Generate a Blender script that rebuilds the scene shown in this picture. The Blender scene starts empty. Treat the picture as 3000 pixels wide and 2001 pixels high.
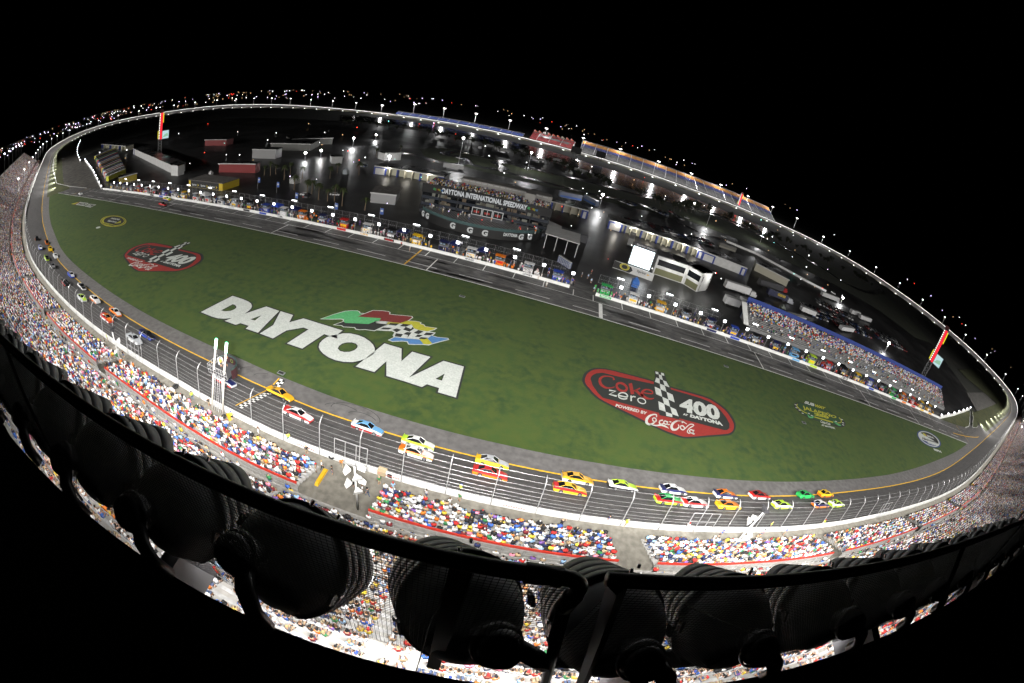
FLOOD_W=88000.; SPILL_W=6500.; LAKE_W=60000.; TRACK_W=34000.; PIT_W=500.; BANK_W=115000.
import bpy, bmesh, math, random
import numpy as np
from mathutils import Vector, Matrix
rnd = random.Random(7)
SC = bpy.context.scene
COL = SC.collection
PI = math.pi
CAMH = 48.0
FPX = 1264.9            # focal length in photo pixels (3000 wide, equisolid fisheye)
YAW, PITCH, ROLL = -.0514133, -.5334548, .2486345

# ---------------------------------------------------------------- survey: photo point -> place on the ground
def _rot(yaw, pit, roll):
    cy, sy, cp, sp, cr, sr = math.cos(yaw), math.sin(yaw), math.cos(pit), math.sin(pit), math.cos(roll), math.sin(roll)
    f = np.array([sy*cp, cy*cp, sp]); r = np.array([cy, -sy, 0]); u = np.cross(r, f)
    return np.stack([r*cr+u*sr, -r*sr+u*cr, -f], 1)
RM = _rot(YAW, PITCH, ROLL)
def ray(px, py):
    dx, dy = px-1500.0, -(py-1000.5)
    r = math.hypot(dx, dy)+1e-9
    th = 2*math.asin(min(1, r/(2*FPX))); s = math.sin(th)/r
    return RM @ np.array([dx*s, dy*s, -math.cos(th)])
def at(px, py, z=0.0):
    d = ray(px, py); t = (z-CAMH)/d[2]
    return (float(d[0]*t), float(d[1]*t), z)
def aty(px, py, y):
    d = ray(px, py); t = y/d[1]
    return (float(d[0]*t), y, float(CAMH+d[2]*t))
def pix(x, y, z):
    v = RM.T @ np.array([x, y, z-CAMH]); v = v/np.linalg.norm(v)
    r = 2*FPX*math.sin(math.acos(max(-1, min(1, -v[2])))/2); h = math.hypot(v[0], v[1])+1e-12
    return (1500+r*v[0]/h, 1000.5-r*v[1]/h)
def height_over(base, px, py):
    """height above z=0 of the photo point that stands above the ground point base"""
    d = ray(px, py); D = math.hypot(base[0], base[1])
    return CAMH+D*d[2]/math.hypot(d[0], d[1])

# ---------------------------------------------------------------- materials
_M = {}
def mat(name, col=(.5,.5,.5), rough=.7, metal=0., emit=None, es=0., noise=0., nscale=1., spec=.5, bump=0., coat=0.):
    if name in _M: return _M[name]
    m = bpy.data.materials.new(name); m.use_nodes = True
    nt = m.node_tree; b = nt.nodes['Principled BSDF']
    b.inputs['Base Color'].default_value = (*col, 1); b.inputs['Roughness'].default_value = rough
    b.inputs['Metallic'].default_value = metal; b.inputs['Specular IOR Level'].default_value = spec
    if coat: b.inputs['Coat Weight'].default_value = coat; b.inputs['Coat Roughness'].default_value = .08
    if emit:
        b.inputs['Emission Color'].default_value = (*emit, 1); b.inputs['Emission Strength'].default_value = es
    if noise or bump:
        tc = nt.nodes.new('ShaderNodeTexCoord'); n = nt.nodes.new('ShaderNodeTexNoise')
        n.inputs['Scale'].default_value = nscale; n.inputs['Detail'].default_value = 6
        nt.links.new(tc.outputs['Object'], n.inputs['Vector'])
        if noise:
            r = nt.nodes.new('ShaderNodeMapRange'); r.inputs[1].default_value = .3; r.inputs[2].default_value = .7
            r.inputs[3].default_value = 1-noise; r.inputs[4].default_value = 1+noise
            nt.links.new(n.outputs['Fac'], r.inputs[0])
            x = nt.nodes.new('ShaderNodeVectorMath'); x.operation = 'SCALE'; x.inputs[0].default_value = col
            nt.links.new(r.outputs[0], x.inputs['Scale']); nt.links.new(x.outputs[0], b.inputs['Base Color'])
        if bump:
            bp = nt.nodes.new('ShaderNodeBump'); bp.inputs['Strength'].default_value = bump
            nt.links.new(n.outputs['Fac'], bp.inputs['Height']); nt.links.new(bp.outputs[0], b.inputs['Normal'])
    if emit:
        try: m.cycles.emission_sampling = 'NONE'
        except Exception: pass
    _M[name] = m
    return m
def layered(name, cols, scales, rough=.8, ramp=(.35,.65), bump=0., wet=None):
    """two or three colours mixed by noises of different size, in world metres"""
    if name in _M: return _M[name]
    m = bpy.data.materials.new(name); m.use_nodes = True
    nt = m.node_tree; b = nt.nodes['Principled BSDF']; b.inputs['Roughness'].default_value = rough
    tc = nt.nodes.new('ShaderNodeTexCoord'); prev = None
    for i, (c, s) in enumerate(zip(cols[1:], scales)):
        mp = nt.nodes.new('ShaderNodeMapping'); n = nt.nodes.new('ShaderNodeTexNoise')
        sc = s if isinstance(s, tuple) else (s, s, s)
        mp.inputs['Scale'].default_value = sc; mp.inputs['Location'].default_value = (i*13.1, i*7.7, 0)
        n.inputs['Scale'].default_value = 1; n.inputs['Detail'].default_value = 5
        nt.links.new(tc.outputs['Object'], mp.inputs[0]); nt.links.new(mp.outputs[0], n.inputs['Vector'])
        r = nt.nodes.new('ShaderNodeMapRange'); r.inputs[1].default_value, r.inputs[2].default_value = ramp
        nt.links.new(n.outputs['Fac'], r.inputs[0])
        x = nt.nodes.new('ShaderNodeMix'); x.data_type = 'RGBA'
        nt.links.new(r.outputs[0], x.inputs[0])
        if prev is None: x.inputs[6].default_value = (*cols[0], 1)
        else: nt.links.new(prev, x.inputs[6])
        x.inputs[7].default_value = (*c, 1); prev = x.outputs[2]
        if wet and i == 0:
            rr = nt.nodes.new('ShaderNodeMapRange'); rr.inputs[1].default_value, rr.inputs[2].default_value = .45, .6
            rr.inputs[3].default_value, rr.inputs[4].default_value = wet, rough
            nt.links.new(n.outputs['Fac'], rr.inputs[0]); nt.links.new(rr.outputs[0], b.inputs['Roughness'])
    nt.links.new(prev, b.inputs['Base Color'])
    if bump:
        n = nt.nodes.new('ShaderNodeTexNoise'); n.inputs['Scale'].default_value = 3
        nt.links.new(tc.outputs['Object'], n.inputs['Vector'])
        bp = nt.nodes.new('ShaderNodeBump'); bp.inputs['Strength'].default_value = bump; bp.inputs['Distance'].default_value = .05
        nt.links.new(n.outputs['Fac'], bp.inputs['Height']); nt.links.new(bp.outputs[0], b.inputs['Normal'])
    _M[name] = m
    return m
def vcol_mat(name, rough=.8):
    m = bpy.data.materials.new(name); m.use_nodes = True; nt = m.node_tree
    a = nt.nodes.new('ShaderNodeAttribute'); a.attribute_name = 'Col'
    b = nt.nodes['Principled BSDF']; b.inputs['Roughness'].default_value = rough
    nt.links.new(a.outputs['Color'], b.inputs['Base Color']); return m
def glow(name, col, s): return mat(name, (.02,.02,.02), .5, emit=col, es=s)

# ---------------------------------------------------------------- mesh builder
class MB:
    def __init__(s): s.v = []; s.f = []; s.m = []
    def add(s, vs, fs, mi=0):
        o = len(s.v); s.v += [tuple(map(float, p)) for p in vs]
        for f in fs: s.f.append(tuple(o+i for i in f)); s.m.append(mi)
    def poly(s, pts, mi=0): s.add(pts, [tuple(range(len(pts)))], mi)
    def box(s, c, d, mi=0, rz=0, M=None, taper=1.0):
        x, y, z = d[0]/2, d[1]/2, d[2]/2; t = taper
        vs = [(-x,-y,-z),(x,-y,-z),(x,y,-z),(-x,y,-z),(-x*t,-y*t,z),(x*t,-y*t,z),(x*t,y*t,z),(-x*t,y*t,z)]
        cr, sr = math.cos(rz), math.sin(rz)
        if M is not None: vs = [tuple(M @ Vector(p)) for p in vs]
        else: vs = [(p[0]*cr-p[1]*sr+c[0], p[0]*sr+p[1]*cr+c[1], p[2]+c[2]) for p in vs]
        s.add(vs, [(0,3,2,1),(4,5,6,7),(0,1,5,4),(1,2,6,5),(2,3,7,6),(3,0,4,7)], mi)
    def bar(s, a, b, w, h=None, mi=0):
        """square bar from a to b"""
        s.tube([a, b], w/2*1.2, 4, mi, caps=True)
    def tube(s, path, r, n=8, mi=0, caps=False, closed=False):
        P = [Vector(p) for p in path]; N = len(P); rings = []
        up = None
        for i, p in enumerate(P):
            if closed: t = P[(i+1) % N]-P[i-1]
            else: t = P[min(i+1, N-1)]-P[max(i-1, 0)]
            if t.length < 1e-9: t = Vector((0,0,1))
            t.normalize()
            if up is None:
                up = Vector((0,0,1)) if abs(t.z) < .9 else Vector((1,0,0))
            a = t.cross(up)
            if a.length < 1e-6: a = t.orthogonal()
            a.normalize(); u2 = a.cross(t); up = u2
            rr = r[i] if isinstance(r, (list, tuple)) else r
            rings.append([tuple(p+a*(math.cos(2*PI*k/n)*rr)+u2*(math.sin(2*PI*k/n)*rr)) for k in range(n)])
        vs = [q for g in rings for q in g]; fs = []
        for i in range(N if closed else N-1):
            j = (i+1) % N
            for k in range(n):
                fs.append((i*n+k, i*n+(k+1) % n, j*n+(k+1) % n, j*n+k))
        if caps and not closed: fs += [tuple(range(n-1, -1, -1)), tuple((N-1)*n+k for k in range(n))]
        s.add(vs, fs, mi)
    def cyl(s, a, b, r, n=12, mi=0, r2=None): s.tube([a, b], [r, r if r2 is None else r2], n, mi, caps=True)
    def lathe(s, prof, M, n=20, mi=0, a0=0, a1=2*PI):
        """profile (r, z) turned about local z"""
        full = abs(a1-a0-2*PI) < 1e-6; k = n if full else n+1; vs = []
        for r, z in prof:
            for i in range(k):
                a = a0+(a1-a0)*i/n; vs.append(tuple(M @ Vector((r*math.cos(a), r*math.sin(a), z))))
        fs = []
        for j in range(len(prof)-1):
            for i in range(n):
                i2 = (i+1) % k; fs.append((j*k+i, j*k+i2, (j+1)*k+i2, (j+1)*k+i))
        s.add(vs, fs, mi)
    def prism(s, poly, z0, z1, mi=0):
        n = len(poly); vs = [(p[0], p[1], z0) for p in poly]+[(p[0], p[1], z1) for p in poly]
        s.add(vs, [tuple(range(n-1, -1, -1)), tuple(range(n, 2*n))]+[(i, (i+1) % n, n+(i+1) % n, n+i) for i in range(n)], mi)
    def strip(s, A, B, mi=0, closed=False):
        n = len(A); vs = list(A)+list(B)
        s.add(vs, [(i, (i+1) % n, n+(i+1) % n, n+i) for i in range(n if closed else n-1)], mi)
    def build(s, name, mats, parent=None, smooth=False, loc=None):
        me = bpy.data.meshes.new(name); me.from_pydata(s.v, [], s.f)
        for m in (mats if isinstance(mats, (list, tuple)) else [mats]): me.materials.append(m)
        if len(me.materials) > 1: me.polygons.foreach_set('material_index', s.m)
        if smooth: me.polygons.foreach_set('use_smooth', [True]*len(me.polygons))
        me.update()
        o = bpy.data.objects.new(name, me); COL.objects.link(o)
        if parent: o.parent = parent
        if loc: o.location = loc
        return o
def tag(o, label=None, cat=None, group=None, kind=None):
    if label: o['label'] = label
    if cat: o['category'] = cat
    if group: o['group'] = group
    if kind: o['kind'] = kind
    return o
def empty(name, loc=(0,0,0), rz=0., label=None, cat=None, group=None):
    o = bpy.data.objects.new(name, None); COL.objects.link(o); o.location = loc; o.rotation_euler = (0, 0, rz)
    return tag(o, label, cat, group)
def copy_tree(o, parent=None):
    c = o.copy(); COL.objects.link(c)
    if parent: c.parent = parent
    for ch in list(o.children): copy_tree(ch, c)
    return c
def struct(o): o['kind'] = 'structure'; return o
# words as flat polygons (built-in font), laid into a quad
_words = {}
def word(txt, bold=0.):
    k = (txt, bold)
    if k not in _words:
        cu = bpy.data.curves.new('lettering', 'FONT'); cu.body = txt; cu.offset = bold; cu.resolution_u = 3
        ob = bpy.data.objects.new('lettering', cu); COL.objects.link(ob)
        dg = bpy.context.evaluated_depsgraph_get(); me = ob.evaluated_get(dg).to_mesh()
        v = np.array([q.co[:] for q in me.vertices]); f = [tuple(p.vertices) for p in me.polygons]
        ob.evaluated_get(dg).to_mesh_clear(); bpy.data.objects.remove(ob); bpy.data.curves.remove(cu)
        lo, hi = v.min(0), v.max(0); v = (v-lo)/np.maximum(hi-lo, 1e-6)
        _words[k] = (v, f)
    return _words[k]
def put_word(mb, txt, quad, fn, mi=0, bold=0.):
    """quad = top-left, top-right, bottom-right, bottom-left"""
    v, f = word(txt, bold); TL, TR, BR, BL = [np.array(q, float) for q in quad]
    vs = [fn(*((BL*(1-a)+BR*a)*(1-b)+(TL*(1-a)+TR*a)*b)) for a, b, _ in v]
    mb.add(vs, f, mi)
def catmull(P, n=6, closed=False):
    P = [np.array(p, float) for p in P]; N = len(P); out = []
    for i in range(N if closed else N-1):
        a, b, c, d = (P[(i-1) % N] if closed or i > 0 else P[0]), P[i], P[(i+1) % N], (P[(i+2) % N] if closed or i+2 < N else P[-1])
        for k in range(n):
            t = k/n
            out.append(.5*((2*b)+(-a+c)*t+(2*a-5*b+4*c-d)*t*t+(-a+3*b-3*c+d)*t**3))
    if not closed: out.append(P[-1])
    return out

# ---------------------------------------------------------------- camera, world, view
cam = bpy.data.cameras.new('camera'); cam.type = 'PANO'; cam.panorama_type = 'FISHEYE_EQUISOLID'
cam.sensor_width = 36; cam.sensor_fit = 'HORIZONTAL'; cam.fisheye_lens = 36*FPX/3000; cam.fisheye_fov = PI*1.2
cam.clip_start = .02; cam.clip_end = 20000
co = bpy.data.objects.new('camera', cam); COL.objects.link(co); SC.camera = co
co.matrix_world = Matrix.Translation((0, 0, CAMH)) @ Matrix([list(r) for r in RM]).to_4x4()
w = bpy.data.worlds.new('World'); SC.world = w; w.use_nodes = True
bg = w.node_tree.nodes['Background']
sky = w.node_tree.nodes.new('ShaderNodeTexSky'); sky.sky_type = 'NISHITA'; sky.sun_disc = False
sky.sun_elevation = math.radians(-8); sky.sun_rotation = math.radians(200)
w.node_tree.links.new(sky.outputs[0], bg.inputs[0]); bg.inputs[1].default_value = .002
SC.render.engine = 'CYCLES'
SC.cycles.use_denoising = True; SC.cycles.max_bounces = 4; SC.cycles.diffuse_bounces = 2; SC.cycles.glossy_bounces = 2
SC.cycles.transmission_bounces = 4; SC.cycles.sample_clamp_indirect = 3; SC.cycles.transparent_max_bounces = 8
SC.cycles.caustics_reflective = False; SC.cycles.caustics_refractive = False
vs_ = SC.view_settings; vs_.view_transform = 'Standard'; vs_.look = 'None'; vs_.exposure = 0; vs_.gamma = 1; vs_.use_curve_mapping = False
# ---------------------------------------------------------------- the oval: outer wall traced round the loop, (photo x, photo y, height of the traced edge)
WALL = [(137.8,444,7.2),(120,482.3,6.2),(107.2,515.5,5.6),(94.4,548.6,5.2),(81.7,589.5,5),(75.3,620,5),(73.3,659.4,5),(80.8,723.2,5),(97.8,770,5),(123.4,806,5),(165.9,857.4,5),(225.4,917,5),(276.5,960,5),(340.3,1006,5),(425.4,1061,5),(531.7,1123.3,5),(604,1168,5),(755.2,1247,5),(857.3,1293.5,5),(1010.4,1348.8,5),(1138,1391.3,5),(1265.6,1428,5),(1393.2,1459.4,5),(1642.3,1508.4,5),(1872,1538,5),(2000,1548,5),(2068,1550.5,5),(2229.7,1552,5),(2361.5,1545,5),(2489.2,1527.5,5),(2638,1493,5),(2744.4,1459,5),(2829.4,1412,5),(2896.2,1341,5.2),(2944,1276,5.6),(2970,1236,6.4),(2981.5,1212,7),(2982,1193,7.5),(2977,1175,7.6),(2971.9,1162.5,7.6),(2952.8,1133.8,7.6),(2920.9,1098.7,7.6),(2876.3,1050.9,7.6),(2834.8,1011.5,7.6),(2800.4,982,7.6),(2758.7,948,7.6),(2709.5,907,7.6),(2650,864.6,7.6),(2595.5,826,7.4),(2555.7,800,7),(2528.6,781.3,6.5),(2463.2,743.8,5.2),(2399.4,709.5,4.2),(2327.6,675.2,3.4),(2276.6,652,3),(2200,620.5,2.6),(2100,580,2.5),(2000,545,2.5),(1890,503,2.5),(1775,468,2.5),(1687.1,441.7,2.5),(1591.4,417,2.5),(1495.7,393.9,2.5),(1400,374.7,2.5),(1289.2,354,2.5),(1157.4,335,2.5),(1080,326,2.6),(1000,318.5,3),(925,312,4),(850.7,307.5,5.5),(744.4,305,7),(638,309,7.6),(560,317,7.6),(485,328,7.6),(420,337.5,7.6),(357.3,350,7.6),(310,361.5,7.6),(268,375,7.6),(219.5,393.5,7.6),(178.7,414,7.6),(152,431,7.5)]
_px = catmull(WALL, 10, closed=True)
_w = [at(p[0], p[1], p[2]) for p in _px]
def _resample(P, step, closed):
    P = np.array(P); Q = np.vstack([P, P[:1]]) if closed else P
    d = np.r_[0, np.cumsum(np.linalg.norm(np.diff(Q[:, :2], axis=0), axis=1))]
    n = max(2, int(round(d[-1]/step))); t = np.linspace(0, d[-1], n, endpoint=not closed)
    return np.stack([np.interp(t, d, Q[:, k]) for k in range(Q.shape[1])], 1)
_W = _resample(_w, 4.0, True)
def _smooth(P, win, mask):
    k = np.exp(-.5*(np.arange(-3*win, 3*win+1)/win)**2); k /= k.sum(); n = len(P)
    S = np.stack([np.convolve(np.r_[P[-3*win:, j], P[:, j], P[:3*win, j]], k, 'valid') for j in range(P.shape[1])], 1)
    return P*(1-mask[:, None])+S*mask[:, None]
_dist = np.hypot(_W[:, 0], _W[:, 1])
_W = _smooth(_W, 12, np.clip((_dist-250)/150, 0, 1)); _W = _smooth(_W, 3, np.clip((_dist-40)/60, .35, 1))
_W = _resample(_W, 4.0, True)
NW = len(_W)
_T = np.roll(_W[:, :2], -1, 0)-np.roll(_W[:, :2], 1, 0); _T /= np.linalg.norm(_T, axis=1)[:, None]
# the loop runs left -> front -> right -> back, so outward is to the right-hand side of travel (away from the infield)
_N = np.stack([_T[:, 1], -_T[:, 0]], 1)
_dist = np.hypot(_W[:, 0], _W[:, 1])
WT = _W[:, 2]+.62*np.clip((320-_dist)/150, 0, 1)   # wall top (near the stands its rear foot was traced)
WB = WT-1.1                         # track surface at the wall
HALF = np.sqrt(np.maximum(12.3**2-WB**2, 1))   # plan width of the racing surface
def wpt(i, o, z):                   # point at offset o inward (+) / outward (-) of the wall
    i = int(i) % NW
    return (_W[i, 0]-_N[i, 0]*o, _W[i, 1]-_N[i, 1]*o, z)
S0 = int(np.argmin(np.hypot(_W[:, 0]+33, _W[:, 1]-32)))   # near the start line
def near_i(x, y):
    return int(np.argmin((_W[:, 0]-x)**2+(_W[:, 1]-y)**2))
def bank(x, y):
    """track height and wall index under a plan point"""
    i = near_i(x, y); o = (x-_W[i, 0])*-_N[i, 0]+(y-_W[i, 1])*-_N[i, 1]
    f = 1-o/HALF[i]
    return (.25+(WB[i]-.25)*max(0, min(1, f)) if f > 0 else .12), i, o
def on_track(px, py, lift=0.):
    z = 1.5
    for _ in range(8):
        p = at(px, py, z+lift); z = bank(p[0], p[1])[0]
    p = at(px, py, z+lift); return (p[0], p[1], z), bank(p[0], p[1])[1]

asph = layered('track_asphalt', [(.082,.079,.078),(.104,.1,.098),(.06,.058,.058)], [(.05,.35,.1),(.9,.9,.9)], .75, (.35,.68))
apron_m = layered('apron_asphalt', [(.105,.1,.098),(.13,.125,.122),(.075,.072,.07)], [.06,.8], .8, (.35,.68))
pit_m = layered('pit_asphalt', [(.09,.088,.085),(.125,.12,.115),(.05,.05,.05)], [(.06,.5,.1),(.35,.9,.2)], .7, (.38,.62))
white_p = mat('white_paint', (.75,.75,.73), .6, noise=.12, nscale=1.5)
wall_m = mat('white_wall_paint', (.72,.72,.7), .55, noise=.08, nscale=.6)
yel_p = mat('yellow_paint', (.62,.36,.015), .6, noise=.1, nscale=1.5)
black_p = mat('black_paint', (.012,.012,.012), .6)
conc = layered('concrete', [(.34,.33,.31),(.42,.41,.39),(.27,.26,.24)], [.25,1.6], .85)
walk_m = layered('walkway_paving', [(.19,.18,.15),(.24,.225,.19),(.14,.13,.11)], [.2,1.2], .9)

def sheet(name, pts, z, m, label=None, cat=None, kind='structure', sub=None):
    mb = MB(); mb.poly([(p[0], p[1], z) for p in pts]); o = mb.build(name, m)
    bm = bmesh.new(); bm.from_mesh(o.data); bmesh.ops.triangulate(bm, faces=bm.faces[:])
    for f in bm.faces:
        if f.normal.z < 0: f.normal_flip()
    bm.to_mesh(o.data); bm.free()
    return tag(o, label, cat, None, kind)
# ground to the horizon
R = 9000
sheet('ground', [(R*math.cos(2*PI*k/96), 600+R*math.sin(2*PI*k/96)) for k in range(96)], -.5, layered('dark_ground', [(.02,.022,.015),(.035,.03,.022),(.012,.016,.01)], [.01,.05], .9))
# racing surface, swept round the loop
mb = MB(); rows = []
for t in (0, .25, .5, .75, 1.0):
    rows.append([wpt(i, HALF[i]*t, (WB[i]*(1-t)+.25*t)) for i in range(NW)])
for a, b in zip(rows, rows[1:]): mb.strip(a, b, 0, closed=True)
track = struct(mb.build('track', asph, smooth=True))
mb = MB()
mb.strip([wpt(i, HALF[i], .25) for i in range(NW)], [wpt(i, HALF[i]+5.2, .02) for i in range(NW)], 0, True)
mb.strip([wpt(i, HALF[i]+5.2, .02) for i in range(NW)], [wpt(i, HALF[i]+12, -.02) for i in range(NW)], 0, True)
struct(mb.build('apron', apron_m))
# asphalt of the pit road and the two ends of the infield triangle
Y1, Y3, YP = 105.8, 116.0, 120.8
XL, XR = at(148,566)[0], at(2834,1300)[0]
sheet('pit_road', [(-470,Y1-30),(XL+20,Y1-36),(-150,Y1-30),(0,Y1-20),(150,Y1-20),(XR+40,Y1-12),(300,118),(330,136),(205,128),(-300,128),(-420,150),(-520,150)], .0, pit_m)
# grass of the tri-oval
AP = [(145.5,567.8),(143.4,607.3),(148,650),(161.6,689.2),(182.9,735.9),(213,777),(251,812),(293.5,846.8),(365.8,895),(480.6,957.4),(604,1015),(697.6,1063),(808.2,1114.8),(925.4,1161.6),(1095.5,1219),(1286.9,1274),(1500,1317),(1587,1336),(1765.6,1366.5),(2000,1400.5),(2212.7,1415),(2361.5,1415),(2553,1398),(2625,1386.5),(2701.8,1365),(2784.5,1331.8),(2813.2,1315.9),(2834,1300)]
edge = [at(*p) for p in AP]
edge = [tuple(p) for p in catmull(edge, 4)]
grass_pts = [(p[0], p[1]) for p in edge]+[(x, Y1) for x in np.linspace(XR, XL, 60)[1:-1]]
grass_m = layered('grass_turf', [(.022,.052,.006),(.034,.062,.006),(.014,.038,.005),(.038,.06,.006)], [.018,.11,(.5,.5,.5)], .98, (.36,.64), bump=.4)
sheet('grass', grass_pts, .06, grass_m, kind='structure')
# painted lines
def ribbon(mb, P, w, z, mi=0, closed=False):
    P = np.array([p[:2] for p in P], float); n = len(P)
    T = (np.roll(P, -1, 0)-np.roll(P, 1, 0)) if closed else np.gradient(P, axis=0)
    T /= np.linalg.norm(T, axis=1)[:, None]+1e-12; N = np.stack([-T[:, 1], T[:, 0]], 1)
    z = z if hasattr(z, '__len__') else [z]*n
    mb.strip([(*(P[i]+N[i]*w/2), z[i]) for i in range(n)], [(*(P[i]-N[i]*w/2), z[i]) for i in range(n)], mi, closed)
def stripe(mb, a, b, w, z, mi=0): ribbon(mb, [a, b], w, z, mi)
mb = MB()
for off in (.3, .75):
    mb.strip([wpt(i, HALF[i]-.5+off-.3, .33-.01) for i in range(NW)], [wpt(i, HALF[i]-.5+off-.02, .32-.012) for i in range(NW)], 0, True)
tag(mb.build('track_lines', yel_p), kind='structure')
mb = MB()
ribbon(mb, [(XL,Y1-.1),(XR,Y1-.1)], .28, .075); ribbon(mb, [(XL+60,Y3),(XR+8,Y3)], .16, .02)
for x in np.arange(XL+8, XR-4, 16.4): stripe(mb, (x,Y1+3.0), (x+9.8,Y1+3.0), .22, .025)
PA, DS = -46.8, 9.116
STALLX = [PA+DS*n for n in range(-25, 7)]+[14.04+DS*n for n in range(0, 20)]
for k, x in enumerate(STALLX):
    if x > XR-5: continue
    stripe(mb, (x,Y3+.1), (x,YP-.3), .22, .02)
for x in (-33.5, -90, -160, -215, -265, 70, 125, 165): stripe(mb, (x,Y1+.3), (x,Y3-.2), .3, .02)
for px in (1668,): 
    a = at(px,900); stripe(mb, (a[0]+9,Y1+.3), (a[0]+9,Y3-.4), 1.1, .02)
tag(mb.build('pit_markings', white_p), kind='structure')
mb = MB(); a = at(1184,775); b = at(1238,730); stripe(mb, a, (b[0],YP-.4), .45, .03)
Y = [(690,700),(610,800),(575,950),(550,1080)]
z1 = lambda q: at(q[0]/3.918, 250+q[1]/3.918)
z5 = lambda q: at(2625+q[0]/6.269, 1150+q[1]/6.269)
ribbon(mb, catmull([z1(q) for q in [(552,1060),(560,1120),(580,1175),(640,1200),(720,1213)]], 5), .3, .05)
ribbon(mb, [z1((820,1262)),z1((1030,1178))], .3, .05)
ribbon(mb, catmull([z5(q) for q in [(1050,742),(1200,785),(1400,820),(1560,805),(1750,700),(1900,580),(2060,440),(2105,350)]], 5), .5, .05)
ribbon(mb, [z5((1100,607)),z5((1330,900))], .3, .05)
tag(mb.build('yellow_pit_markings', yel_p), kind='structure')
# start line across the track
i0 = near_i(*on_track(740,1165)[0][:2])
mb = MB(); mb2 = MB()
A_, B_ = on_track(694,1191)[0], at(822,1112)
for k in range(24):
    for r_ in range(2):
        t0, t1 = k/24, (k+1)/24; P = []
        for t, q in ((t0,r_),(t1,r_),(t1,r_+1),(t0,r_+1)):
            x, y = A_[0]*(1-t)+B_[0]*t+.55*q, A_[1]*(1-t)+B_[1]*t; P.append((x, y, bank(x, y)[0]+.06))
        (mb if (k+r_) % 2 else mb2).poly(P)
n_ = 24
P = [(A_[0]*(1-t)+B_[0]*t-.3, A_[1]*(1-t)+B_[1]*t) for t in np.linspace(0,1,n_)]
mb3 = MB(); ribbon(mb3, P, .25, [bank(*q)[0]+.06 for q in P])
sl = mb.build('start_line', white_p); tag(sl, kind='structure')
o = mb2.build('start_line_squares', black_p, sl); o = mb3.build('start_line_edge', yel_p, sl)
# skid marks
mb = MB(); sk = mat('tyre_rubber_marks', (.035,.034,.034), .7)
for cx, cy, r_, a0, a1 in ((1040,1215,2.6,0,5.6),(1005,1210,2.1,1,6.5),(1060,1228,1.5,.5,4.6),(760,1110,3,2.2,5.2),(790,1120,2.2,2,5),(735,1108,3.4,2.4,4.7)):
    c = at(cx, cy); pts = [(c[0]+r_*math.cos(a)*1.7, c[1]+r_*.8*math.sin(a)) for a in np.linspace(a0, a1, 26)]
    ribbon(mb, pts, .13, [bank(*q)[0]+.05 for q in pts])
for k in range(60):
    i = S0+rnd.randint(-45, 60); o_ = rnd.uniform(2, 11); L = rnd.randint(3, 12)
    pts = [wpt(i+j, o_+.02*j, 0) for j in range(L)]
    ribbon(mb, pts, .09, [bank(q[0], q[1])[0]+.03 for q in pts])
tag(mb.build('tyre_marks', sk), kind='structure')
mb = MB()
for k in range(170):
    x = rnd.uniform(-250, 190); y = Y1+rnd.choice([1.2, 4.6, 6.5, 8.5])+rnd.uniform(-.8,.8); ribbon(mb, [(x,y),(x+rnd.uniform(4,16),y+rnd.uniform(-.25,.25))], rnd.uniform(.25,1.3), .012)
for k in range(150):
    x = rnd.choice(STALLX)+rnd.uniform(1,8); y = Y3+rnd.uniform(.8,4.6); ribbon(mb, [(x,y),(x+rnd.uniform(1.5,5),y+rnd.uniform(-.4,.4))], rnd.uniform(.3,1.1), .012)
tag(mb.build('pit_road_stains', layered('pit_rubber', [(.03,.03,.03),(.045,.044,.043)], [.5], .6)), kind='structure')

# outer wall of the oval
mb = MB()
for a, b in (((0,WB-.3),(0,WT)),((0,WT),(-.28,WT)),((-.28,WT),(-.28,WB-.3))):
    mb.strip([wpt(i, a[0], a[1][i]) for i in range(NW)], [wpt(i, b[0], b[1][i]) for i in range(NW)], 0, True)
tag(mb.build('track_wall', wall_m), 'long white concrete wall round the outside of the banked oval', 'track wall')
# ---------------------------------------------------------------- emblems painted on the grass
dull_w = layered('chalk_white_paint', [(.4,.42,.4),(.47,.48,.46),(.33,.36,.33)], [.8,3.], .9)
P_red = mat('red_turf_paint', (.2,.012,.008), .9, noise=.12, nscale=2); P_blk = mat('black_turf_paint', (.011,.013,.011), .9)
P_grn = mat('green_turf_paint', (.06,.27,.1), .9, noise=.15, nscale=2); P_yel = mat('yellow_turf_paint', (.3,.29,.02), .9, noise=.12, nscale=2)
P_blu = mat('blue_turf_paint', (.05,.14,.3), .9, noise=.12, nscale=2); P_mar = mat('maroon_turf_paint', (.12,.014,.012), .9, noise=.12, nscale=2)
P_dgr = mat('dark_green_turf_paint', (.013,.045,.012), .9); P_nav = mat('navy_turf_paint', (.02,.035,.13), .9)
def zf(ox, oy, sc):
    return lambda x, y, z=0: at(ox+x/sc, oy+y/sc, 0)
def offset_poly(P, d):
    P = np.array([p[:2] for p in P], float); n = len(P)
    A = .5*np.sum(P[:,0]*np.roll(P[:,1],-1)-np.roll(P[:,0],-1)*P[:,1])
    if A < 0: d = -d
    out = []
    for i in range(n):
        a, b, c = P[i-1], P[i], P[(i+1) % n]
        u = (b-a)/(np.linalg.norm(b-a)+1e-9); v = (c-b)/(np.linalg.norm(c-b)+1e-9)
        n1 = np.array([u[1],-u[0]]); n2 = np.array([v[1],-v[0]]); m = n1+n2
        L = np.linalg.norm(m)
        if L < .3: out.append(b+n1*d+u*abs(d)*.5); out.append(b+n2*d-v*abs(d)*.5); continue
        m /= L; k = d/max(.45, float(m@n1)); out.append(b+m*k)
    return [tuple(p) for p in out]
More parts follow.
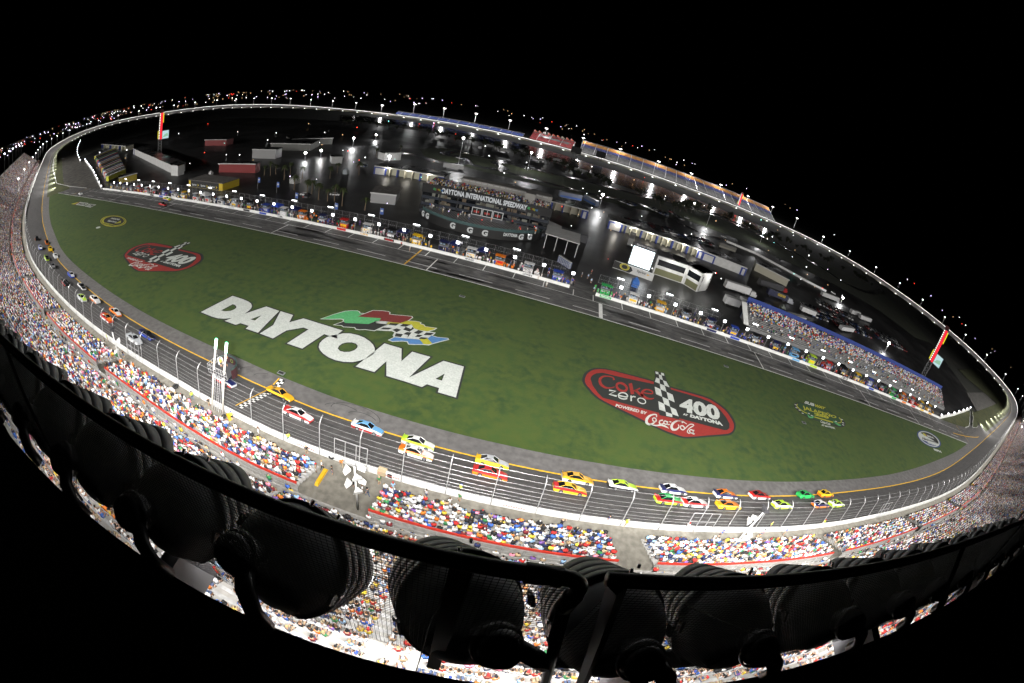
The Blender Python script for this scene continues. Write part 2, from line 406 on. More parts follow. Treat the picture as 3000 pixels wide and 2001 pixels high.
class Paint:
    """layers of paint on the turf under one Empty"""
    def __init__(s, name, label, fn, mats, z=.06):
        s.fn = fn; s.mats = mats; s.lay = {}; s.z = z
        s.root = empty(name, (0,0,0), 0, label, 'painted emblem')
    def g(s, lay): return s.lay.setdefault(lay, MB())
    def zof(s, lay): return s.z+.02*(1+lay)
    def poly(s, lay, mi, pts, holes=(), ground=False):
        P = pts if ground else [s.fn(*p)[:2] for p in pts]
        H = [h if ground else [s.fn(*p)[:2] for p in h] for h in holes]
        z = s.zof(lay); bm = bmesh.new(); es = []
        for L in [P]+list(H):
            vs = [bm.verts.new((p[0], p[1], 0)) for p in L]
            es += [bm.edges.new((vs[i], vs[(i+1) % len(vs)])) for i in range(len(vs))]
        bmesh.ops.triangle_fill(bm, use_beauty=True, use_dissolve=False, edges=es)
        bm.verts.index_update()
        vs = [(v.co.x, v.co.y, z) for v in bm.verts]; fs = []
        for f in bm.faces:
            ids = [v.index for v in f.verts]
            if f.normal.z < 0: ids.reverse()
            fs.append(ids)
        bm.free(); s.g(lay).add(vs, fs, mi); return P
    def stroke(s, lay, mi, pts, w, closed=False, smooth=3):
        """brush stroke: w in zoom units, may be a list"""
        P = catmull(pts, smooth, closed) if smooth else [np.array(p, float) for p in pts]; n = len(P)
        W = np.interp(np.linspace(0, 1, n), np.linspace(0, 1, len(w)), w) if isinstance(w, (list, tuple)) else [w]*n
        z = s.zof(lay); A = []; B = []
        for i in range(n):
            a = P[i-1] if (i or closed) else P[i]; b = P[(i+1) % n] if (i < n-1 or closed) else P[i]
            t = b-a; t = t/(np.linalg.norm(t)+1e-9); nn = np.array([-t[1], t[0]])
            q = s.fn(*(P[i]+nn*W[i]/2)); A.append((q[0], q[1], z)); q = s.fn(*(P[i]-nn*W[i]/2)); B.append((q[0], q[1], z))
        s.g(lay).strip(A, B, mi, closed)
    def word(s, lay, mi, txt, quad, bold=.02):
        z = s.zof(lay); put_word(s.g(lay), txt, quad, lambda x, y: (*s.fn(x, y)[:2], z), mi, bold)
    def done(s, names={}):
        for k in sorted(s.lay): s.lay[k].build(names.get(k, 'paint_layer'), s.mats, s.root)
        return s.root
f1, f2 = zf(580,850,5.598), zf(930,890,5.224)
S1 = lambda L: [f1(*p)[:2] for p in L]; S2 = lambda L: [f2(*p)[:2] for p in L]
LET = [
 (S1([(48,366),(570,100),(740,155),(830,195),(870,225),(885,262),(875,300),(845,335),(765,395),(660,440),(560,465),(430,475),(330,468),(230,440)]), [S1([(380,338),(570,237),(603,245),(630,270),(630,295),(600,320),(540,345),(470,352),(425,350)])]),
 (S1([(440,510),(550,468),(765,395),(1120,275),(1335,347),(985,705),(785,638),(835,592),(700,548),(620,575)]), [S1([(862,485),(1045,418),(935,505)])]),
 (S1([(1015,718),(1235,580),(1355,352),(1558,415),(1497,535),(1730,470)])+S2([(385,415),(300,482)])+S1([(2280,800),(2180,765),(2070,728),(1710,965),(1460,880),(1815,650),(1730,620),(1450,668),(1230,798)]), []),
 (S2([(205,492),(300,478),(400,458),(500,460),(620,485),(720,525),(800,580),(850,630),(878,690),(878,735),(855,775),(800,815),(725,850),(640,880),(540,898),(400,895),(280,870),(170,825),(90,770),(40,715),(20,670),(35,610),(80,560),(140,520)]), [S2([(310,690),(330,650),(380,615),(450,597),(530,598),(590,615),(618,650),(605,685),(560,720),(490,742),(410,745),(345,728)])]),
 (S2([(585,965),(725,850),(875,735),(1025,612),(1287,690),(1285,885),(1450,740),(1728,820),(1400,1135),(1340,1195),(1055,1110),(1055,885),(870,1050)]), []),
 (S2([(1400,1135),(1930,880),(2240,968),(2118,1440),(1843,1360),(1862,1295),(1675,1238),(1598,1280),(1340,1195)]), [S2([(1805,1155),(1945,1075),(1905,1183)])])]
pt = Paint('painted_lettering', 'giant white DAYTONA lettering with black outline painted on the grass', f1, [dull_w, P_blk])
pt.root['category'] = 'painted lettering'
for P, H in LET:
    pt.poly(0, 1, offset_poly(P, .38), [offset_poly(h, -.25) for h in H], True)
    pt.poly(1, 0, P, H, True)
pt.done({0: 'outline', 1: 'letters'})
# waving flags above the lettering
fl = Paint('painted_flags', 'painted green, red, yellow, black, blue and chequered flags above the big lettering', f2, [dull_w, P_grn, P_mar, P_yel, P_blk, P_blu])
FL = {1:[(65,235),(250,170),(430,120),(520,112),(610,115),(640,130),(645,150),(695,155),(620,200),(690,208),(850,218),(975,230),(940,265),(880,275),(780,315),(600,306),(430,300),(400,275),(405,245),(360,235),(200,238)],
 2:[(620,200),(740,152),(855,108),(1000,115),(1080,125),(1105,140),(1095,165),(1130,172),(1300,186),(1440,200),(1450,215),(1385,262),(1270,300),(1100,282),(945,265),(975,230),(850,218),(690,208)],
 3:[(1085,290),(1180,292),(1270,300),(1350,265),(1500,275),(1575,290),(1570,315),(1620,325),(1645,355),(1810,380),(1780,400),(1640,438),(1540,405),(1480,385),(1440,325),(1250,308),(1060,322)],
 4:[(265,325),(400,278),(430,300),(600,306),(780,315),(880,278),(900,305),(1055,325),(870,415),(730,395),(640,400),(590,390),(575,365),(400,355),(375,335)],
 0:[(930,405),(1100,310),(1440,325),(1480,385),(1540,405),(1790,450),(1770,470),(1690,535),(1640,555),(1480,548),(1180,518),(1165,490),(1195,440),(1140,415),(1000,410)],
 5:[(1100,560),(1180,520),(1400,540),(1560,552),(1680,535),(1730,488),(1830,520),(1990,535),(2000,550),(1880,580),(1750,615),(1700,632),(1620,625),(1480,625),(1400,620),(1380,580),(1300,572),(1150,578)]}
for mi, P in FL.items():
    g = [f2(*p)[:2] for p in P]; fl.poly(0, 0, offset_poly(g, .2), (), True)
    fl.poly(1 if mi != 0 else 2, mi, g, (), True)
fl.poly(0, 0, [f2(*p)[:2] for p in [(880,275),(975,235),(945,265),(1090,290),(1055,325),(900,305)]], (), True)
fl.poly(3, 3, [(1560,552),(1680,535),(1755,615),(1700,632),(1620,625)])
for q in ([(1115,303),(1250,312),(1200,345),(1080,330)],[(1310,316),(1430,328),(1355,360),(1255,352)],[(1010,372),(1150,378),(1090,405),(955,400)],[(1210,385),(1280,408),(1210,445),(1145,410)],[(1350,362),(1430,395),(1460,360),(1475,390),(1410,438),(1310,405)],[(1200,460),(1310,475),(1275,520),(1180,510)],[(1370,440),(1440,448),(1400,500),(1375,535),(1385,488),(1310,475)],[(1545,410),(1625,435),(1545,475),(1470,455)],[(1530,480),(1610,490),(1560,520),(1490,515)],[(1660,450),(1785,458),(1730,492),(1620,488)],[(1580,520),(1695,530),(1640,552),(1545,545)]):
    fl.poly(4, 4, q)
fl.done({0: 'white_border', 4: 'chequers'})
# the two race emblems (same design, turned)
fc = zf(1680,1060,4.702)
def loop(cx, cy, rx, ry, sk=.25, n=14):
    return [(cx+rx*math.cos(2*PI*k/n), cy+ry*math.sin(2*PI*k/n)+sk*rx*math.cos(2*PI*k/n)) for k in range(n)]
def race_emblem(label, fn):
    e = Paint('painted_emblem', label, fn, [dull_w, P_red, P_blk])
    rnd_ = lambda L: [tuple(p) for p in catmull(L, 3, True)]
    e.poly(0, 2, rnd_([(118,245),(150,160),(220,110),(300,88),(420,92),(560,120),(1110,262),(1330,340),(1800,470),(1950,540),(2100,650),(2190,760),(2232,860),(2225,940),(2180,1000),(2100,1022),(1900,1035),(1650,1057),(1500,1055),(1350,1010),(1200,950),(800,760),(400,560),(270,470),(190,380),(138,310)]))
    e.poly(1, 1, rnd_([(157,250),(185,175),(250,125),(330,108),(440,112),(600,145),(1110,282),(1330,360),(1790,490),(1930,555),(2080,665),(2160,770),(2205,860),(2200,940),(2150,985),(2080,1000),(1880,1015),(1650,1035),(1510,1035),(1370,990),(1210,930),(820,740),(420,545),(290,450),(215,365),(170,310)]))
    e.poly(2, 2, [(232,240),(240,215),(262,190),(310,165),(400,155),(600,205),(1110,315),(1340,385),(1750,505),(1880,560),(2020,670),(2100,770),(2148,860),(2145,920),(2115,945),(2080,948),(1400,770),(400,500),(330,430),(260,330)])
    e.stroke(3, 1, [(555,258),(540,222),(470,205),(400,212),(362,250),(372,310),(430,358),(500,368),(565,352)], [30,14,16,26,36,36,28,16,10])
    e.stroke(3, 1, loop(662,355,70,52,.28), 30, True)
    e.stroke(3, 1, [(780,305),(812,452)], 46, smooth=0); e.stroke(3, 1, [(915,372),(820,412)], 18, smooth=0); e.stroke(3, 1, [(850,398),(935,470),(960,470)], 34, smooth=0)
    e.stroke(3, 1, [(955,430),(1075,448),(1078,412),(1010,388),(955,410),(940,455),(985,500),(1060,518),(1108,508)], [14,14,22,18,30,40,36,18,8])
    e.stroke(3, 0, [(488,400),(578,410),(492,455),(592,480)], 22, smooth=0)
    e.stroke(3, 0, [(622,470),(738,492),(722,447),(665,432),(618,457),(630,500),(690,520),(738,512)], 17)
    e.stroke(3, 0, [(790,472),(792,548)], 20, smooth=0); e.stroke(3, 0, [(796,502),(818,484),(852,492)], 17)
    e.stroke(3, 0, loop(937,545,54,36,.25), 13, True)
    e.word(3, 0, 'POWERED BY', [(585,585),(1015,697),(1003,737),(575,625)], .035)
    e.word(3, 0, '400', [(1470,492),(1990,612),(2030,822),(1452,680)], .05)
    e.word(3, 0, 'AT', [(1505,712),(1575,730),(1572,755),(1505,740)], .06)
    e.word(3, 0, 'DAYTONA', [(1608,728),(2035,832),(2058,890),(1600,768)], .07)
    e.stroke(3, 0, [(1140,770),(1138,738),(1100,732),(1045,752),(1008,795),(1005,845),(1048,870),(1110,845),(1138,800)], [14,16,16,28,38,36,26,16,8])
    e.stroke(3, 0, [(1048,866),(1130,885),(1200,878),(1260,895),(1312,926)], [10,18,22,22,4])
    e.stroke(3, 0, loop(1112,806,26,26,.25), 14, True); e.stroke(3, 0, [(1228,812),(1190,818),(1180,850),(1205,868),(1245,852)], 17)
    e.stroke(3, 0, loop(1265,845,24,22,.25), 15, True); e.stroke(3, 0, [(1296,825),(1290,868),(1325,870)], 15); e.stroke(3, 0, [(1318,830),(1345,838)], 14, smooth=0)
    e.stroke(3, 0, [(1500,850),(1480,826),(1430,820),(1372,850),(1346,900),(1368,940),(1420,936),(1450,900),(1438,872)], [12,14,18,30,36,32,22,14,10])
    e.stroke(3, 0, [(1430,820),(1500,830),(1560,866)], [12,16,6]); e.stroke(3, 0, loop(1497,915,28,27,.25), 16, True)
    e.stroke(3, 0, [(1530,930),(1600,868),(1655,880),(1590,925),(1565,970),(1590,992),(1612,975)], 14); e.stroke(3, 0, loop(1622,965,26,22,.25), 15, True); e.stroke(3, 0, [(1655,945),(1640,995),(1665,1000)], 15)
    LE = [(1125,140),(1132,172),(1137,222),(1118,283),(1115,350),(1133,452),(1165,550),(1178,665),(1195,735)]
    RE = [(1240,165),(1248,200),(1275,280),(1320,360),(1362,460),(1390,565),(1408,665),(1445,760),(1440,788)]
    g = [fn(*p)[:2] for p in LE+RE[::-1]]
    e.poly(3, 2, offset_poly(g, .25), (), True)
    for r_ in range(8):
        for c in range(3):
            if (r_+c) % 2: continue
            L = lambda r, t: tuple(np.array(LE[r])*(1-t)+np.array(RE[r])*t)
            e.poly(4, 0, [L(r_, c/3), L(r_, (c+1)/3), L(r_+1, (c+1)/3), L(r_+1, c/3)])
    return e.done({0: 'black_rim', 1: 'red_field', 2: 'black_panel', 3: 'lettering', 4: 'chequered_bottle'})
race_emblem('large red and black race emblem with upright chequered bottle, right half of grass', fc)
fl_ = zf(330,690,4.8)
cor = [((575,605),(170,320)),((2055,888),(945,475)),((1180,140),(1035,118)),((1000,800),(238,415)),((1960,600),(1125,335)),((2110,948),(865,500)),((390,500),(160,278)),((1550,1055),(420,532)),((300,88),(560,103)),((2230,860),(1250,345)),((1440,790),(560,405)),((118,245),(300,150))]
Am = np.array([[*fc(*a)[:2], 1] for a, b in cor]); Bm = np.array([fl_(*b)[:2] for a, b in cor]); AF = np.linalg.lstsq(Am, Bm, rcond=None)[0]
def fcl(x, y, z=0):
    q = np.array([*fc(x, y)[:2], 1]) @ AF; return (float(q[0]), float(q[1]), 0)
race_emblem('red and black race emblem at the left of the grass, its bottle tilted right', fcl)
# oval sandwich-race emblem
f3 = zf(2300,1050,6.269)
e = Paint('painted_emblem', 'dark green oval emblem with yellow lettering and chequered ends painted on grass', f3, [dull_w, P_dgr, P_yel, P_blk, P_grn])
e.poly(0, 3, [tuple(p) for p in catmull([(158,862),(190,825),(260,815),(340,826),(500,865),(700,935),(880,1015),(1000,1085),(1095,1170),(1105,1225),(1070,1258),(980,1265),(800,1212),(600,1155),(480,1115),(340,1045),(215,950)], 3, True)])
e.poly(1, 1, [tuple(p) for p in catmull([(205,860),(260,828),(340,835),(500,873),(700,943),(880,1023),(985,1085),(1050,1160),(1030,1210),(960,1235),(800,1200),(600,1143),(480,1100),(350,1035),(255,950)], 3, True)])
e.word(2, 0, 'SUB', [(370,785),(540,838),(530,890),(345,828)], .06); e.word(2, 2, 'WAY', [(542,840),(745,905),(725,947),(532,892)], .06)
e.word(2, 2, 'JALAPEÑO', [(300,850),(945,1055),(930,1122),(340,958)], .03); e.word(2, 2, '250', [(530,995),(800,1070),(802,1120),(537,1050)], .07)
e.word(2, 0, 'Coca-Cola', [(650,1138),(830,1190),(830,1236),(645,1184)], .03); e.word(2, 0, 'AT DAYTONA', [(665,1213),(905,1270),(922,1308),(667,1240)], .06)
for L, w_ in (([(222,842),(213,880),(258,930),(335,985),(402,1015)],14),([(535,1080),(700,1130),(880,1180)],20),([(985,1090),(1027,1140),(1020,1182),(960,1190)],14)): e.stroke(2, 2, L, w_)
for L in ([(410,1030),(440,1080),(500,1090),(520,1060)],[(880,1150),(940,1200),(990,1230),(1030,1240)]): e.stroke(2, 4, L, [6,26,30,8])
for q in ((188,858),(205,912),(262,958),(318,1015),(432,1020),(485,1058),(1040,1130),(1060,1190),(1062,1228),(930,1165)): e.poly(3, 0, [(q[0]-20,q[1]-14),(q[0]+16,q[1]-2),(q[0]+22,q[1]+14),(q[0]-14,q[1]+2)])
e.done({0: 'black_rim', 1: 'green_field', 2: 'lettering', 3: 'chequers'})
def ell(c, u, v, k=1., n=40): return [(c[0]+k*(u[0]*math.cos(t)+v[0]*math.sin(t)), c[1]+k*(u[1]*math.cos(t)+v[1]*math.sin(t))) for t in np.linspace(0, 2*PI, n, endpoint=False)]
f4 = zf(2660,1240,8.958); c, u, v = (548,418), (295,185), (-105,130)
e = Paint('painted_emblem', 'blue and white oval emblem at the right tip of the grass', f4, [dull_w, P_nav, P_blk, P_yel, P_red])
e.poly(0, 1, ell(c,u,v)); e.poly(1, 0, ell(c,u,v,.9))
E_ = [(c[0]+.8*(u[0]*math.cos(t)+v[0]*math.sin(t)), c[1]+.8*(u[1]*math.cos(t)+v[1]*math.sin(t))) for t in np.linspace(PI*1.04, PI*1.93, 18)]
e.poly(2, 2, E_); e.poly(3, 3, [(375,255),(450,290),(485,350),(415,325)]); e.poly(3, 4, [(450,290),(468,297),(503,362),(485,350)])
e.word(3, 0, 'NASCAR', [(480,300),(660,370),(690,420),(510,362)], .05); e.word(2, 2, 'Nationwide', [(380,362),(795,490),(800,550),(370,425)], .03)
E_ = [(c[0]+.8*(u[0]*math.cos(t)+v[0]*math.sin(t)), c[1]+.8*(u[1]*math.cos(t)+v[1]*math.sin(t))) for t in np.linspace(PI*.1, PI*.68, 14)]
e.poly(2, 1, E_); e.word(3, 0, 'SERIES', [(512,492),(692,545),(706,590),(512,530)], .04)
e.word(1, 0, 'ESPN', [(660,662),(850,722),(888,788),(690,715)], .06)
e.done({0: 'blue_rim', 1: 'white_field', 2: 'panels', 3: 'lettering'})
f5 = zf(190,580,6.72); c, u, v = (955,462), (262,0), (0,115)
e = Paint('painted_emblem', 'round yellow and black series emblem near the left end of the grass', f5, [dull_w, P_yel, P_blk])
e.poly(0, 2, ell(c,u,v,1.04)); e.poly(1, 1, ell(c,u,v,.98)); e.poly(2, 2, ell(c,u,v,.9)); e.poly(3, 1, ell(c,u,v,.86)); e.poly(4, 2, ell((965,458),u,v,.76))
e.word(5, 0, 'NASCAR', [(935,395),(1105,420),(1065,448),(895,420)], .05); e.word(5, 0, 'Sprint', [(870,435),(1030,470),(1005,505),(822,475)], .04)
e.poly(5, 1, [(1108,450),(1100,500),(970,516),(1050,480)]); e.poly(5, 1, [(742,500),(790,490),(1010,548),(1000,575),(930,578),(800,550)]); e.word(6, 2, 'CUP SERIES', [(770,500),(985,552),(970,570),(755,520)], .05)
e.done()
e = Paint('painted_disc', 'small white disc painted on the grass beside the round yellow emblem', f5, [dull_w]); e.poly(0, 0, ell((657,585),(46,-12),(6,15))); e.done()
e = Paint('painted_emblem', 'slanted white, red and yellow block emblem by the far left corner of the grass', f5, [dull_w, P_yel, P_red, P_blk])
e.poly(0, 1, [(120,120),(230,92),(275,84),(185,130)]); e.poly(0, 2, [(275,84),(300,80),(212,132),(188,130)]); e.poly(0, 0, [(302,82),(475,105),(375,160),(210,135)]); e.poly(0, 0, [(490,118),(622,135),(500,190),(385,165)])
e.word(1, 3, 'NASCAR', [(310,90),(455,110),(385,148),(240,128)], .05); e.word(1, 3, '.COM', [(495,124),(600,138),(510,178),(400,160)], .05)
e.done({0: 'blocks', 1: 'lettering'})
# small covers set in the turf
for px, py, lb in ((1354,869,'pale metal drain cover in the grass below the pit lane'),(2127,1074,'dark drain cover in the grass near the pit road line'),(824,1094,'grey hatch cover in the grass beside the start line'),(2355,1239,'small dark drain cover below the green oval emblem')):
    a = at(px, py); mb = MB(); mb.box((0,0,.05), (1.5,.9,.1)); mb.box((0,0,.11), (1.1,.55,.03), 1); o = mb.build('drain_cover', [mat('galvanised_cover', (.2,.21,.21), .5, .4), black_p], loc=(a[0], a[1], .06)); tag(o, lb, 'drain cover')
# ---------------------------------------------------------------- lamps
LS = 1.0
def spot(name, loc, tgt, power, angle=110, blend=.5, size=.35, col=(1,.975,.94), parent=None):
    l = bpy.data.lights.new(name, 'SPOT'); l.energy = power*LS; l.spot_size = math.radians(angle); l.spot_blend = blend; l.shadow_soft_size = size; l.color = col
    o = bpy.data.objects.new(name, l); COL.objects.link(o)
    if parent: o.parent = parent
    o.location = loc; o.rotation_euler = (Vector(tgt)-Vector(loc)).to_track_quat('-Z', 'Y').to_euler(); return o
def point(name, loc, power, size=.5, col=(1,1,1), parent=None):
    l = bpy.data.lights.new(name, 'POINT'); l.energy = power*LS; l.shadow_soft_size = size; l.color = col
    o = bpy.data.objects.new(name, l); COL.objects.link(o); o.location = loc
    if parent: o.parent = parent
    return o
# ---------------------------------------------------------------- the roof walkway we stand on
blk_m = mat('black_enamel', (.012,.012,.013), .35, noise=.3, nscale=8); blk2 = mat('weathered_black_steel', (.018,.018,.018), .5, noise=.3, nscale=5)
spun = layered('spun_aluminium', [(.42,.43,.45),(.5,.5,.5),(.33,.34,.36)], [1.5,9.], .5)
def onplane(px, py, y0, m):
    d = ray(px, py); t = y0/(d[1]-m*d[0]); return Vector((d[0]*t, d[1]*t, CAMH+d[2]*t))
RY, RZ = .561, CAMH-1.004
ML, MR = .110, .087
def lp(x, y0, m, z): return (x, y0+m*x, z)
FZ = CAMH-2.1
deck = MB()
deck.prism([(-40,-6),(60,-6),(60,.47+.09*60),(0,.473),(-40,.473-.118*40)], FZ-.5, FZ)
o = deck.build('roof_walkway', blk2); tag(o, 'black steel roof walkway along the bottom edge, under the wire mesh', 'walkway')
# unseen wall and roof added behind the walkway to block light from behind
mb = MB(); mb.box((10,-6.2,FZ+1), (100,.3,8)); mb.box((10,-3.2,FZ+4.2), (100,6.2,.25)); o = mb.build('light_block_wall', blk2); tag(o, 'dark press box wall and roof edge behind the walkway', 'building')
rail = empty('railing', (0,0,0), 0, 'black pipe railing with wire mesh along the front of the roof walkway', 'railing')
xc = float(onplane(1700,1720,RY,ML)[0])
mb = MB(); path = [lp(x, RY, ML, RZ-.012*math.cos(min(1,abs(x+1.2)/4)*PI)*0+.0) for x in np.linspace(-16, xc-.07, 40)]
path += [lp(xc-.07+.07*math.sin(a), RY, ML, RZ-.07+.07*math.cos(a)) for a in np.linspace(.3, PI/2, 6)]+[lp(xc, RY, ML, RZ-.2)]
mb.tube(path, .0255, 12); mb.cyl(lp(xc-.17,RY,ML,RZ), lp(xc-.07,RY,ML,RZ), .031, 12); mb.cyl(lp(xc,RY,ML,RZ-.1), lp(xc,RY,ML,RZ-.2), .031, 12)
mb.build('top_rail', blk_m, rail, True)
mb = MB(); mb.cyl(lp(xc,RY,ML,RZ-.2), at(1597,2001,FZ-.1), .025, 12); mb.build('post', blk_m, rail, True)
xr = xc+.06
mb = MB(); mb.tube([lp(x, RY+.015, MR, RZ+.0) for x in np.linspace(xr, 22, 40)], .0245, 12, caps=True); mb.build('top_rail', blk_m, rail, True)
mb = MB(); mb.tube([lp(xr+.035,RY,MR,RZ-.01), at(1705,2001,FZ-.1)], .031, 4, caps=True); mb.build('post', blk_m, rail)
xb = float(onplane(1345,1690,RY+.01,ML)[0])
mb = MB(); mb.box(lp(xb,RY+.02,ML,(RZ+FZ)/2-.15), (.066,.02,RZ-FZ+.25)); mb.build('post', blk_m, rail)
for px, py in ((2775,1650),):
    q = onplane(px, py, RY, MR); mb = MB(); mb.tube([(q.x, q.y, RZ), at(2690,1895,FZ)], .026, 4, caps=True); mb.build('post', blk_m, rail)
for x in (-2.7, -6, -9.5, 5.4, 9, 13):
    m_ = ML if x < 0 else MR; mb = MB(); mb.box(lp(x,RY+.02,m_,(RZ+FZ)/2-.15), (.05,.02,RZ-FZ+.25)); mb.build('post', blk_m, rail)
for px, py, q in ((1307,1711,[(1307,1711),(1285,1775),(1257,1834),(1236,1910),(1212,1990)]),(2014,1776,[(2005,1772),(2150,1834),(2268,1880)])):
    mb = MB(); mb.tube([onplane(a, b, RY+.03, ML) for a, b in q], .0035, 6); mb.build('cable', blk_m, rail)
def make_mesh_panel():
    mb = MB(); W = .0012; C_ = .019
    for x0, x1, m_ in ((-9, xc-.02, ML), (xr+.05, 9, MR)):
        n = int((x1-x0)/C_)
        for k in range(n):
            x = x0+k*C_; mb.tube([lp(x+rnd.uniform(-.001,.001), RY+.028, m_, RZ-.02), lp(x+rnd.uniform(-.001,.001), RY+.028, m_, FZ+.02)], W, 4)
        z = RZ-.03
        while z > FZ:
            mb.tube([lp(x, RY+.0295, m_, z+.0018*math.sin(x*9+z*50)) for x in np.linspace(x0, x1, 60)], W, 4); z -= C_
    return mb.build('wire_mesh', mat('black_wire', (.008,.008,.008), .6), rail)
# mounting pipe under the floodlights
PY, PZ = .745, CAMH-2.31
pipe = empty('mounting_pipe', (0,0,0), 0, 'thick black pipe below the rail that carries the roof floodlights', 'pipe')
xe = float(onplane(523,1595,PY,ML)[0]); xs = float(onplane(1600,1940,PY,MR)[0]); xe2 = float(onplane(2840,1722,PY,MR)[0])
for a, b, m_ in ((-15, xe, ML), (xs, xe2, MR), (xe2+.5, 24, MR)):
    mb = MB(); mb.cyl(lp(a,PY,m_,PZ), lp(b,PY,m_,PZ), .068, 14); mb.build('pipe_length', blk_m, pipe, True)
for x in (-6, -1.7, 1.15, 3.6, 7):
    m_ = ML if x < 0 else MR; mb = MB(); mb.box(lp(x,PY-.15,m_,PZ-.3), (.12,.5,.5)); mb.build('bracket', blk_m, pipe)
# floodlights: bowl, visor, lamp holder, yoke arm
lamp_glow = glow('lamp_face', (1,.97,.92), 60)
BX = [-7.1,-6.3,-5.5,-4.75,-3.97,-3.1,-2.33,-1.6,-.85,.035,.80,1.54,2.36,3.12,3.9,4.7,5.5,6.3,7.1,8.0,8.9]
FLOODS = []
def make_flood():
    r = empty('floodlight', (0,0,0)); r['category'] = 'floodlight'; r['group'] = 'floodlights along the roof rail'
    # local axis -> +y, mouth at y=0
    A = Matrix.Rotation(-PI/2, 4, 'X')
    mb = MB(); prof = [(.06,-.33),(.11,-.325),(.17,-.29),(.23,-.23),(.275,-.15),(.3,-.06),(.312,0),(.325,.0),(.325,.03),(.305,.03),(.29,-.05),(.26,-.15),(.2,-.23),(.09,-.28),(0,-.285)]
    mb.lathe(prof, A, 36); mb.build('reflector_bowl', spun, r, True)
    mb = MB(); mb.lathe([(.0,-.27),(.07,-.26),(.09,-.2),(.07,-.12),(0,-.1)], A, 12); mb.build('bulb', lamp_glow, r, True)
    mb = MB(); mb.lathe([(0,-.55),(.075,-.545),(.1,-.5),(.1,-.4),(.085,-.33),(.06,-.3)], A, 18); mb.lathe([(.11,-.47),(.118,-.46),(.118,-.43),(.11,-.42)], A, 18); mb.build('lamp_holder', blk_m, r, True)
    # visor: skirt round the rim that grows into a long hood over the top
    mb = MB(); n = 44; rows = []
    for t in (0, .18, .4, .7, 1.0):
        row = []
        for k in range(n+1):
            a = math.radians(-58)+math.radians(296)*k/n; up = max(0, math.sin(a)); ln = .2+.3*up**.7+(.12 if .12 < abs(a-PI/2)/PI < .62 else 0)*math.exp(-((abs(a-PI/2)-1.45)/.35)**2)
            rr = .325-.02*t-.035*t*up; row.append((rr*math.cos(a), -.02+ln*t, rr*math.sin(a)))
        rows.append(row)
    for a, b in zip(rows, rows[1:]): mb.strip(a, b)
    o = mb.build('visor', spun, r, True); md = o.modifiers.new('t', 'SOLIDIFY'); md.thickness = .006
    mb = MB(); 
    for sx in (-1, 1): mb.box((sx*.337,-.1,.0), (.02,.05,.07)); mb.box((sx*.352,-.06,.03), (.012,.03,.02), 1)
    mb.cyl((0,-.1,.335),(0,-.1,.37), .012, 6, 1); mb.cyl((.1,.02,.34),(.1,.02,.365), .01, 6, 1)
    mb.build('clamps', [blk_m, mat('bright_bolt', (.6,.6,.62), .25, 1.)], r)
    mb = MB(); pth = [(.08,-.47,-.03),(.14,-.5,-.09),(.2,-.46,-.17),(.24,-.36,-.24)]; mb.tube(pth, [.05,.05,.045,.04], 8, caps=True); mb.build('yoke_arm', blk_m, r, True)
    return r
fl0 = make_flood()
def flood_words(i):
    x = BX[i]
    left = [k for k in range(len(BX)) if BX[k] < -.4]; right = [k for k in range(len(BX)) if BX[k] > .4]
    O = ['first','second','third','fourth','fifth','sixth','seventh','eighth','ninth','tenth','eleventh','twelfth']
    if x < -.4: return 'black hooded floodlight below the railing, %s one left of the flat black post' % O[left[::-1].index(i)]
    if x < .4: return 'pale-backed hooded floodlight directly behind the flat black post under the rail'
    return 'black hooded floodlight below the railing, %s one right of the rail elbow' % O[right.index(i)]
for i, x in enumerate(BX):
    r = fl0 if i == 0 else copy_tree(fl0)
    y = .87+.1*x; z = CAMH-2.06
    r.location = (x, y, z); tl_, yaw = {7:(44,0),8:(54,-16),9:(44,32),10:(44,8)}.get(i, (44+rnd.uniform(-3,3), rnd.uniform(-5,5)))
    r.rotation_euler = (-math.radians(tl_), rnd.uniform(-.03,.03), math.radians(yaw))
    r['label'] = flood_words(i); FLOODS.append(r)
bpy.context.view_layer.update()
for k, r in enumerate(FLOODS):
    M = r.matrix_world; p = M @ Vector((0,.06,0)); Mi = M.inverted()
    az = math.radians(-68+136*k/(len(FLOODS)-1)); pt = math.radians(29-7*abs(math.sin(az)))
    for nm, dv, pw, an in (('floodlight_beam', Vector((math.sin(az)*math.cos(pt), math.cos(az)*math.cos(pt), -math.sin(pt))), FLOOD_W*(1+.5*abs(math.sin(az))), 66), ('floodlight_spill', Vector((0,.72,-.69)), SPILL_W, 160)):
        l = spot(nm, (0,0,0), (0,1,0), pw, an, 1., .14); l.matrix_world = Matrix.LocRotScale(p, dv.to_track_quat('-Z','Y'), None)
        l.parent = r; l.matrix_parent_inverse = Mi
# ---------------------------------------------------------------- grandstand swept behind the wall
_cs = np.r_[0, np.cumsum(np.linalg.norm(np.diff(np.vstack([_W[:, :2], _W[:1, :2]]), axis=0), axis=1))]
LOOP = _cs[-1]; _Wc = np.vstack([_W, _W[:1]]); _Nc = np.vstack([_N, _N[:1]]); _ff = np.r_[WT, WT[:1]]
def SP(s, d):
    """arrays: s metres along the wall from the start line (right +), d metres behind the wall"""
    t = np.mod(_cs[S0]+np.asarray(s, float), LOOP)
    x = np.interp(t, _cs, _Wc[:, 0]); y = np.interp(t, _cs, _Wc[:, 1]); nx = np.interp(t, _cs, _Nc[:, 0]); ny = np.interp(t, _cs, _Nc[:, 1])
    return x+nx*d, y+ny*d, np.arctan2(-ny, -nx)-PI/2
SLEFT, SRIGHT = -600., 640.
GAPS = [(12.5,21.5),(49.5,54.5)]+[(-34.-36*k,-30.5-36*k) for k in range(16)]+[(88.+36*k,91.5+36*k) for k in range(15)]
DW0, DW1 = .45, 2.5
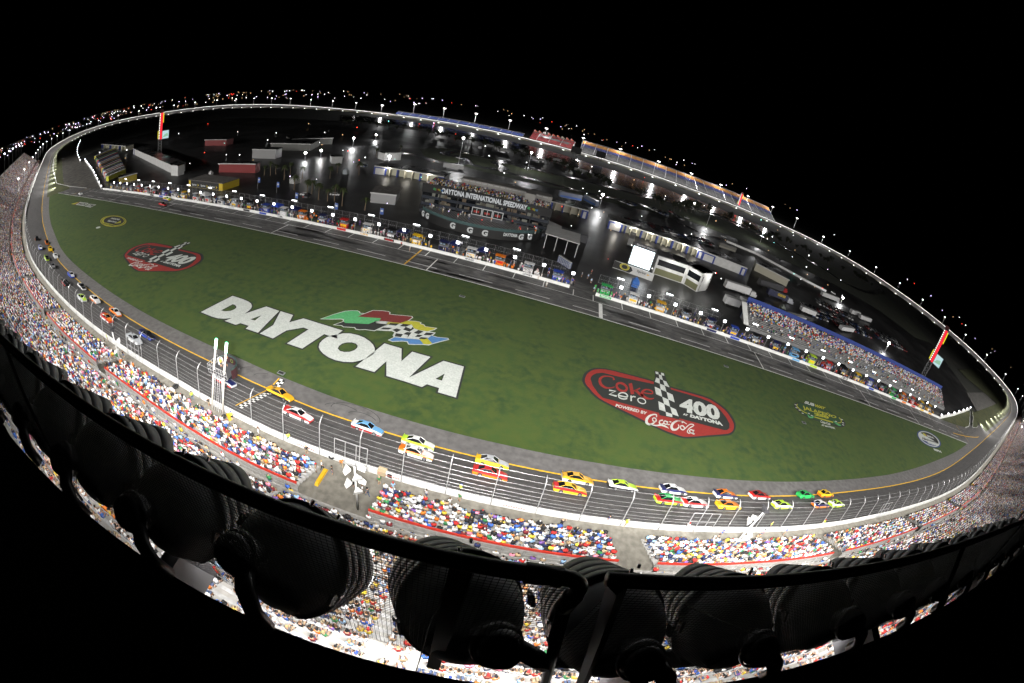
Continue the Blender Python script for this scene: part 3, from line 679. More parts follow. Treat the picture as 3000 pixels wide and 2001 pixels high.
LR, LT, LZ, LRise = 7, .8, 5.15, .36
PD = DW1+LR*LT+.1
AZ0 = 6.35
UD, UZ, UT, URise = PD+1.5, 7.4, .8, .615
def urows(s): return 27
alum = layered('bench_aluminium', [(.42,.42,.42),(.5,.5,.5),(.3,.3,.3)], [.3,2.], .5); red_m = mat('red_parapet_paint', (.5,.035,.02), .5, noise=.1, nscale=1)
glass_g = mat('greyish_clear_panel', (.5,.52,.53), .25, spec=.5)
stand = empty('grandstand', (0,0,0), 0, 'long grandstand full of spectators behind the near track wall', 'grandstand')
SS = np.arange(SLEFT, SRIGHT+.1, 3.0)
def sweep(mb, prof, s_arr, mi=0):
    rows = []
    for d, z in prof:
        x, y, _ = SP(s_arr, d); rows.append([(x[k], y[k], z) for k in range(len(x))])
    for a, b in zip(rows, rows[1:]): mb.strip(b, a, mi)
mb = MB(); sweep(mb, [(DW0,4.85),(PD,4.85)], SS); mb.build('walkway_floor', walk_m, stand)
mb = MB(); sweep(mb, [(PD,4.85),(PD,AZ0),(UD,AZ0),(UD,UZ)], SS); mb.build('aisle_floor', conc, stand)
ranges = []; s0 = SLEFT
for a, b in sorted(GAPS):
    if a > SRIGHT: break
    ranges.append((s0, a)); s0 = b
ranges.append((s0, SRIGHT))
for a, b in ranges:
    if b-a < 2: continue
    mb = MB(); sa = np.linspace(a, b, max(3, int((b-a)/3))); prof = []
    for k in range(LR): prof += [(DW1+k*LT, LZ+(k-1)*LRise if k else 4.85), (DW1+k*LT, LZ+k*LRise), (DW1+(k+1)*LT, LZ+k*LRise)]
    prof += [(PD, LZ+(LR-1)*LRise), (PD, AZ0)]
    sweep(mb, prof, sa)
    for k in range(LR): sweep(mb, [(DW1+k*LT+.42, LZ+k*LRise+.42),(DW1+k*LT+.7, LZ+k*LRise+.42)], sa, 1)
    mb.build('lower_seating', [conc, alum], stand)
    mb = MB(); sweep(mb, [(PD-.12,7.2),(PD-.12,8.35),(PD+.04,8.35),(PD+.04,8.0),(PD+.03,8.0),(PD+.03,AZ0)], sa); 
    o = mb.build('parapet', [conc, red_m], stand)
    for p in o.data.polygons:
        if p.center[2] > 8.1: p.material_index = 1
    mb = MB()
    for s in np.arange(a+.5, b, 2.4):
        x, y, r_ = SP(s, PD+.12); mb.box((float(x), float(y), 7.15), (.06,.06,1.6))
    sweep(mb, [(PD+.1,7.95),(PD+.14,7.95)], sa); sweep(mb, [(PD+.1,7.1),(PD+.14,7.1)], sa)
    mb.build('aisle_railing', mat('galvanised_rail', (.5,.5,.5), .4, .5), stand)
for a, b, n in ((SLEFT,-60,27),(-60,75,27),(75,SRIGHT,27)):
    mb = MB(); sa = np.linspace(a, b, max(3, int((b-a)/3))); prof = []
    for k in range(n): prof += [(UD+k*UT, UZ+k*URise), (UD+(k+1)*UT, UZ+k*URise)]
    prof += [(UD+n*UT, UZ+n*URise+1.2), (UD+n*UT+.3, UZ+n*URise+1.2), (UD+n*UT+.3, -1)]
    sweep(mb, prof, sa)
    for k in range(n): sweep(mb, [(UD+k*UT+.4, UZ+k*URise+.42),(UD+k*UT+.7, UZ+k*URise+.42)], sa, 1)
    mb.build('upper_seating', [conc, alum], stand)
    mb = MB(); sweep(mb, [(UD-.1,AZ0),(UD-.1,UZ+1.0),(UD-.02,UZ+1.0)], sa); mb.build('upper_front_wall', conc, stand)
# ---------------------------------------------------------------- spectators
SHIRT = [('white',(.78,.78,.78),30),('pale grey',(.5,.5,.52),9),('black',(.02,.02,.022),12),('navy blue',(.025,.035,.11),9),('red',(.5,.03,.025),8),('bright blue',(.05,.14,.5),6),('orange',(.72,.2,.03),4),('yellow',(.75,.55,.06),5),('green',(.04,.22,.08),3),('maroon',(.2,.025,.03),3),('tan',(.4,.29,.17),6),('light blue',(.3,.48,.7),5),('pink',(.75,.25,.35),2),('purple',(.2,.1,.35),2),('dark grey',(.11,.11,.115),6)]
PANTS = [('denim',(.08,.11,.2)),('khaki',(.38,.3,.19)),('black',(.02,.02,.02)),('pale',(.55,.54,.5))]
SKIN = [(.5,.29,.19),(.42,.23,.14),(.6,.38,.28),(.22,.11,.06)]
HAIR = [('dark hair',(.03,.02,.014)),('brown hair',(.12,.065,.03)),('fair hair',(.42,.3,.14)),('white cap',(.75,.75,.75)),('black cap',(.015,.015,.016)),('red cap',(.5,.03,.03)),('blue cap',(.04,.08,.35)),('tan hat',(.5,.4,.25))]
_sw = np.array([s[2] for s in SHIRT], float); _sw /= _sw.sum()
nr = np.random.RandomState(11)
def seats():
    out = []
    for a, b in ranges:                         # lower block
        for k in range(LR):
            s = np.arange(a+.4, b-.3, .53); out.append(np.stack([s, s*0+DW1+k*LT+.5, s*0+LZ+k*LRise, s*0+k, s*0], 1))
    for k in range(27):
        for a, b in ((SLEFT,SRIGHT),):
            s = np.arange(a+.3, b, .53); s = s[np.abs(np.mod(s+6, 17)-8.5) < 7.9]
            out.append(np.stack([s, s*0+UD+k*UT+.5, s*0+UZ+k*URise, s*0+k, s*0+1], 1))
    for a, b in ranges:
        s = np.arange(a, b, 1.3); out.append(np.stack([s+nr.uniform(-.5,.5,len(s)), nr.uniform(PD+.4,UD-.4,len(s)), s*0+AZ0, s*0+99, s*0+2], 1))
    return np.concatenate(out)
ST = seats(); ST[:, 0] += nr.uniform(-.1,.1,len(ST))
keep = nr.rand(len(ST)) < np.where(ST[:, 4] == 2, .7, .93)
keep &= ~((ST[:, 4] == 1) & (ST[:, 3] >= 21) & (nr.rand(len(ST)) < .35))      # emptier top rows under the roof
keep &= ~((ST[:, 4] == 1) & (ST[:, 3] >= 19) & (ST[:, 0] > -40) & (ST[:, 0] < -8) & (nr.rand(len(ST)) < .5))
ST = ST[keep]
X, Yv, RZv = SP(ST[:, 0], ST[:, 1]); ST = np.c_[X, Yv, ST[:, 2], RZv+nr.uniform(-.35,.35,len(X)), ST[:, 3], ST[:, 4], ST[:, 0]]
Dist = np.sqrt(ST[:, 0]**2+ST[:, 1]**2+(ST[:, 2]-CAMH)**2)
SHI = nr.choice(len(SHIRT), len(ST), p=_sw); PAI = nr.choice(4, len(ST), p=[.4,.25,.2,.15]); SKI = nr.choice(4, len(ST), p=[.45,.2,.27,.08]); HAI = nr.choice(8, len(ST), p=[.26,.2,.1,.16,.1,.08,.05,.05])
STAND = (nr.rand(len(ST)) < np.where(ST[:, 5] == 0, .45, .2)) | (ST[:, 5] == 2)
# body prototypes grown on a skeleton
def body(pose):
    """joints: name -> (x, y, z, radius); the figure looks along +y"""
    J = {'pelvis':(0,0,.95,.15),'waist':(0,0,1.12,.145),'chest':(0,-.01,1.33,.165),'neck':(0,0,1.5,.06),'head':(0,.02,1.62,.098),'crown':(0,.01,1.72,.075)}
    for s, n in ((-1,'l'),(1,'r')):
        J['hip'+n] = (s*.1,0,.9,.105); J['knee'+n] = (s*.11,.02,.49,.07); J['ankle'+n] = (s*.12,-.01,.09,.045); J['toe'+n] = (s*.13,.15,.04,.042)
        J['sho'+n] = (s*.19,-.01,1.42,.068); J['elb'+n] = (s*.27,-.02,1.15,.05); J['wri'+n] = (s*.27,.08,.92,.036); J['han'+n] = (s*.265,.11,.83,.036)
    if pose == 'seated':
        d = .49
        for k in list(J):
            x, y, z, r = J[k]; J[k] = (x, y, z-d, r)
        for s, n in ((-1,'l'),(1,'r')):
            J['knee'+n] = (s*.14,.42,.47,.075); J['ankle'+n] = (s*.14,.44,.1,.045); J['toe'+n] = (s*.15,.6,.05,.042)
            J['elb'+n] = (s*.26,.06,.67,.05); J['wri'+n] = (s*.17,.28,.6,.036); J['han'+n] = (s*.14,.36,.58,.036)
        J['chest'] = (0,.02,.84,.165); J['head'] = (0,.07,1.13,.098); J['crown'] = (0,.06,1.23,.075); J['neck'] = (0,.03,1.01,.06)
    if pose == 'arm_raised':
        J['elbr'] = (.33,.12,1.55,.05); J['wrir'] = (.3,.18,1.8,.036); J['hanr'] = (.29,.2,1.88,.036)
        J['elbl'] = (-.3,.1,1.2,.05); J['wril'] = (-.14,.25,1.25,.036); J['hanl'] = (-.06,.28,1.28,.036)
    if pose == 'walking':
        J['kneel'] = (-.1,.2,.52,.07); J['anklel'] = (-.11,.16,.11,.045); J['toel'] = (-.11,.31,.07,.042)
        J['kneer'] = (.1,-.06,.48,.07); J['ankler'] = (.11,-.26,.14,.045); J['toer'] = (.11,-.13,.04,.042)
        J['wril'] = (-.28,-.08,.93,.036); J['hanl'] = (-.28,-.08,.84,.036); J['wrir'] = (.25,.2,.97,.036); J['hanr'] = (.24,.25,.9,.036)
    E_ = [('pelvis','waist'),('waist','chest'),('chest','neck'),('neck','head'),('head','crown')]
    for n in 'lr': E_ += [('pelvis','hip'+n),('hip'+n,'knee'+n),('knee'+n,'ankle'+n),('ankle'+n,'toe'+n),('chest','sho'+n),('sho'+n,'elb'+n),('elb'+n,'wri'+n),('wri'+n,'han'+n)]
    ks = list(J); me = bpy.data.meshes.new('body'); me.from_pydata([J[k][:3] for k in ks], [(ks.index(a), ks.index(b)) for a, b in E_], [])
    ob = bpy.data.objects.new('body', me); COL.objects.link(ob)
    md = ob.modifiers.new('skin', 'SKIN')
    for i, k in enumerate(ks):
        v = me.skin_vertices[0].data[i]; v.radius = (J[k][3], J[k][3]*(.78 if k in ('chest','waist','pelvis') else 1)); v.use_root = (k == 'pelvis')
    md2 = ob.modifiers.new('sub', 'SUBSURF'); md2.levels = 1; md2.render_levels = 1
    dg = bpy.context.evaluated_depsgraph_get(); m2 = bpy.data.meshes.new_from_object(ob.evaluated_get(dg)); bpy.data.objects.remove(ob)
    short = pose != 'walking'; m2.materials.clear()
    for _ in range(4): m2.materials.append(mat('cloth', (.5,.5,.5), .9))
    for p in m2.polygons:
        c = np.array(p.center[:]); best = None
        for a, b in E_:
            A, B = np.array(J[a][:3]), np.array(J[b][:3]); t = np.clip(((c-A)@(B-A))/((B-A)@(B-A)+1e-9), 0, 1); d = np.linalg.norm(c-A-t*(B-A))
            if best is None or d < best[0]: best = (d, a, b, t)
        _, a, b, t = best; mi = 0
        if a in ('waist','chest','pelvis') and b in ('waist','chest','neck') or b[:3] == 'sho' or (a[:3] == 'sho' and t < .75): mi = 1
        if b == 'neck' and t > .75: mi = 0
        if b[:3] == 'hip' or a[:3] == 'hip' or (a == 'pelvis' and t < .35): mi = 2
        if a[:3] == 'hip' and short and t > .92: mi = 0
        if b[:3] == 'toe' or (b[:5] == 'ankle' and t > .93): mi = 3
        if a[:4] == 'knee' and not short and t < .93: mi = 2
        p.material_index = mi; p.use_smooth = True
    m2.name = 'person_'+pose; return m2, J
PROTO = {p: body(p) for p in ('seated','standing','arm_raised','walking')}
def hair_mesh(J):
    mb = MB(); hx, hy, hz, _ = J['head']; A = Matrix.Translation((hx, hy-.012, hz+.03))
    mb.lathe([(.108,-.03),(.113,.02),(.1,.075),(.06,.11),(0,.12)], A, 12); return mb
def cap_mesh(J):
    mb = hair_mesh(J); hx, hy, hz, _ = J['head']; mb.add([(-.07,hy+.07,hz+.04),(.07,hy+.07,hz+.04),(.06,hy+.2,hz+.03),(-.06,hy+.2,hz+.03)], [(0,1,2,3)]); return mb
def meshdata(mb, name, m):
    o = mb.build(name, m, smooth=True); me = o.data; bpy.data.objects.remove(o); return me
dummy = mat('cloth', (.5,.5,.5), .9)
HMESH = {p: (meshdata(hair_mesh(J), 'hair', dummy), meshdata(cap_mesh(J), 'cap', dummy)) for p, (m, J) in PROTO.items()}
def cm(kind, n, c): return mat('%s_%s' % (n.replace(' ', '_'), kind), c, .9)
shoe_m = mat('dark_shoes', (.04,.04,.04), .7)
NPEOPLE = [0]
def person(pose, loc, rz, shirt, pants=0, skin=0, hair=0, label='', group=None, scale=1., shirtcol=None):
    me, J = PROTO[pose]; o = bpy.data.objects.new('person', me); COL.objects.link(o)
    o.location = loc; o.rotation_euler = (0,0,rz); o.scale = (scale,)*3
    sn, sc = (SHIRT[shirt][0], SHIRT[shirt][1]) if shirtcol is None else shirtcol
    ms = [cm('skin', 'tone%d' % skin, SKIN[skin]), cm('shirt', sn, sc), cm('trousers', PANTS[pants][0], PANTS[pants][1]), shoe_m]
    for k in range(4): o.material_slots[k].link = 'OBJECT'; o.material_slots[k].material = ms[k]
    hn, hc = HAIR[hair]; cap = hair >= 3; h = bpy.data.objects.new('cap' if cap else 'hair', HMESH[pose][1 if cap else 0]); COL.objects.link(h); h.parent = o
    h.material_slots[0].link = 'OBJECT'; h.material_slots[0].material = cm('headwear' if cap else 'tint', hn, hc)
    tag(o, label, 'person', group); NPEOPLE[0] += 1; return o
# who is really in view near us (rays from the camera past the floodlights)
bpy.context.view_layer.update(); dg = bpy.context.evaluated_depsgraph_get()
order = np.argsort(Dist); INDIV = []; cells = set()
for i in order:
    if len(INDIV) >= 215 or Dist[i] > 60: break
    hd = Vector((ST[i,0], ST[i,1], ST[i,2]+1.15)); u, v = pix(*hd)
    if not (5 < u < 2990 and 5 < v < 1995): continue
    o_ = Vector((0,0,CAMH)); d = hd-o_; L = d.length
    ok, loc, nrm, idx, ob, mtx = SC.ray_cast(dg, o_, d.normalized(), distance=L-1.0)
    if ok: continue
    INDIV.append(i)
ORD = ['front','second','third','fourth','fifth','sixth','seventh','eighth','ninth','tenth','eleventh','twelfth','thirteenth','fourteenth','fifteenth','sixteenth','seventeenth','eighteenth','nineteenth','twentieth','twenty-first','twenty-second','twenty-third','twenty-fourth','twenty-fifth','twenty-sixth','top']
def zone(u, v):
    if u < 560: return 'mesh at far left'
    if u < 1040: return 'mesh left of centre'
    if u < 1300: return 'mesh left of flat post'
    if u < 1620: return 'mesh between the posts'
    if u < 2100: return 'mesh right of rail elbow'
    return 'mesh at far right'
seen = {}
sel = sorted(INDIV, key=lambda i: (ST[i,5], ST[i,4], ST[i,6]))
for q, i in enumerate(sel):
    u, v = pix(ST[i,0], ST[i,1], ST[i,2]+1)
    same = [j for j in (sel[q-1] if q else None, sel[q+1] if q+1 < len(sel) else None) if j is not None and ST[j,4] == ST[i,4] and abs(ST[j,6]-ST[i,6]) < 1.4]
    nb = ' and '.join(SHIRT[SHI[j]][0] for j in same)
    deckn = 'upper' if ST[i,5] == 1 else 'lower'; row = ORD[min(26, int(ST[i,4]))] if ST[i,5] < 2 else 'aisle'
    lb = '%s %s shirt, %s, %s stand %s row%s' % ('standing' if STAND[i] else 'seated', SHIRT[SHI[i]][0], HAIR[HAI[i]][0], deckn, row, (' beside '+nb) if nb else '')
    if lb in seen: lb = lb+', '+zone(u, v).replace('mesh ', '')
    k = 2
    while lb in seen: lb = '%s %s shirt, %s, %s stand, %s, number %d from left in %s row' % ('standing' if STAND[i] else 'seated', SHIRT[SHI[i]][0], HAIR[HAI[i]][0], deckn, zone(u,v), k, row); k += 1
    seen[lb] = 1
    pose = ('arm_raised' if nr.rand() < .15 else 'standing') if STAND[i] else 'seated'
    person(pose, (ST[i,0], ST[i,1], ST[i,2]), ST[i,3], SHI[i], PAI[i], SKI[i], HAI[i], lb, 'spectators seated nearest below the roof', nr.uniform(.94,1.06))
# everyone else: one crowd, built from small figures
def fig(pose):
    """low figure: vertices, faces, part index per vertex (0 skin 1 shirt 2 trousers 3 hair)"""
    mb = MB(); z = 0 if pose == 'stand' else -.45
    mb.box((0,0,1.22+z), (.42,.24,.56), 1, taper=1.08)
    mb.lathe([(0,-.12),(.075,-.09),(.1,0),(.085,.07)], Matrix.Translation((0,.02,1.64+z)), 6, 0); mb.lathe([(.11,.0),(.1,.07),(0,.13)], Matrix.Translation((0,0,1.64+z)), 6, 3)
    for s in (-1, 1):
        mb.box((s*.26,.02,1.28+z), (.11,.15,.38), 1); mb.box((s*.25,.12,1.02+z), (.08,.22,.1), 0)
        if pose == 'stand': mb.box((s*.1,0,.48), (.16,.2,.95), 2)
        else: mb.box((s*.12,.22,.5), (.16,.5,.17), 2); mb.box((s*.12,.43,.22), (.12,.13,.44), 0)
    part = np.zeros(len(mb.v), int)
    for f, m in zip(mb.f, mb.m):
        for i in f: part[i] = m
    return np.array(mb.v), mb.f, part
def fig_low():
    mb = MB(); mb.box((0,.02,.8), (.46,.3,.62), 1); mb.box((0,.03,1.2), (.2,.2,.24), 3); mb.box((0,.3,.5), (.36,.4,.2), 2)
    part = np.zeros(len(mb.v), int)
    for f, m in zip(mb.f, mb.m):
        for i in f: part[i] = m
    return np.array(mb.v), mb.f, part
SHC = np.array([s[1] for s in SHIRT]); PAC = np.array([s[1] for s in PANTS]); SKC = np.array(SKIN); HAC = np.array([h[1] for h in HAIR])
def crowd_mesh(name, groups, material):
    """groups: (figure, xyz, rz, shirtcol, pantcol, skincol, haircol, scale)"""
    V = []; F3 = []; LT = []; CO = []; off = 0
    for (fv, ff, part), P, rz, sh, pa, sk_, ha, sca in groups:
        n, k = len(P), len(fv)
        if n == 0: continue
        c, s = np.cos(rz)[:, None], np.sin(rz)[:, None]; x = fv[None, :, 0]*sca[:, None]; y = fv[None, :, 1]*sca[:, None]; z = fv[None, :, 2]*sca[:, None]
        W = np.stack([x*c-y*s+P[:, 0:1], x*s+y*c+P[:, 1:2], z+P[:, 2:3]], 2).reshape(-1, 3)
        pal = np.stack([sk_, sh, pa, ha], 1); CO.append(pal[:, part].reshape(-1, 3)); V.append(W)
        for L in sorted(set(map(len, ff))):
            fa = np.array([f for f in ff if len(f) == L]); g = (fa[None]+(np.arange(n)*k)[:, None, None]).reshape(-1, L)+off
            F3.append((L, g))
        off += n*k
    V = np.concatenate(V); CO = np.concatenate(CO)
    me = bpy.data.meshes.new(name); me.vertices.add(len(V)); me.vertices.foreach_set('co', V.astype(np.float32).ravel())
    idx = np.concatenate([g.ravel() for L, g in F3]); tot = np.concatenate([np.full(len(g), L) for L, g in F3])
    me.loops.add(len(idx)); me.loops.foreach_set('vertex_index', idx.astype(np.int32)); me.polygons.add(len(tot))
    me.polygons.foreach_set('loop_start', np.r_[0, np.cumsum(tot)[:-1]].astype(np.int32)); me.polygons.foreach_set('loop_total', tot.astype(np.int32))
    at_ = me.color_attributes.new('Col', 'FLOAT_COLOR', 'POINT'); at_.data.foreach_set('color', np.c_[CO, np.ones(len(CO))].astype(np.float32).ravel())
    me.update(calc_edges=True); me.validate(); me.materials.append(material); o = bpy.data.objects.new(name, me); COL.objects.link(o); o['kind'] = 'stuff'; return o
cloth_v = vcol_mat('crowd_clothing', .9)
rest = np.ones(len(ST), bool); rest[INDIV] = False
near = rest & (Dist < 95); far = rest & ~near & (nr.rand(len(ST)) < .93)
jit = nr.uniform(.8,1.2,(len(ST),1)); sca = nr.uniform(.92,1.08,len(ST))
def grp(f, m): return (f, ST[m, :3], ST[m, 3], SHC[SHI[m]]*jit[m], PAC[PAI[m]], SKC[SKI[m]], HAC[HAI[m]], sca[m])
o = crowd_mesh('crowd', [grp(fig('sit'), near & ~STAND), grp(fig('stand'), near & STAND)], cloth_v); o['label'] = 'dense crowd of spectators in colourful shirts filling the near stand'
o = crowd_mesh('crowd', [grp(fig_low(), far)], cloth_v); o['label'] = 'distant crowd packed into both far ends of the grandstand'
print('SEATS', len(ST), 'near', near.sum(), 'far', far.sum(), 'indiv', len(INDIV))
make_mesh_panel()
# ---------------------------------------------------------------- catch fence on the wall
steel = mat('galvanised_steel', (.55,.55,.56), .35, .6); dkst = mat('dark_steel', (.06,.06,.065), .5, .3)
fence = empty('catch_fence', (0,0,0), 0, 'tall steel catch fence with curved posts and cables along the near track wall', 'fence')
S_at = lambda x, y: float(((_cs[near_i(x, y)]-_cs[S0]+LOOP/2) % LOOP)-LOOP/2)
sf0 = S_at(*at(760,1248,4.9)[:2]); FST = 5.75
def fence_line(s, h):
    """point of the leaning fence at height h above the wall top"""
    x0, y0, r = SP(s, .25); nx, ny = -math.sin(float(r)), math.cos(float(r))
    lean = .19*h if h < 3.3 else .19*3.3+1.35*(1-math.cos(min(PI/2, (h-3.3)/1.35)))
    z0 = float(np.interp(np.mod(_cs[S0]+s, LOOP), _cs, _ff))
    return (float(x0)+nx*lean, float(y0)+ny*lean, z0+(h if h < 3.3 else 3.3+1.35*math.sin(min(PI/2, (h-3.3)/1.35))))
posts = sorted([sf0+FST*k for k in range(-75, 90)], key=lambda s: np.hypot(*[float(v) for v in SP(s, 0)[:2]]))
mbf = MB()
for n_, s in enumerate(posts):
    mb = MB() if n_ < 96 else mbf; P = [fence_line(s, h) for h in (-1.0,1,2.2,3.3,3.7,4.1,4.5,4.9,5.3)]
    mb.tube(P, .065 if n_ < 96 else .08, 6, caps=True)
    for h in (.4,1,1.6,2.2,2.8,3.4,4): q = fence_line(s, h); mb.box((q[0],q[1],q[2]), (.12,.12,.06)) if n_ < 60 else None
    if n_ < 96: mb.build('post', steel, fence, True)
o = mbf.build('far_posts', steel, fence); o['kind'] = 'stuff'
mb = MB(); ss = np.arange(min(posts), max(posts), 3.)
for h in (.35,.8,1.3,1.9,2.6,3.3,4.1,4.9): mb.tube([fence_line(s, h) for s in ss], .013, 4)
mb.build('cables', mat('fence_cable', (.5,.5,.5), .4, .5), fence)
for px, py, w_ in ((1005,1345,4.6),(2050,1548,4.6),(392,1040,4.4),(2580,1510,4.6)):
    s = S_at(*at(px, py, 4.9)[:2]); mb = MB()
    for k in np.linspace(-w_/2, w_/2, 4): mb.tube([fence_line(s+k, -.6), fence_line(s+k, 2.7)], .06, 6)
    for h in (-.6, 1.1, 2.7): mb.tube([fence_line(s-w_/2, h), fence_line(s+w_/2, h)], .06, 6)
    mb.build('gate', steel, fence)
# red sponsor-like marks on the rear of the wall (unreadable in the photo: plain red strokes)
mb = MB()
for px, py in ((690,1208),(880,1305),(1110,1380),(1440,1462),(2330,1552)):
    s = S_at(*at(px, py, 4.9)[:2])
    for k in range(9):
        a = SP(s+k*.32, .47); b = SP(s+k*.32+.22, .47); mb.add([(float(a[0]),float(a[1]),5.25),(float(b[0]),float(b[1]),5.25),(float(b[0]),float(b[1]),5.45),(float(a[0]),float(a[1]),5.45)], [(0,1,2,3)])
o = mb.build('wall_marks', mat('faded_red_marks', (.6,.2,.18), .6)); tag(o, kind='structure')
# ---------------------------------------------------------------- stock cars
CARC = {'white':(.75,.75,.75),'black':(.012,.012,.014),'red':(.55,.02,.02),'orange':(.8,.2,.015),'yellow':(.8,.5,.02),'lime':(.5,.75,.04),'blue':(.03,.07,.42),'navy':(.015,.02,.09),'light blue':(.15,.4,.7),'green':(.03,.42,.1),'silver':(.5,.52,.55),'gold':(.7,.38,.02),'dark red':(.28,.015,.015),'grey':(.25,.25,.26)}
glass_m = mat('dark_car_glass', (.01,.011,.013), .08, spec=.8); tyre_m = mat('tyre_rubber', (.015,.015,.015), .75); rim_m = mat('wheel_rim', (.3,.3,.32), .3, .8)
def cpaint(c): return mat('car_paint_'+c.replace(' ', '_'), CARC[c], .3, coat=.6)
def make_car():
    r = empty('race_car', (0,0,0)); r['category'] = 'race car'; r['group'] = 'stock cars in the race'
    ST_ = [(-2.52,.80,.32,.82,.0),(-2.4,.92,.2,.95,.0),(-1.7,.97,.16,.96,0),(-.9,1.0,.14,.92,0),(0,1.0,.13,.9,0),(.9,1.0,.13,.86,0),(1.7,.98,.12,.76,0),(2.25,.93,.1,.62,0),(2.5,.8,.12,.5,0)]
    mb = MB(); n = 10; vs = []; 
    for x, w_, z0, z1, _ in ST_:
        zm = z0+(z1-z0)*.6
        vs += [(x,-w_*.9,z0),(x,-w_,z0+.1),(x,-w_,zm),(x,-w_*.93,z1-.05),(x,-w_*.75,z1),(x,w_*.75,z1),(x,w_*.93,z1-.05),(x,w_,zm),(x,w_,z0+.1),(x,w_*.9,z0)]
    for i in range(len(ST_)-1):
        for k in range(n):
            k2 = (k+1) % n; mi = 0
            if k in (0,1,7,8): mi = 1
            if k == 4 and i >= 5: mi = 2
            mb.add([vs[i*n+k], vs[i*n+k2], vs[(i+1)*n+k2], vs[(i+1)*n+k]], [(0,3,2,1)], mi)
    mb.add(vs[:n], [tuple(range(n))], 1); mb.add(vs[-n:], [tuple(range(n-1,-1,-1))], 0)
    mb.build('body', [dummy]*3, r, False)
    g0 = [(-1.85,-.78,.93),(.85,-.8,.87),(.85,.8,.87),(-1.85,.78,.93)]; g1 = [(-.95,-.58,1.31),(.05,-.6,1.32),(.05,.6,1.32),(-.95,.58,1.31)]
    mb = MB(); mb.add(g0+g1, [(0,1,5,4),(1,2,6,5),(2,3,7,6),(3,0,4,7)]); mb.build('windows', glass_m, r)
    mb = MB(); mb.add([(p[0],p[1],p[2]+.015) for p in g1]+[(p[0]*1.0,p[1]*1.04,p[2]-.07) for p in g1], [(0,1,2,3),(0,4,5,1),(1,5,6,2),(2,6,7,3),(3,7,4,0)])
    for a, b in zip(g0, g1): mb.tube([a, b], .05, 4)
    mb.build('roof', dummy, r)
    mb = MB(); mb.box((-2.45,0,1.02), (.06,1.6,.16)); mb.build('spoiler', dummy, r)
    mb = MB(); mb.box((2.5,0,.11), (.18,1.5,.04)); mb.build('splitter', tyre_m, r)
    for x in (-1.38, 1.42):
        for y in (-.86, .86):
            mb = MB(); mb.cyl((x,y-.14,.33),(x,y+.14,.33), .34, 14, 0); mb.cyl((x,y-.15,.33),(x,y+.15,.33), .2, 10, 1); mb.build('wheel', [tyre_m, rim_m], r)
    return r
def paint_car(r, c1, c2, c3):
    for ch in r.children:
        nm = ch.name.split('.')[0]; cs = {'body': (c1, c2, c3), 'roof': (c3,), 'spoiler': (c1,)}.get(nm)
        if cs:
            for k, c in enumerate(cs): ch.material_slots[k].link = 'OBJECT'; ch.material_slots[k].material = cpaint(c)
CARS = [(107,698,'black','orange','black','black and orange car, rearmost of the field coming through the left bend'),(136,710,'orange','black','black','orange and black car beside the rearmost black car in the left bend'),(117,725,'blue','white','white','blue and white car in the left bend near the fence'),(146,729,'yellow','yellow','yellow','all yellow car in the left bend'),(161.5,750,'white','silver','white','white car just ahead of the all yellow car on the left bend'),(135.5,756,'lime','white','black','lime, white and black car by the fence in the left bend'),(153,778.5,'black','white','grey','black and white car with lime neighbour behind it, by the left fence'),(207,805,'blue','blue','white','bright blue car on the yellow line left of the big lettering'),(189.5,827.5,'black','red','black','black car with red sides by the fence left of the bright blue one'),(238,840,'white','black','black','white and black car with orange trim just ahead of the bright blue one'),(238.5,873,'silver','white','lime','pale silver car with lime roof on the left of the track'),(277,877.5,'white','orange','white','white car with orange sides left of the tall mast'),(336,915,'orange','black','white','orange, black and white car running by the yellow line'),(311,932,'red','white','orange','red and white car with orange roof just behind the camera mast'),(429.6,981,'navy','blue','black','navy car next to the silver one left of the flag stand'),(391,993.5,'silver','white','silver','plain silver car left of the flag stand'),(655,1114,'silver','red','navy','silver car with red tail passing beneath the flag stand'),(819,1155,'gold','black','gold','gold and black car just over the start line'),(872,1215,'red','white','white','red and white car right of the start line, behind the fence'),(1076,1255,'white','dark red','light blue','white car with light blue roof and dark red sills'),(1225,1299,'lime','silver','white','lime car running beside an orange and white car'),(1219,1327.5,'orange','white','white','orange and white car running beside a lime car'),(1442,1355,'yellow','lime','silver','yellow-green car running beside a bright red car'),(1436,1387,'red','orange','red','bright red car running beside a yellow-green car'),(1693,1404,'gold','white','gold','gold and white car on the yellow line, beside the red-yellow car'),(1670,1434,'red','yellow','yellow','red car with yellow roof beside the gold and white car'),(1825.5,1425.5,'white','black','lime','white car with lime roof running alone on the yellow line'),(1974,1436,'navy','white','white','navy and white car paired with a green-topped red car'),(1961,1466,'red','lime','green','red car with green roof beside a navy and white car'),(2038,1474.5,'red','white','white','red and white car near the wall behind the navy pair'),(2127.6,1450,'navy','white','orange','navy car with orange roof beside a plain gold car'),(2136,1481,'gold','yellow','orange','gold yellow car beside the orange-roofed navy car'),(2227.6,1453,'red','white','dark red','red car with white flank, alone on the yellow line to the right'),(2293.5,1481,'white','lime','lime','white car with lime bonnet close to the right fence'),(2361.5,1451,'green','green','green','green car following the leading yellow car'),(2421,1448,'yellow','orange','yellow','leading yellow car on the yellow line at the right'),(2406,1478.5,'navy','orange','white','navy and orange car behind the leading white one'),(2453,1477,'white','lime','lime','leading white car with lime roof nearest the right fence')]
car0 = make_car()
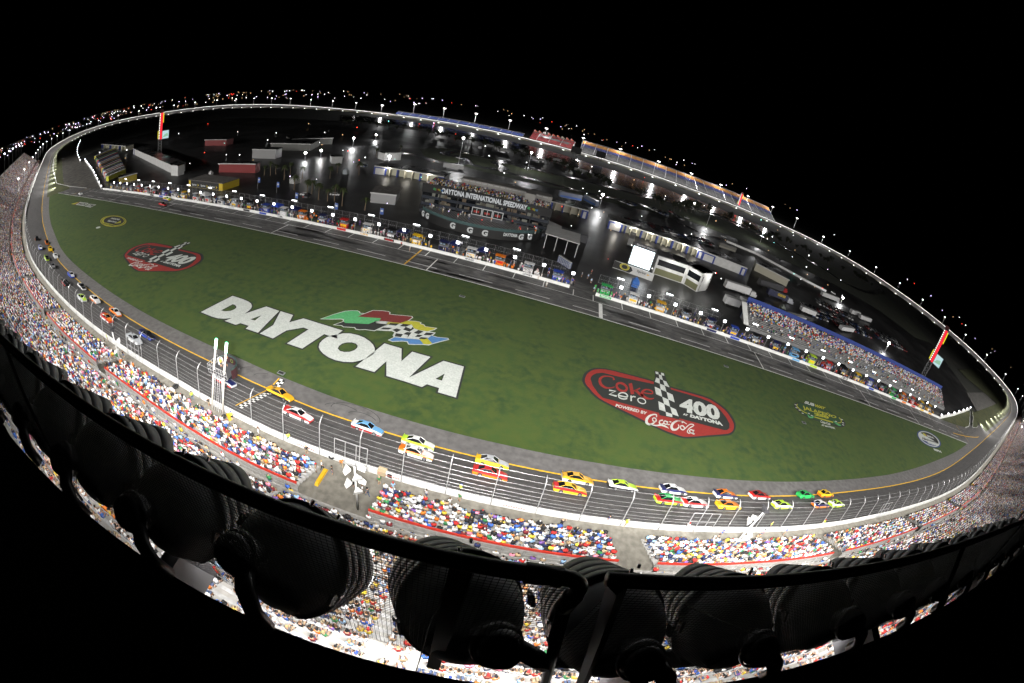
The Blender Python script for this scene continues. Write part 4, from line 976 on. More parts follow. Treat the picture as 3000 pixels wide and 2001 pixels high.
for k, (px, py, c1, c2, c3, lb) in enumerate(CARS):
    r = car0 if k == 0 else copy_tree(car0); (x, y, z), i = on_track(px, py, .6)
    t = Vector((_T[i,0], _T[i,1], 0)); n_ = Vector((-t.y, t.x, 0)); sl = (WB[i]-.25)/HALF[i]
    on = bank(x, y)[2] < HALF[i]
    n2 = (n_+Vector((0,0,-sl if on else 0))).normalized(); up = t.cross(n2).normalized()
    r.matrix_world = Matrix(((t.x,n2.x,up.x,x),(t.y,n2.y,up.y,y),(t.z,n2.z,up.z,z+.03),(0,0,0,1)))
    paint_car(r, c1, c2, c3); r['label'] = lb
for px, py, c1, c2, c3, lb in ((236,568.5,'white','navy','white','white and navy car leaving the pit lane at far left'),(488.8,584,'yellow','blue','lime','yellow and blue car stopped in its pit stall'),(476.8,599,'red','dark red','black','red car driving down the pit lane')):
    r = copy_tree(car0); x, y, _ = at(px, py, .4); r.location = (x, y, .05); r.rotation_euler = (0,0,0); paint_car(r, c1, c2, c3); r['label'] = lb; r['group'] = 'stock cars on pit road'
# ---------------------------------------------------------------- flag stand
fs = empty('flag_stand', at(636,1206,4.85), 0, 'tall flag stand with ladder and two pillars topped by green lights', 'flag stand'); bx, by, bz = fs.location
gl_green = glow('green_lamp', (.12,1,.5), 9); gl_core = glow('green_lamp_core', (.75,1,.88), 6)
tops = []
for (b0, t0) in (((621.5,1198),(634,992)),((652,1213),(664,1003.5))):
    b = at(*b0, 4.85); d = ray(*t0); t = b[0]/d[0]; tp = (b[0], d[1]*t, CAMH+d[2]*t); tops.append((b, tp))
    q = Vector(b).lerp(Vector(tp), .86); mb = MB(); mb.cyl(Vector(b)-fs.location, q-fs.location, .17, 10); mb.build('pillar', mat('pale_pillar', (.5,.47,.43), .5), fs, True)
    mb = MB(); mb.cyl(q-fs.location, Vector(tp)-fs.location, .2, 10); mb.cyl(q.lerp(Vector(tp), .06)-fs.location, q.lerp(Vector(tp), .94)-fs.location, .215, 10, 1)
    o = mb.build('green_lamp', [gl_green, gl_core], fs, True)
F_ = lambda k, t, off=(0,0,0): Vector(tops[k][0]).lerp(Vector(tops[k][1]), t)-fs.location+Vector(off)
mb = MB()
for u in (.22, .42, .62, .8): mb.tube([F_(0,0).lerp(F_(1,0),u), F_(0,.6).lerp(F_(1,.6),u)], .045, 6)
mb.build('ladder_rails', steel, fs)
mb = MB()
for k in range(24): t = .02+.57*k/23; mb.tube([F_(0,t).lerp(F_(1,t),.42), F_(0,t).lerp(F_(1,t),.62)], .03, 5); mb.tube([F_(0,t).lerp(F_(1,t),.0), F_(0,t).lerp(F_(1,t),.22)], .02, 4) if k % 2 else None
mb.build('ladder_rungs', steel, fs)
pz = F_(0,.57).z; c0 = F_(0,.57).lerp(F_(1,.57), .5)
mb = MB(); mb.box((c0.x+.2,c0.y+1.0,pz), (4.2,3.0,.12)); mb.build('platform', dkst, fs)
def front(a): return (c0.x+.5+2.1*math.sin(a), c0.y+.9+1.9*math.cos(a))
mb = MB(); A_ = [front(a) for a in np.linspace(-1.0, 1.9, 16)]; mb.strip([(p[0],p[1],pz-.5) for p in A_], [(p[0],p[1],pz+1.05) for p in A_]); mb.tube([(p[0],p[1],pz+1.1) for p in A_], .09, 6, 1)
o = mb.build('curved_banner', [mat('dark_red_banner', (.03,.01,.012), .5), mat('black_padding', (.015,.03,.028), .6)], fs); o.modifiers.new('t', 'SOLIDIFY').thickness = .05
mb = MB()
for x, y0, y1 in ((c0.x-1.9,c0.y-.5,c0.y+2),): 
    for y in np.linspace(y0, y1, 6): mb.tube([(x,y,pz),(x,y,pz+1.1)], .035, 5)
    for h in (.1,.6,1.1): mb.tube([(x,y0,pz+h),(x,y1,pz+h)], .04, 5)
for x in np.linspace(c0.x-1.9, c0.x+2.2, 8): mb.tube([(x,c0.y-.5,pz-.3),(x,c0.y-.5,pz+1.1)], .035, 5)
for h in (-.3,.3,1.1): mb.tube([(c0.x-1.9,c0.y-.5,pz+h),(c0.x+2.2,c0.y-.5,pz+h)], .045, 5)
mb.build('guard_rails', steel, fs)
mb = MB(); mb.box((c0.x-1.0,c0.y+1.6,pz+.55), (.6,.6,1.1)); mb.build('control_box', mat('white_metal_box', (.6,.6,.6), .5), fs)
g = fs.location
person('arm_raised', (g.x+c0.x+.3, g.y+c0.y+1.6, g.z+pz+.06), 0, 0, 2, 0, 3, 'flagman in white shirt on the flag stand platform, arm raised')
person('standing', (g.x+c0.x-.3, g.y+c0.y+1.0, g.z+pz+.06), .3, 7, 2, 1, 4, 'person in yellow shirt standing behind the flagman on the flag stand')
mb = MB(); mb.lathe([(.2,-.02),(.34,0),(.2,.02)], Matrix.Rotation(PI/2,4,'X'), 10); o = mb.build('warning_board', glow('lime_board', (.6,.9,.1), .25), loc=(g.x+c0.x+1.3, g.y+c0.y+1.9, g.z+pz+1.2)); tag(o, 'small round lime warning board at the front of the flag stand', 'warning board')
# ---------------------------------------------------------------- masts along the walkway
def pole_from(b, t, z):
    B = Vector(at(*b, z)); d = ray(*t); D = math.hypot(B.x, B.y); return B, Vector((B.x, B.y, CAMH+D*d[2]/math.hypot(d[0], d[1])))
horn_m = mat('white_speaker_horn', (.66,.66,.64), .5)
def horn(mb, c, az, tilt=-.3, s=.5):
    M = Matrix.Translation(c) @ Matrix.Rotation(az, 4, 'Z') @ Matrix.Rotation(tilt, 4, 'X') @ Matrix.Rotation(-PI/2, 4, 'X')
    vs = [M @ Vector(p) for p in ((-s,-s*.6,s),(s,-s*.6,s),(s,s*.6,s),(-s,s*.6,s),(-.12,-.1,-.1),(.12,-.1,-.1),(.12,.1,-.1),(-.12,.1,-.1))]
    mb.add(vs, [(0,1,5,4),(1,2,6,5),(2,3,7,6),(3,0,4,7),(4,5,6,7),(0,1,2,3)])
for b, t, z, lb, hz, camtop in (((357.5,1073),(327.5,968),4.85,'slim white camera mast on the walkway left of the flag stand',2,True),((1048.7,1492),(1048.7,1368),5.2,'white mast with two tiers of loudspeaker horns beside the walkway gap',6,False),((2131,1615),(2234,1496),6.0,'long white mast with camera and horns rising over the right-hand crowd',4,True)):
    B, T = pole_from(b, t, z); m_ = empty('mast', B, 0, lb, 'mast'); H = T.z-B.z
    mb = MB(); mb.tube([(0,0,0),(0,0,H)], [.16,.1], 8, caps=True); mb.build('pole', horn_m, m_, True)
    for k in range(hz):
        mb = MB(); zz = H-(.7 if k < hz/2 else 3.0)-(1.5 if camtop else 0); a = [0, 2.1, 4.2][k % 3] if hz == 6 else k*1.7; horn(mb, (math.cos(a+1.2)*.55, math.sin(a+1.2)*.55, zz), a-.4, -.35, .55); mb.build('loudspeaker', horn_m, m_)
    if camtop:
        mb = MB(); mb.box((0,.2,H+.25), (.45,.9,.45)); mb.cyl((0,.6,H+.25),(0,1.0,H+.25), .16, 8); mb.box((.5,0,H+.1), (.5,.3,.35)); mb.build('camera', dkst, m_)
# small things on the walkway
def ring(name, px, py, lb, cat='tyre', m=None, z=4.87, R=.33, r=.13):
    p = at(px, py, z); mb = MB(); mb.tube([(R*math.cos(a), R*math.sin(a), r) for a in np.linspace(0, 2*PI, 16, endpoint=False)], r, 8, closed=True); o = mb.build(name, m or tyre_m, smooth=True, loc=p); tag(o, lb, cat); return o
ring('tyre', 656,1222,'black tyre lying at the foot of the flag stand'); ring('tyre',972,1340,'black tyre leaning near the yellow ramp by the wall gate'); ring('cable_coil',515,1135,'dark coiled cable on the walkway left of the flag stand','cable coil',None,4.87,.4,.22)
for (ax, ay), (bx_, by_), lb in (((957,1374),(926,1424),'yellow ramp on the walkway at the end of the left crowd block'),((667,1215),(676,1232),'short yellow kerb block at the foot of the flag stand')):
    A, B = Vector(at(ax,ay,4.87)), Vector(at(bx_,by_,4.87)); d = (B-A); mb = MB(); mb.box((0,0,.18), (d.length,.55,.36), taper=.8); o = mb.build('ramp', yel_p, loc=(A+B)/2); o.rotation_euler = (0,0,math.atan2(d.y,d.x)); tag(o, lb, 'ramp')
for px, py, dims, lb in ((1120,1388,(1.1,.8,.8),'tan crate beside the wall on the walkway'),(1143,1396,(.6,.5,.6),'black equipment case beside the tan crate'),(530,1180,(.5,.5,.2),'small yellow box under the fence on the walkway')):
    p = at(px, py, 4.87); mb = MB(); mb.box((0,0,dims[2]/2), dims); mb.box((0,0,dims[2]+.03), (dims[0]*1.04,dims[1]*1.04,.06)); o = mb.build('crate', mat('crate_'+lb.split()[0], {'tan':(.4,.32,.2),'black':(.02,.02,.02)}.get(lb.split()[0], (.7,.45,.03)), .7), loc=p); tag(o, lb, 'crate')
# people on the walkway
LIME = ('lime', (.5,.75,.05)); ORG = ('orange', (.75,.25,.03))
WALKERS = [(566,1172,LIME,'man in lime vest standing by the wall left of the flag stand'),(614.8,1191,'black','person all in black leaning by the flag stand ladder'),(681,1231,LIME,'person in lime vest beside the start line wall'),(760,1277,'white','photographer in white shirt aiming over the wall'),(847,1294,LIME,'official in lime shirt leaning on the wall right of the photographer'),(900,1331,'black','person with backpack walking near the wall'),(944.5,1375,'white','man in white shirt beside the yellow ramp'),(927,1383,'tan','person in tan clothes standing on the yellow ramp'),(974,1390,'black','man in black standing right of the yellow ramp'),(1002,1369,ORG,'person in orange vest by the wall gate'),(1038,1428,'black','dark-clothed person left of the loudspeaker mast'),(1061.5,1445,'white','person in white shirt just behind the loudspeaker mast'),(1077,1454,'dark grey','person in grey shirt right of the loudspeaker mast'),(1111,1420,'green','person in green shirt by the tan crate'),(1125,1443,'bright blue','person in bright blue shirt and red cap near the crate'),(1151,1437,'light blue','man in light blue shirt right of the crate'),(1247,1458,'pale grey','man in striped grey shirt alone on the walkway'),(1344,1469,'green','person in pale green shirt in front of the wall'),(1346.5,1443,LIME,'official in lime shirt at the wall, above the pale green one'),(1315,1482,'white','woman in white at the front edge of the middle crowd block'),(1776,1531,'navy blue','man in navy shirt leaning on the wall to the right'),(1827,1543,LIME,'lime vested official bending at the wall, right of centre'),(1640,1543,'black','person in black with arm out in front of the middle block'),(2006,1552,'white','person in white shirt by the wall near the right gap'),(2062,1602,'black','dark-clothed person at the corner of the right gap'),(2079,1590,'white','person in white walking beside the right gap'),(2104,1573,'bright blue','blue shirted person on the walkway right of the gap'),(2208,1584,'tan','person in tan on the walkway beside the long mast'),(2225,1571,'pink','person in pink on the walkway right of the long mast'),(2293.5,1567,'bright blue','blue shirted person on the walkway farther right'),(2249,1548,LIME,'lime shirted official at the wall right of the long mast'),(2404,1540,LIME,'lime vested official at the wall, farthest right'),(364,1049,'black','man in black standing on the walkway beside the camera mast'),(361,1073,ORG,'person in orange beside the foot of the camera mast'),(338,1060,'white','person in white left of the camera mast foot'),(310.5,1013,'black','dark-clothed person on the left walkway'),(301,1018,'white','person in white at the front of the left crowd block'),(317,1001,LIME,'lime vested person by the wall, left walkway')]
SN = {s[0]: i for i, s in enumerate(SHIRT)}
for k, (px, py, c, lb) in enumerate(WALKERS):
    p = at(px, py, 4.87); i = near_i(p[0], p[1]); rz = math.atan2(-_N[i,1], -_N[i,0])-PI/2+rnd.uniform(-1.2,1.2)
    person('arm_raised' if 'aiming' in lb or 'arm out' in lb else ('walking' if k % 3 == 0 else 'standing'), p, rz, SN.get(c, 0) if isinstance(c, str) else 0, k % 4, k % 4, (k*3) % 8, lb, 'people on the walkway', 1.0, None if isinstance(c, str) else c)
# ---------------------------------------------------------------- pit road wall and pit boxes
pw = empty('pit_wall', (0,0,0), 0, 'low white concrete wall along the pit stalls', 'wall')
xg0, xg1 = at(1668,838)[0], at(1744,858)[0]
def wall_seg(par, a, b, h=.95, t=.35, m=wall_m, nm='wall_section'):
    A, B = Vector((a[0],a[1],0)), Vector((b[0],b[1],0)); d = B-A; mb = MB(); M = Matrix.Translation((A+B)/2+Vector((0,0,h/2))) @ Matrix.Rotation(math.atan2(d.y,d.x),4,'Z'); mb.box((0,0,0), (d.length,t,h), 0, 0, M); return mb.build(nm, m, par)
xa, xb = at(301,555)[0], at(2752,1226)[0]
wall_seg(pw, (xa,YP), (xg0,YP)); wall_seg(pw, (xg1,YP), (xb,YP))
# the walls at both ends of the pit
eL = empty('pit_end_wall', (0,0,0), 0, 'white wall with a row of small lights at the left end of the pits', 'wall'); L_ = [z1(q) for q in [(1165,1195),(1130,1125),(1060,985),(975,870)]]
for a, b in zip(L_, L_[1:]): wall_seg(eL, a, b, 1.4, .4)
eM = empty('pit_end_wall', (0,0,0), 0, 'white wall with lights beside the grass strip beyond the left pit wall', 'wall'); M_ = [z1(q) for q in [(920,880),(885,790),(890,720),(925,640)]]
for a, b in zip(M_, M_[1:]): wall_seg(eM, a, b, 1.4, .4)
eR = empty('pit_end_wall', (0,0,0), 0, 'white angled wall with round lights at the right end of the pits', 'wall'); R_ = [z5(q) for q in [(790,480),(1050,425),(1345,320)]]
for a, b in zip(R_, R_[1:]): wall_seg(eR, a, b, 1.6, .5)
wlamp = glow('small_wall_lamp', (.95,.92,1), 12)
def lamps_on(par, P, n, h):
    P = np.array([p[:2] for p in P]); d = np.r_[0, np.cumsum(np.linalg.norm(np.diff(P, axis=0), axis=1))]
    for t in np.linspace(d[0]+1, d[-1]-1, n):
        x, y = np.interp(t, d, P[:,0]), np.interp(t, d, P[:,1]); mb = MB(); mb.lathe([(0,-.4),(.32,-.3),(.4,0),(.3,.3),(0,.4)], Matrix.Translation((x,y,h)), 8); mb.build('lamp', wlamp, par)
lamps_on(eL, L_, 12, 2.1); lamps_on(eM, M_, 13, 2.3); lamps_on(eR, R_, 7, 2.3)
TEAM = [('red',),('white',),('blue',),('yellow',),('lime',),('white',),('red',),('white',),('black',),('white',),('gold',),('black',),('blue',),('navy',),('orange',),('navy',),('red',),('white',),('black',),('yellow',),('navy',),('white',),('orange',),('white',),('blue',)]
BOX_TXT = {'blue left': '2'}
sq = glow('pit_light_panel', (.95,.97,1), 9); tubeL = glow('white_light_tube', (.95,1,1), 8)
stalls = []
xs_ = [PA+DS*(n+.5) for n in range(-22, 6)]; xs2 = [14.04+DS*(n+.5) for n in range(0, 21)]
colsL = ['red','white','black','blue','white','yellow','white','white','white','silver','black','blue','white','orange','navy','red','white','black','yellow','navy','white','orange','white','blue']
colsR = ['green','white','gold','black','navy','blue','black','navy','light blue','lime','red','black','yellow','blue','black','green','orange','red','yellow','gold','yellow']
colsL = (['grey']*40+colsL)[-len(xs_):]
SIGN = {('R',5):'BATTERY',}
wb0 = {}
def war_wagon(c1, c2, txt=None, tc='white'):
    r = empty('pit_cart', (0,0,0)); r['category'] = 'pit cart'; r['group'] = 'pit carts behind the pit wall'
    mb = MB(); mb.box((0,0,1.0), (2.9,1.3,1.7)); mb.box((0,-.66,1.35), (2.3,.03,.7), 1)
    for k in range(8): mb.box((-1.1+.31*k,-.67,.45+.25*(k % 2)), (.22,.03,.16), 1 if k % 3 else 2)
    mb.build('cabinet', [cpaint(c1), cpaint(c2), tyre_m], r)
    mb = MB(); mb.box((0,.1,1.95), (3.0,1.6,.1)); 
    for x in (-1.4, 1.4):
        for y in (-.6, .8): mb.tube([(x,y,1.95),(x,y,3.3)], .04, 4)
    mb.build('deck_frame', steel, r)
    mb = MB(); mb.add([(-1.6,-.8,3.25),(1.6,-.8,3.25),(1.6,1.0,3.4),(-1.6,1.0,3.4),(-1.6,-.8,3.33),(1.6,-.8,3.33),(1.6,1.0,3.48),(-1.6,1.0,3.48)], [(0,1,2,3),(4,5,6,7),(0,1,5,4),(2,3,7,6),(1,2,6,5),(3,0,4,7)]); mb.build('canopy', cpaint(c1), r)
    for x in (-.8, .2): mb = MB(); mb.box((x,-.45,2.6), (.75,.08,.5)); mb.box((x,-.5,2.6), (.66,.03,.4), 1); mb.build('screen', [tyre_m, glow('cart_screen', (.4,.55,.7), .5)], r)
    if txt:
        mb = MB(); put_word(mb, txt, [(-1.2,1.65),(1.2,1.65),(1.2,1.05),(-1.2,1.05)], lambda x, y: (x,-.685,y), 0, .03); mb.build('lettering', cpaint(tc), r)
    return r
def pit_light(x, y):
    r = empty('pit_light', (x,y,0)); tag(r, None, 'pit light', 'white pit lights on poles behind the wall'); mb = MB(); mb.tube([(0,0,0),(0,0,4.6)], .06, 6); mb.build('pole', steel, r); mb = MB(); mb.box((0,-.12,4.2), (.95,.12,.85)); mb.build('light_panel', sq, r); return r
TXT = {('L',-8):('UPS','gold'),('L',-7):('Cheez-It','red'),('L',-4):('AIR GUARD','white'),('L',-12):('2','white'),('L',-2):('LOWE\'S','white'),('R',0):('allbatterycenter','white'),('R',6):('77','white'),('R',11):('12','white')}
crew = []
groups_ = []
COLW = {'red':'red','white':'white','blue':'blue','yellow':'yellow','lime':'lime green','black':'black','navy':'navy','orange':'orange','gold':'gold','silver':'silver','green':'green','light blue':'light blue','grey':'grey','dark red':'dark red'}
labs = {}
for side, xs__, cols in (('L', xs_, colsL), ('R', xs2, colsR)):
    for k, x in enumerate(xs__):
        if x < xa+2 or x > xb-3 or (xg0-1 < x < xg1+1): continue
        c1 = cols[k]; c2 = rnd.choice([c for c in ('white','black','yellow','silver','red') if c != c1]); tx = TXT.get((side, k-len(xs__) if side == 'L' else k))
        r = war_wagon(c1, c2, tx[0] if tx else None, 'white'); r.location = (x-1.2, YP+2.3, 0)
        prev = cols[k-1] if k else 'end'; lb = '%s pit cart with %s panels after a %s cart, %s of gap' % (COLW[c1], COLW[c2], prev, 'left' if side == 'L' else 'right')
        if lb in labs: labs[lb] += 1; lb = lb+', farther %s' % ('left' if side == 'L' else 'right')
        while lb in labs: lb = lb.replace('farther', 'much farther', 1) if 'much' not in lb else lb+' still'
        labs[lb] = 1; r['label'] = lb
        p = pit_light(x+3.2, YP+2.0); p['label'] = 'bright square pit light on a pole between the %s cart and its neighbour, %s of gap, stall %d' % (COLW[c1], 'left' if side == 'L' else 'right', k)
        p['label'] = 'square white pit light on a pole beside the pit carts'
        # banner on the wall
        if rnd.random() < .55 or tx:
            bc = c1 if rnd.random() < .7 else 'white'; mb = MB(); mb.box((x-.8,YP-.19,.5), (3.6,.03,.74)); mb.build('wall_banner', cpaint(bc), pw)
            if tx: mb = MB(); put_word(mb, tx[0], [(x-2.3,.8),(x+.6,.8),(x+.6,.22),(x-2.3,.22)], lambda u, v: (u,YP-.215,v), 0, .04); mb.build('banner_lettering', cpaint(tx[1] if tx[1] != c1 else 'black'), pw)
        # awning behind some carts
        if rnd.random() < .3:
            ac = rnd.choice([c1,'navy','black']); r2 = empty('canopy_tent', (x+1.5, YP+6.2, 0)); mb = MB(); q = 1.9
            mb.add([(-q,-q,2.4),(q,-q,2.4),(q,q,2.4),(-q,q,2.4),(0,0,3.4),(-q,-q,2.1),(q,-q,2.1),(q,q,2.1),(-q,q,2.1)], [(0,1,4),(1,2,4),(2,3,4),(3,0,4),(0,5,6,1),(1,6,7,2),(2,7,8,3),(3,8,5,0)]); mb.build('canopy', cpaint(ac), r2)
            for sx in (-1,1):
                for sy in (-1,1): mb = MB(); mb.tube([(sx*q*.97,sy*q*.97,0),(sx*q*.97,sy*q*.97,2.4)], .05, 5); mb.build('leg', steel, r2)
            tag(r2, '%s pop-up tent behind the %s pit cart, %s of the gap, stall %d' % (COLW[ac], COLW[c1], 'left' if side == 'L' else 'right', k+1), 'tent', 'pop-up tents behind the pit carts')
        n = rnd.randint(16, 26); P = np.array([[x+rnd.uniform(-4.3,4.3), YP+abs(rnd.gauss(0,1))*3.2+.7, 0] for _ in range(n)]); P[:,1] = np.minimum(P[:,1], YP+10)
        tc = np.array(CARC[c1]); sh = np.array([tc if rnd.random() < .5 else SHC[rnd.randrange(len(SHIRT))] for _ in range(n)]); crew.append((P, sh))
        for q in range(2):
            P2 = (x+rnd.uniform(-3.6,3.6), YP+rnd.uniform(.8,3.6))
            groups_.append(P2)
P = np.concatenate([c[0] for c in crew]); sh = np.concatenate([c[1] for c in crew]); n = len(P)
o = crowd_mesh('crowd', [(fig('stand'), P, nr.uniform(0,6.3,n), sh, np.where(nr.rand(n)[:,None] < .5, sh*.6, PAC[nr.choice(4,n)]), SKC[nr.choice(4,n)], HAC[nr.choice(8,n)], nr.uniform(.95,1.05,n))], cloth_v); o['label'] = 'pit crews and guests crowded behind the pit wall'
for k, (x, y) in enumerate(groups_[::2]):
    mb = MB()
    for j in range(3): mb.cyl((0,0,.3*j),(0,0,.3*j+.27), .34, 12); 
    mb.cyl((0,0,.9),(0,0,.91), .2, 8, 1)
    o = mb.build('tyre_stack', [tyre_m, rim_m], loc=(x,y,0)); tag(o, 'stack of three black racing tyres behind the pit wall', 'tyre stack', 'tyre stacks behind the pit wall')
# chain-link fence behind the pits, with light tubes
pf = empty('pit_fence', (0,0,0), 0, 'chain-link fence with white light tubes behind the pit carts', 'fence'); YF = YP+11.5
for a, b in ((xa+4, xg0-2), (xg1+1, 60)):
    mb = MB()
    for x in np.arange(a, b, 3.2): mb.tube([(x,YF,0),(x,YF,3)], .04, 5)
    for h in (.1, 1.5, 3): mb.tube([(a,YF,h),(b,YF,h)], .03, 4)
    for x in np.arange(a, b, .8): mb.tube([(x,YF,0),(x+1.5,YF,3)], .01, 3); mb.tube([(x+1.5,YF,0),(x,YF,3)], .01, 3)
    mb.build('chain_link', steel, pf)
for x in np.arange(xa+14, xb-8, 17.5):
    if xg0-2 < x < xg1+2: continue
    mb = MB(); mb.box((x,YF-.1,3.6), (2.4,.25,.22)); mb.build('light_tube', tubeL, pf)
# pit gap people
for px, py, c, lb in ((1703,812,'light blue','guard in light blue shirt, rearmost in the pit gap'),(1721,817,'light blue','guard in light blue shirt in the middle of the pit gap'),(1730,830,'light blue','guard in light blue shirt nearer the pit lane in the gap'),(1738,855,'light blue','guard in light blue shirt at the mouth of the pit gap'),(1731,804,'red','person in red overalls walking in the pit gap'),(1576,818,'white','crew member in white leaning on the pit wall left of the gap'),(1599.5,841,'white','crew member in white standing in the pit stall left of the gap'),(1200,737,'white','crew member in white standing out in the stall by the yellow pit line'),(1175,723,'red','crew member in red in front of the black and gold cart')):
    person('standing', at(px,py,.02), rnd.uniform(0,6), SN.get(c,0), 2 if c != 'white' else 3, 0, 3, lb, 'people about the pit lane gap')
# pit bleachers with a blue rear wall
YB = YP+13.5; bl = empty('pit_bleachers', (0,0,0), 0, 'grey bleachers with a long blue rear wall behind the right-hand pits', 'bleachers')
x0, x1 = 74., 225.; NRW = 13
mb = MB()
for k in range(NRW): mb.box(((x0+x1)/2, YB+.8*k+.4, (1.2+.4*k)/2), (x1-x0, .8, 1.2+.4*k)); mb.box(((x0+x1)/2, YB+.8*k+.55, 1.2+.4*k+.4), (x1-x0, .3, .06), 1)
mb.build('seating', [mat('bleacher_grey', (.16,.16,.16), .7), alum], bl)
zt = 1.2+.4*NRW; ye = YB+.8*NRW
mb = MB(); mb.box(((x0+x1)/2, ye+.15, zt/2+1.2), (x1-x0, .25, zt+2.4)); mb.build('rear_wall', mat('blue_sheet', (.012,.035,.2), .5), bl)
mb = MB(); mb.box((x0-1.2,YB+5.2,2.7), (2.2,NRW*.8,.3), M=Matrix.Translation((x0-1.4,YB+5,3.9)) @ Matrix.Rotation(.5,4,'X')); mb.build('end_ramp', wall_m, bl)
P = []
for k in range(NRW):
    for x in np.arange(x0+1, x1-1, .62):
        if rnd.random() < (.12 if k < 6 else .82): P.append((x+rnd.uniform(-.1,.1), YB+.8*k+.45, 1.2+.4*k))
P = np.array(P); n = len(P); hi = nr.choice(len(SHIRT), n, p=_sw)
o = crowd_mesh('crowd', [(fig_low(), P, nr.uniform(PI-.3,PI+.3,n), SHC[hi], PAC[nr.choice(4,n)], SKC[nr.choice(4,n)], HAC[nr.choice(8,n)], nr.uniform(.95,1.05,n))], cloth_v); o['label'] = 'spectators in the upper rows of the pit bleachers'
for k, x in enumerate(xs2[::2]):
    if x > xb: continue
    l = spot('pit_beam', (x+3.2, YP+1.6, 4.4), (x+3.2, YP-2, 0), PIT_W, 150, 1., .5)
for k, x in enumerate(xs_[::2]):
    if x < xa+6: continue
    l = spot('pit_beam', (x+3.2, YP+1.6, 4.4), (x+3.2, YP-2, 0), PIT_W, 150, 1., .5)
for x in np.arange(xa+14, xb-8, 35.): spot('tube_beam', (x,YF-.4,3.6), (x,YF-6,0), PIT_W*.8, 160, 1., .5)
# ---------------------------------------------------------------- infield ground
ZA = lambda x, y, z=0: at(200+x/2.987, 380+y/2.987, z); ZB = lambda x, y, z=0: at(600+x/2.24, 380+y/2.24, z)
ZC = lambda x, y, z=0: at(2050+x/2.688, 680+y/2.688, z); ZD = lambda x, y, z=0: at(1650+x/2.068, 560+y/2.068, z)
Z2 = lambda x, y, z=0: at(1000+x/2.351, 200+y/2.351, z); Q4 = lambda x, y, z=0: at(1200+x/3.92, 500+y/3.92, z); Q5 = lambda x, y, z=0: at(1600+x/3.918, 600+y/3.918, z)
Q2 = lambda x, y, z=0: at(2500+x/3.136, 850+y/3.136, z); Z3 = lambda x, y, z=0: at(2000+x/2.351, 500+y/2.351, z); Q8 = lambda x, y, z=0: at(1400+x/6.269, 350+y/6.269, z)
inf_m = layered('infield_asphalt', [(.022,.022,.023),(.035,.034,.034),(.012,.012,.013)], [.02,.12], .55, (.35,.65), wet=.42)
dgrass = layered('dark_infield_grass', [(.022,.034,.009),(.035,.042,.01),(.015,.022,.008)], [.015,.08], .95)
runoff = layered('worn_runoff_paving', [(.07,.064,.054),(.1,.092,.078),(.035,.033,.03)], [(.02,.06,.05),.2], .85, (.38,.62))
cpave = layered('old_concrete_apron', [(.105,.1,.092),(.14,.135,.125),(.07,.067,.062)], [(.05,.05,.05),.3], .85)
sheet('infield_pavement', [(-430,YP+7),(205,YP+7),(300,140),(360,200),(420,330),(300,430),(0,480),(-300,520),(-520,500),(-560,300),(-470,170)], -.06, inf_m)
def zs(f, L): return [(f(q) if f in (z1, z5) else f(*q))[:2] for q in L]
sheet('left_runoff', zs(z1, [(685,735),(780,755),(870,775),(920,880),(975,870),(1165,1195),(995,1180),(790,1160),(650,1125),(607,960),(615,850)]), .06, runoff)
sheet('left_grass', zs(z1, [(690,735),(740,690),(905,620),(880,700),(870,775)]), .08, layered('olive_grass', [(.05,.058,.014),(.075,.075,.02),(.03,.04,.01)], [.05,.2], .95))
og = _M['olive_grass']
sheet('right_concrete', zs(z5, [(1290,0),(1610,0),(1830,200),(2005,430),(1705,655),(1615,550),(1450,280)]), .05, cpave)
sheet('right_grass', zs(z5, [(2065,360),(1985,290),(1640,20),(1300,-260),(1150,-420),(1500,-420),(1900,-160),(2000,40),(2060,200)]), .08, og)
sheet('right_grass', zs(z5, [(810,490),(1345,340),(1362,345),(1335,620),(1270,640),(1080,590)]), .08, og)
sheet('right_grass', zs(z5, [(1408,640),(1415,430),(1390,300),(1460,410),(1500,540),(1505,630),(1480,645)]), .08, og)
mb = MB()
for L in ([(1362,345),(1355,560),(1335,625),(1270,642)],[(1405,640),(1415,430),(1385,310)],[(1405,640),(1480,648),(1508,610)]): ribbon(mb, zs(z5, L), .35, .1)
ribbon(mb, zs(z1, [(690,735),(615,850),(607,960),(650,1125),(790,1160),(995,1180)]), .6, .1); ribbon(mb, zs(z5, [(1620,552),(2000,425)]), .3, .08)
tag(mb.build('edge_lines', white_p), kind='structure')
# road course, its grass and the lake
sheet('road_course_grass', zs(Z2, [(540,560),(620,545),(800,565),(1000,605),(1300,690),(1700,790),(2100,890),(2351,950)])+zs(Z3, [(300,330),(700,510),(1000,640),(1250,760),(1440,900),(1600,1060),(1720,1190),(1600,1150),(1350,960),(1000,760),(700,620),(300,440)])+zs(Z2, [(2351,1040),(2000,960),(1700,890),(1300,790),(1000,720),(750,650),(580,610)]), -.02, dgrass)
rc = layered('road_course_asphalt', [(.05,.05,.053),(.075,.075,.078)], [.05], .22)
mb = MB()
ribbon(mb, catmull(zs(Z2, [(400,580),(520,600),(640,640),(760,660),(860,650),(830,610),(740,600),(715,585),(780,575),(900,590),(1100,640),(1300,690),(1500,735),(1700,780),(2000,860),(2351,945)])+zs(Z3, [(200,300),(500,430),(800,580),(960,670),(1150,790),(1300,840),(1370,820)]), 4), 9, .03)
ribbon(mb, catmull(zs(Z2, [(860,650),(1000,690),(1120,690),(1060,650),(1150,655),(1300,700)]), 4), 8, .04)
ribbon(mb, catmull(zs(Z2, [(1000,680),(1300,760),(1700,860),(2100,950)])+zs(Z3, [(100,420),(300,480)]), 3), 8, .02)
tag(mb.build('road_course', rc), kind='structure')
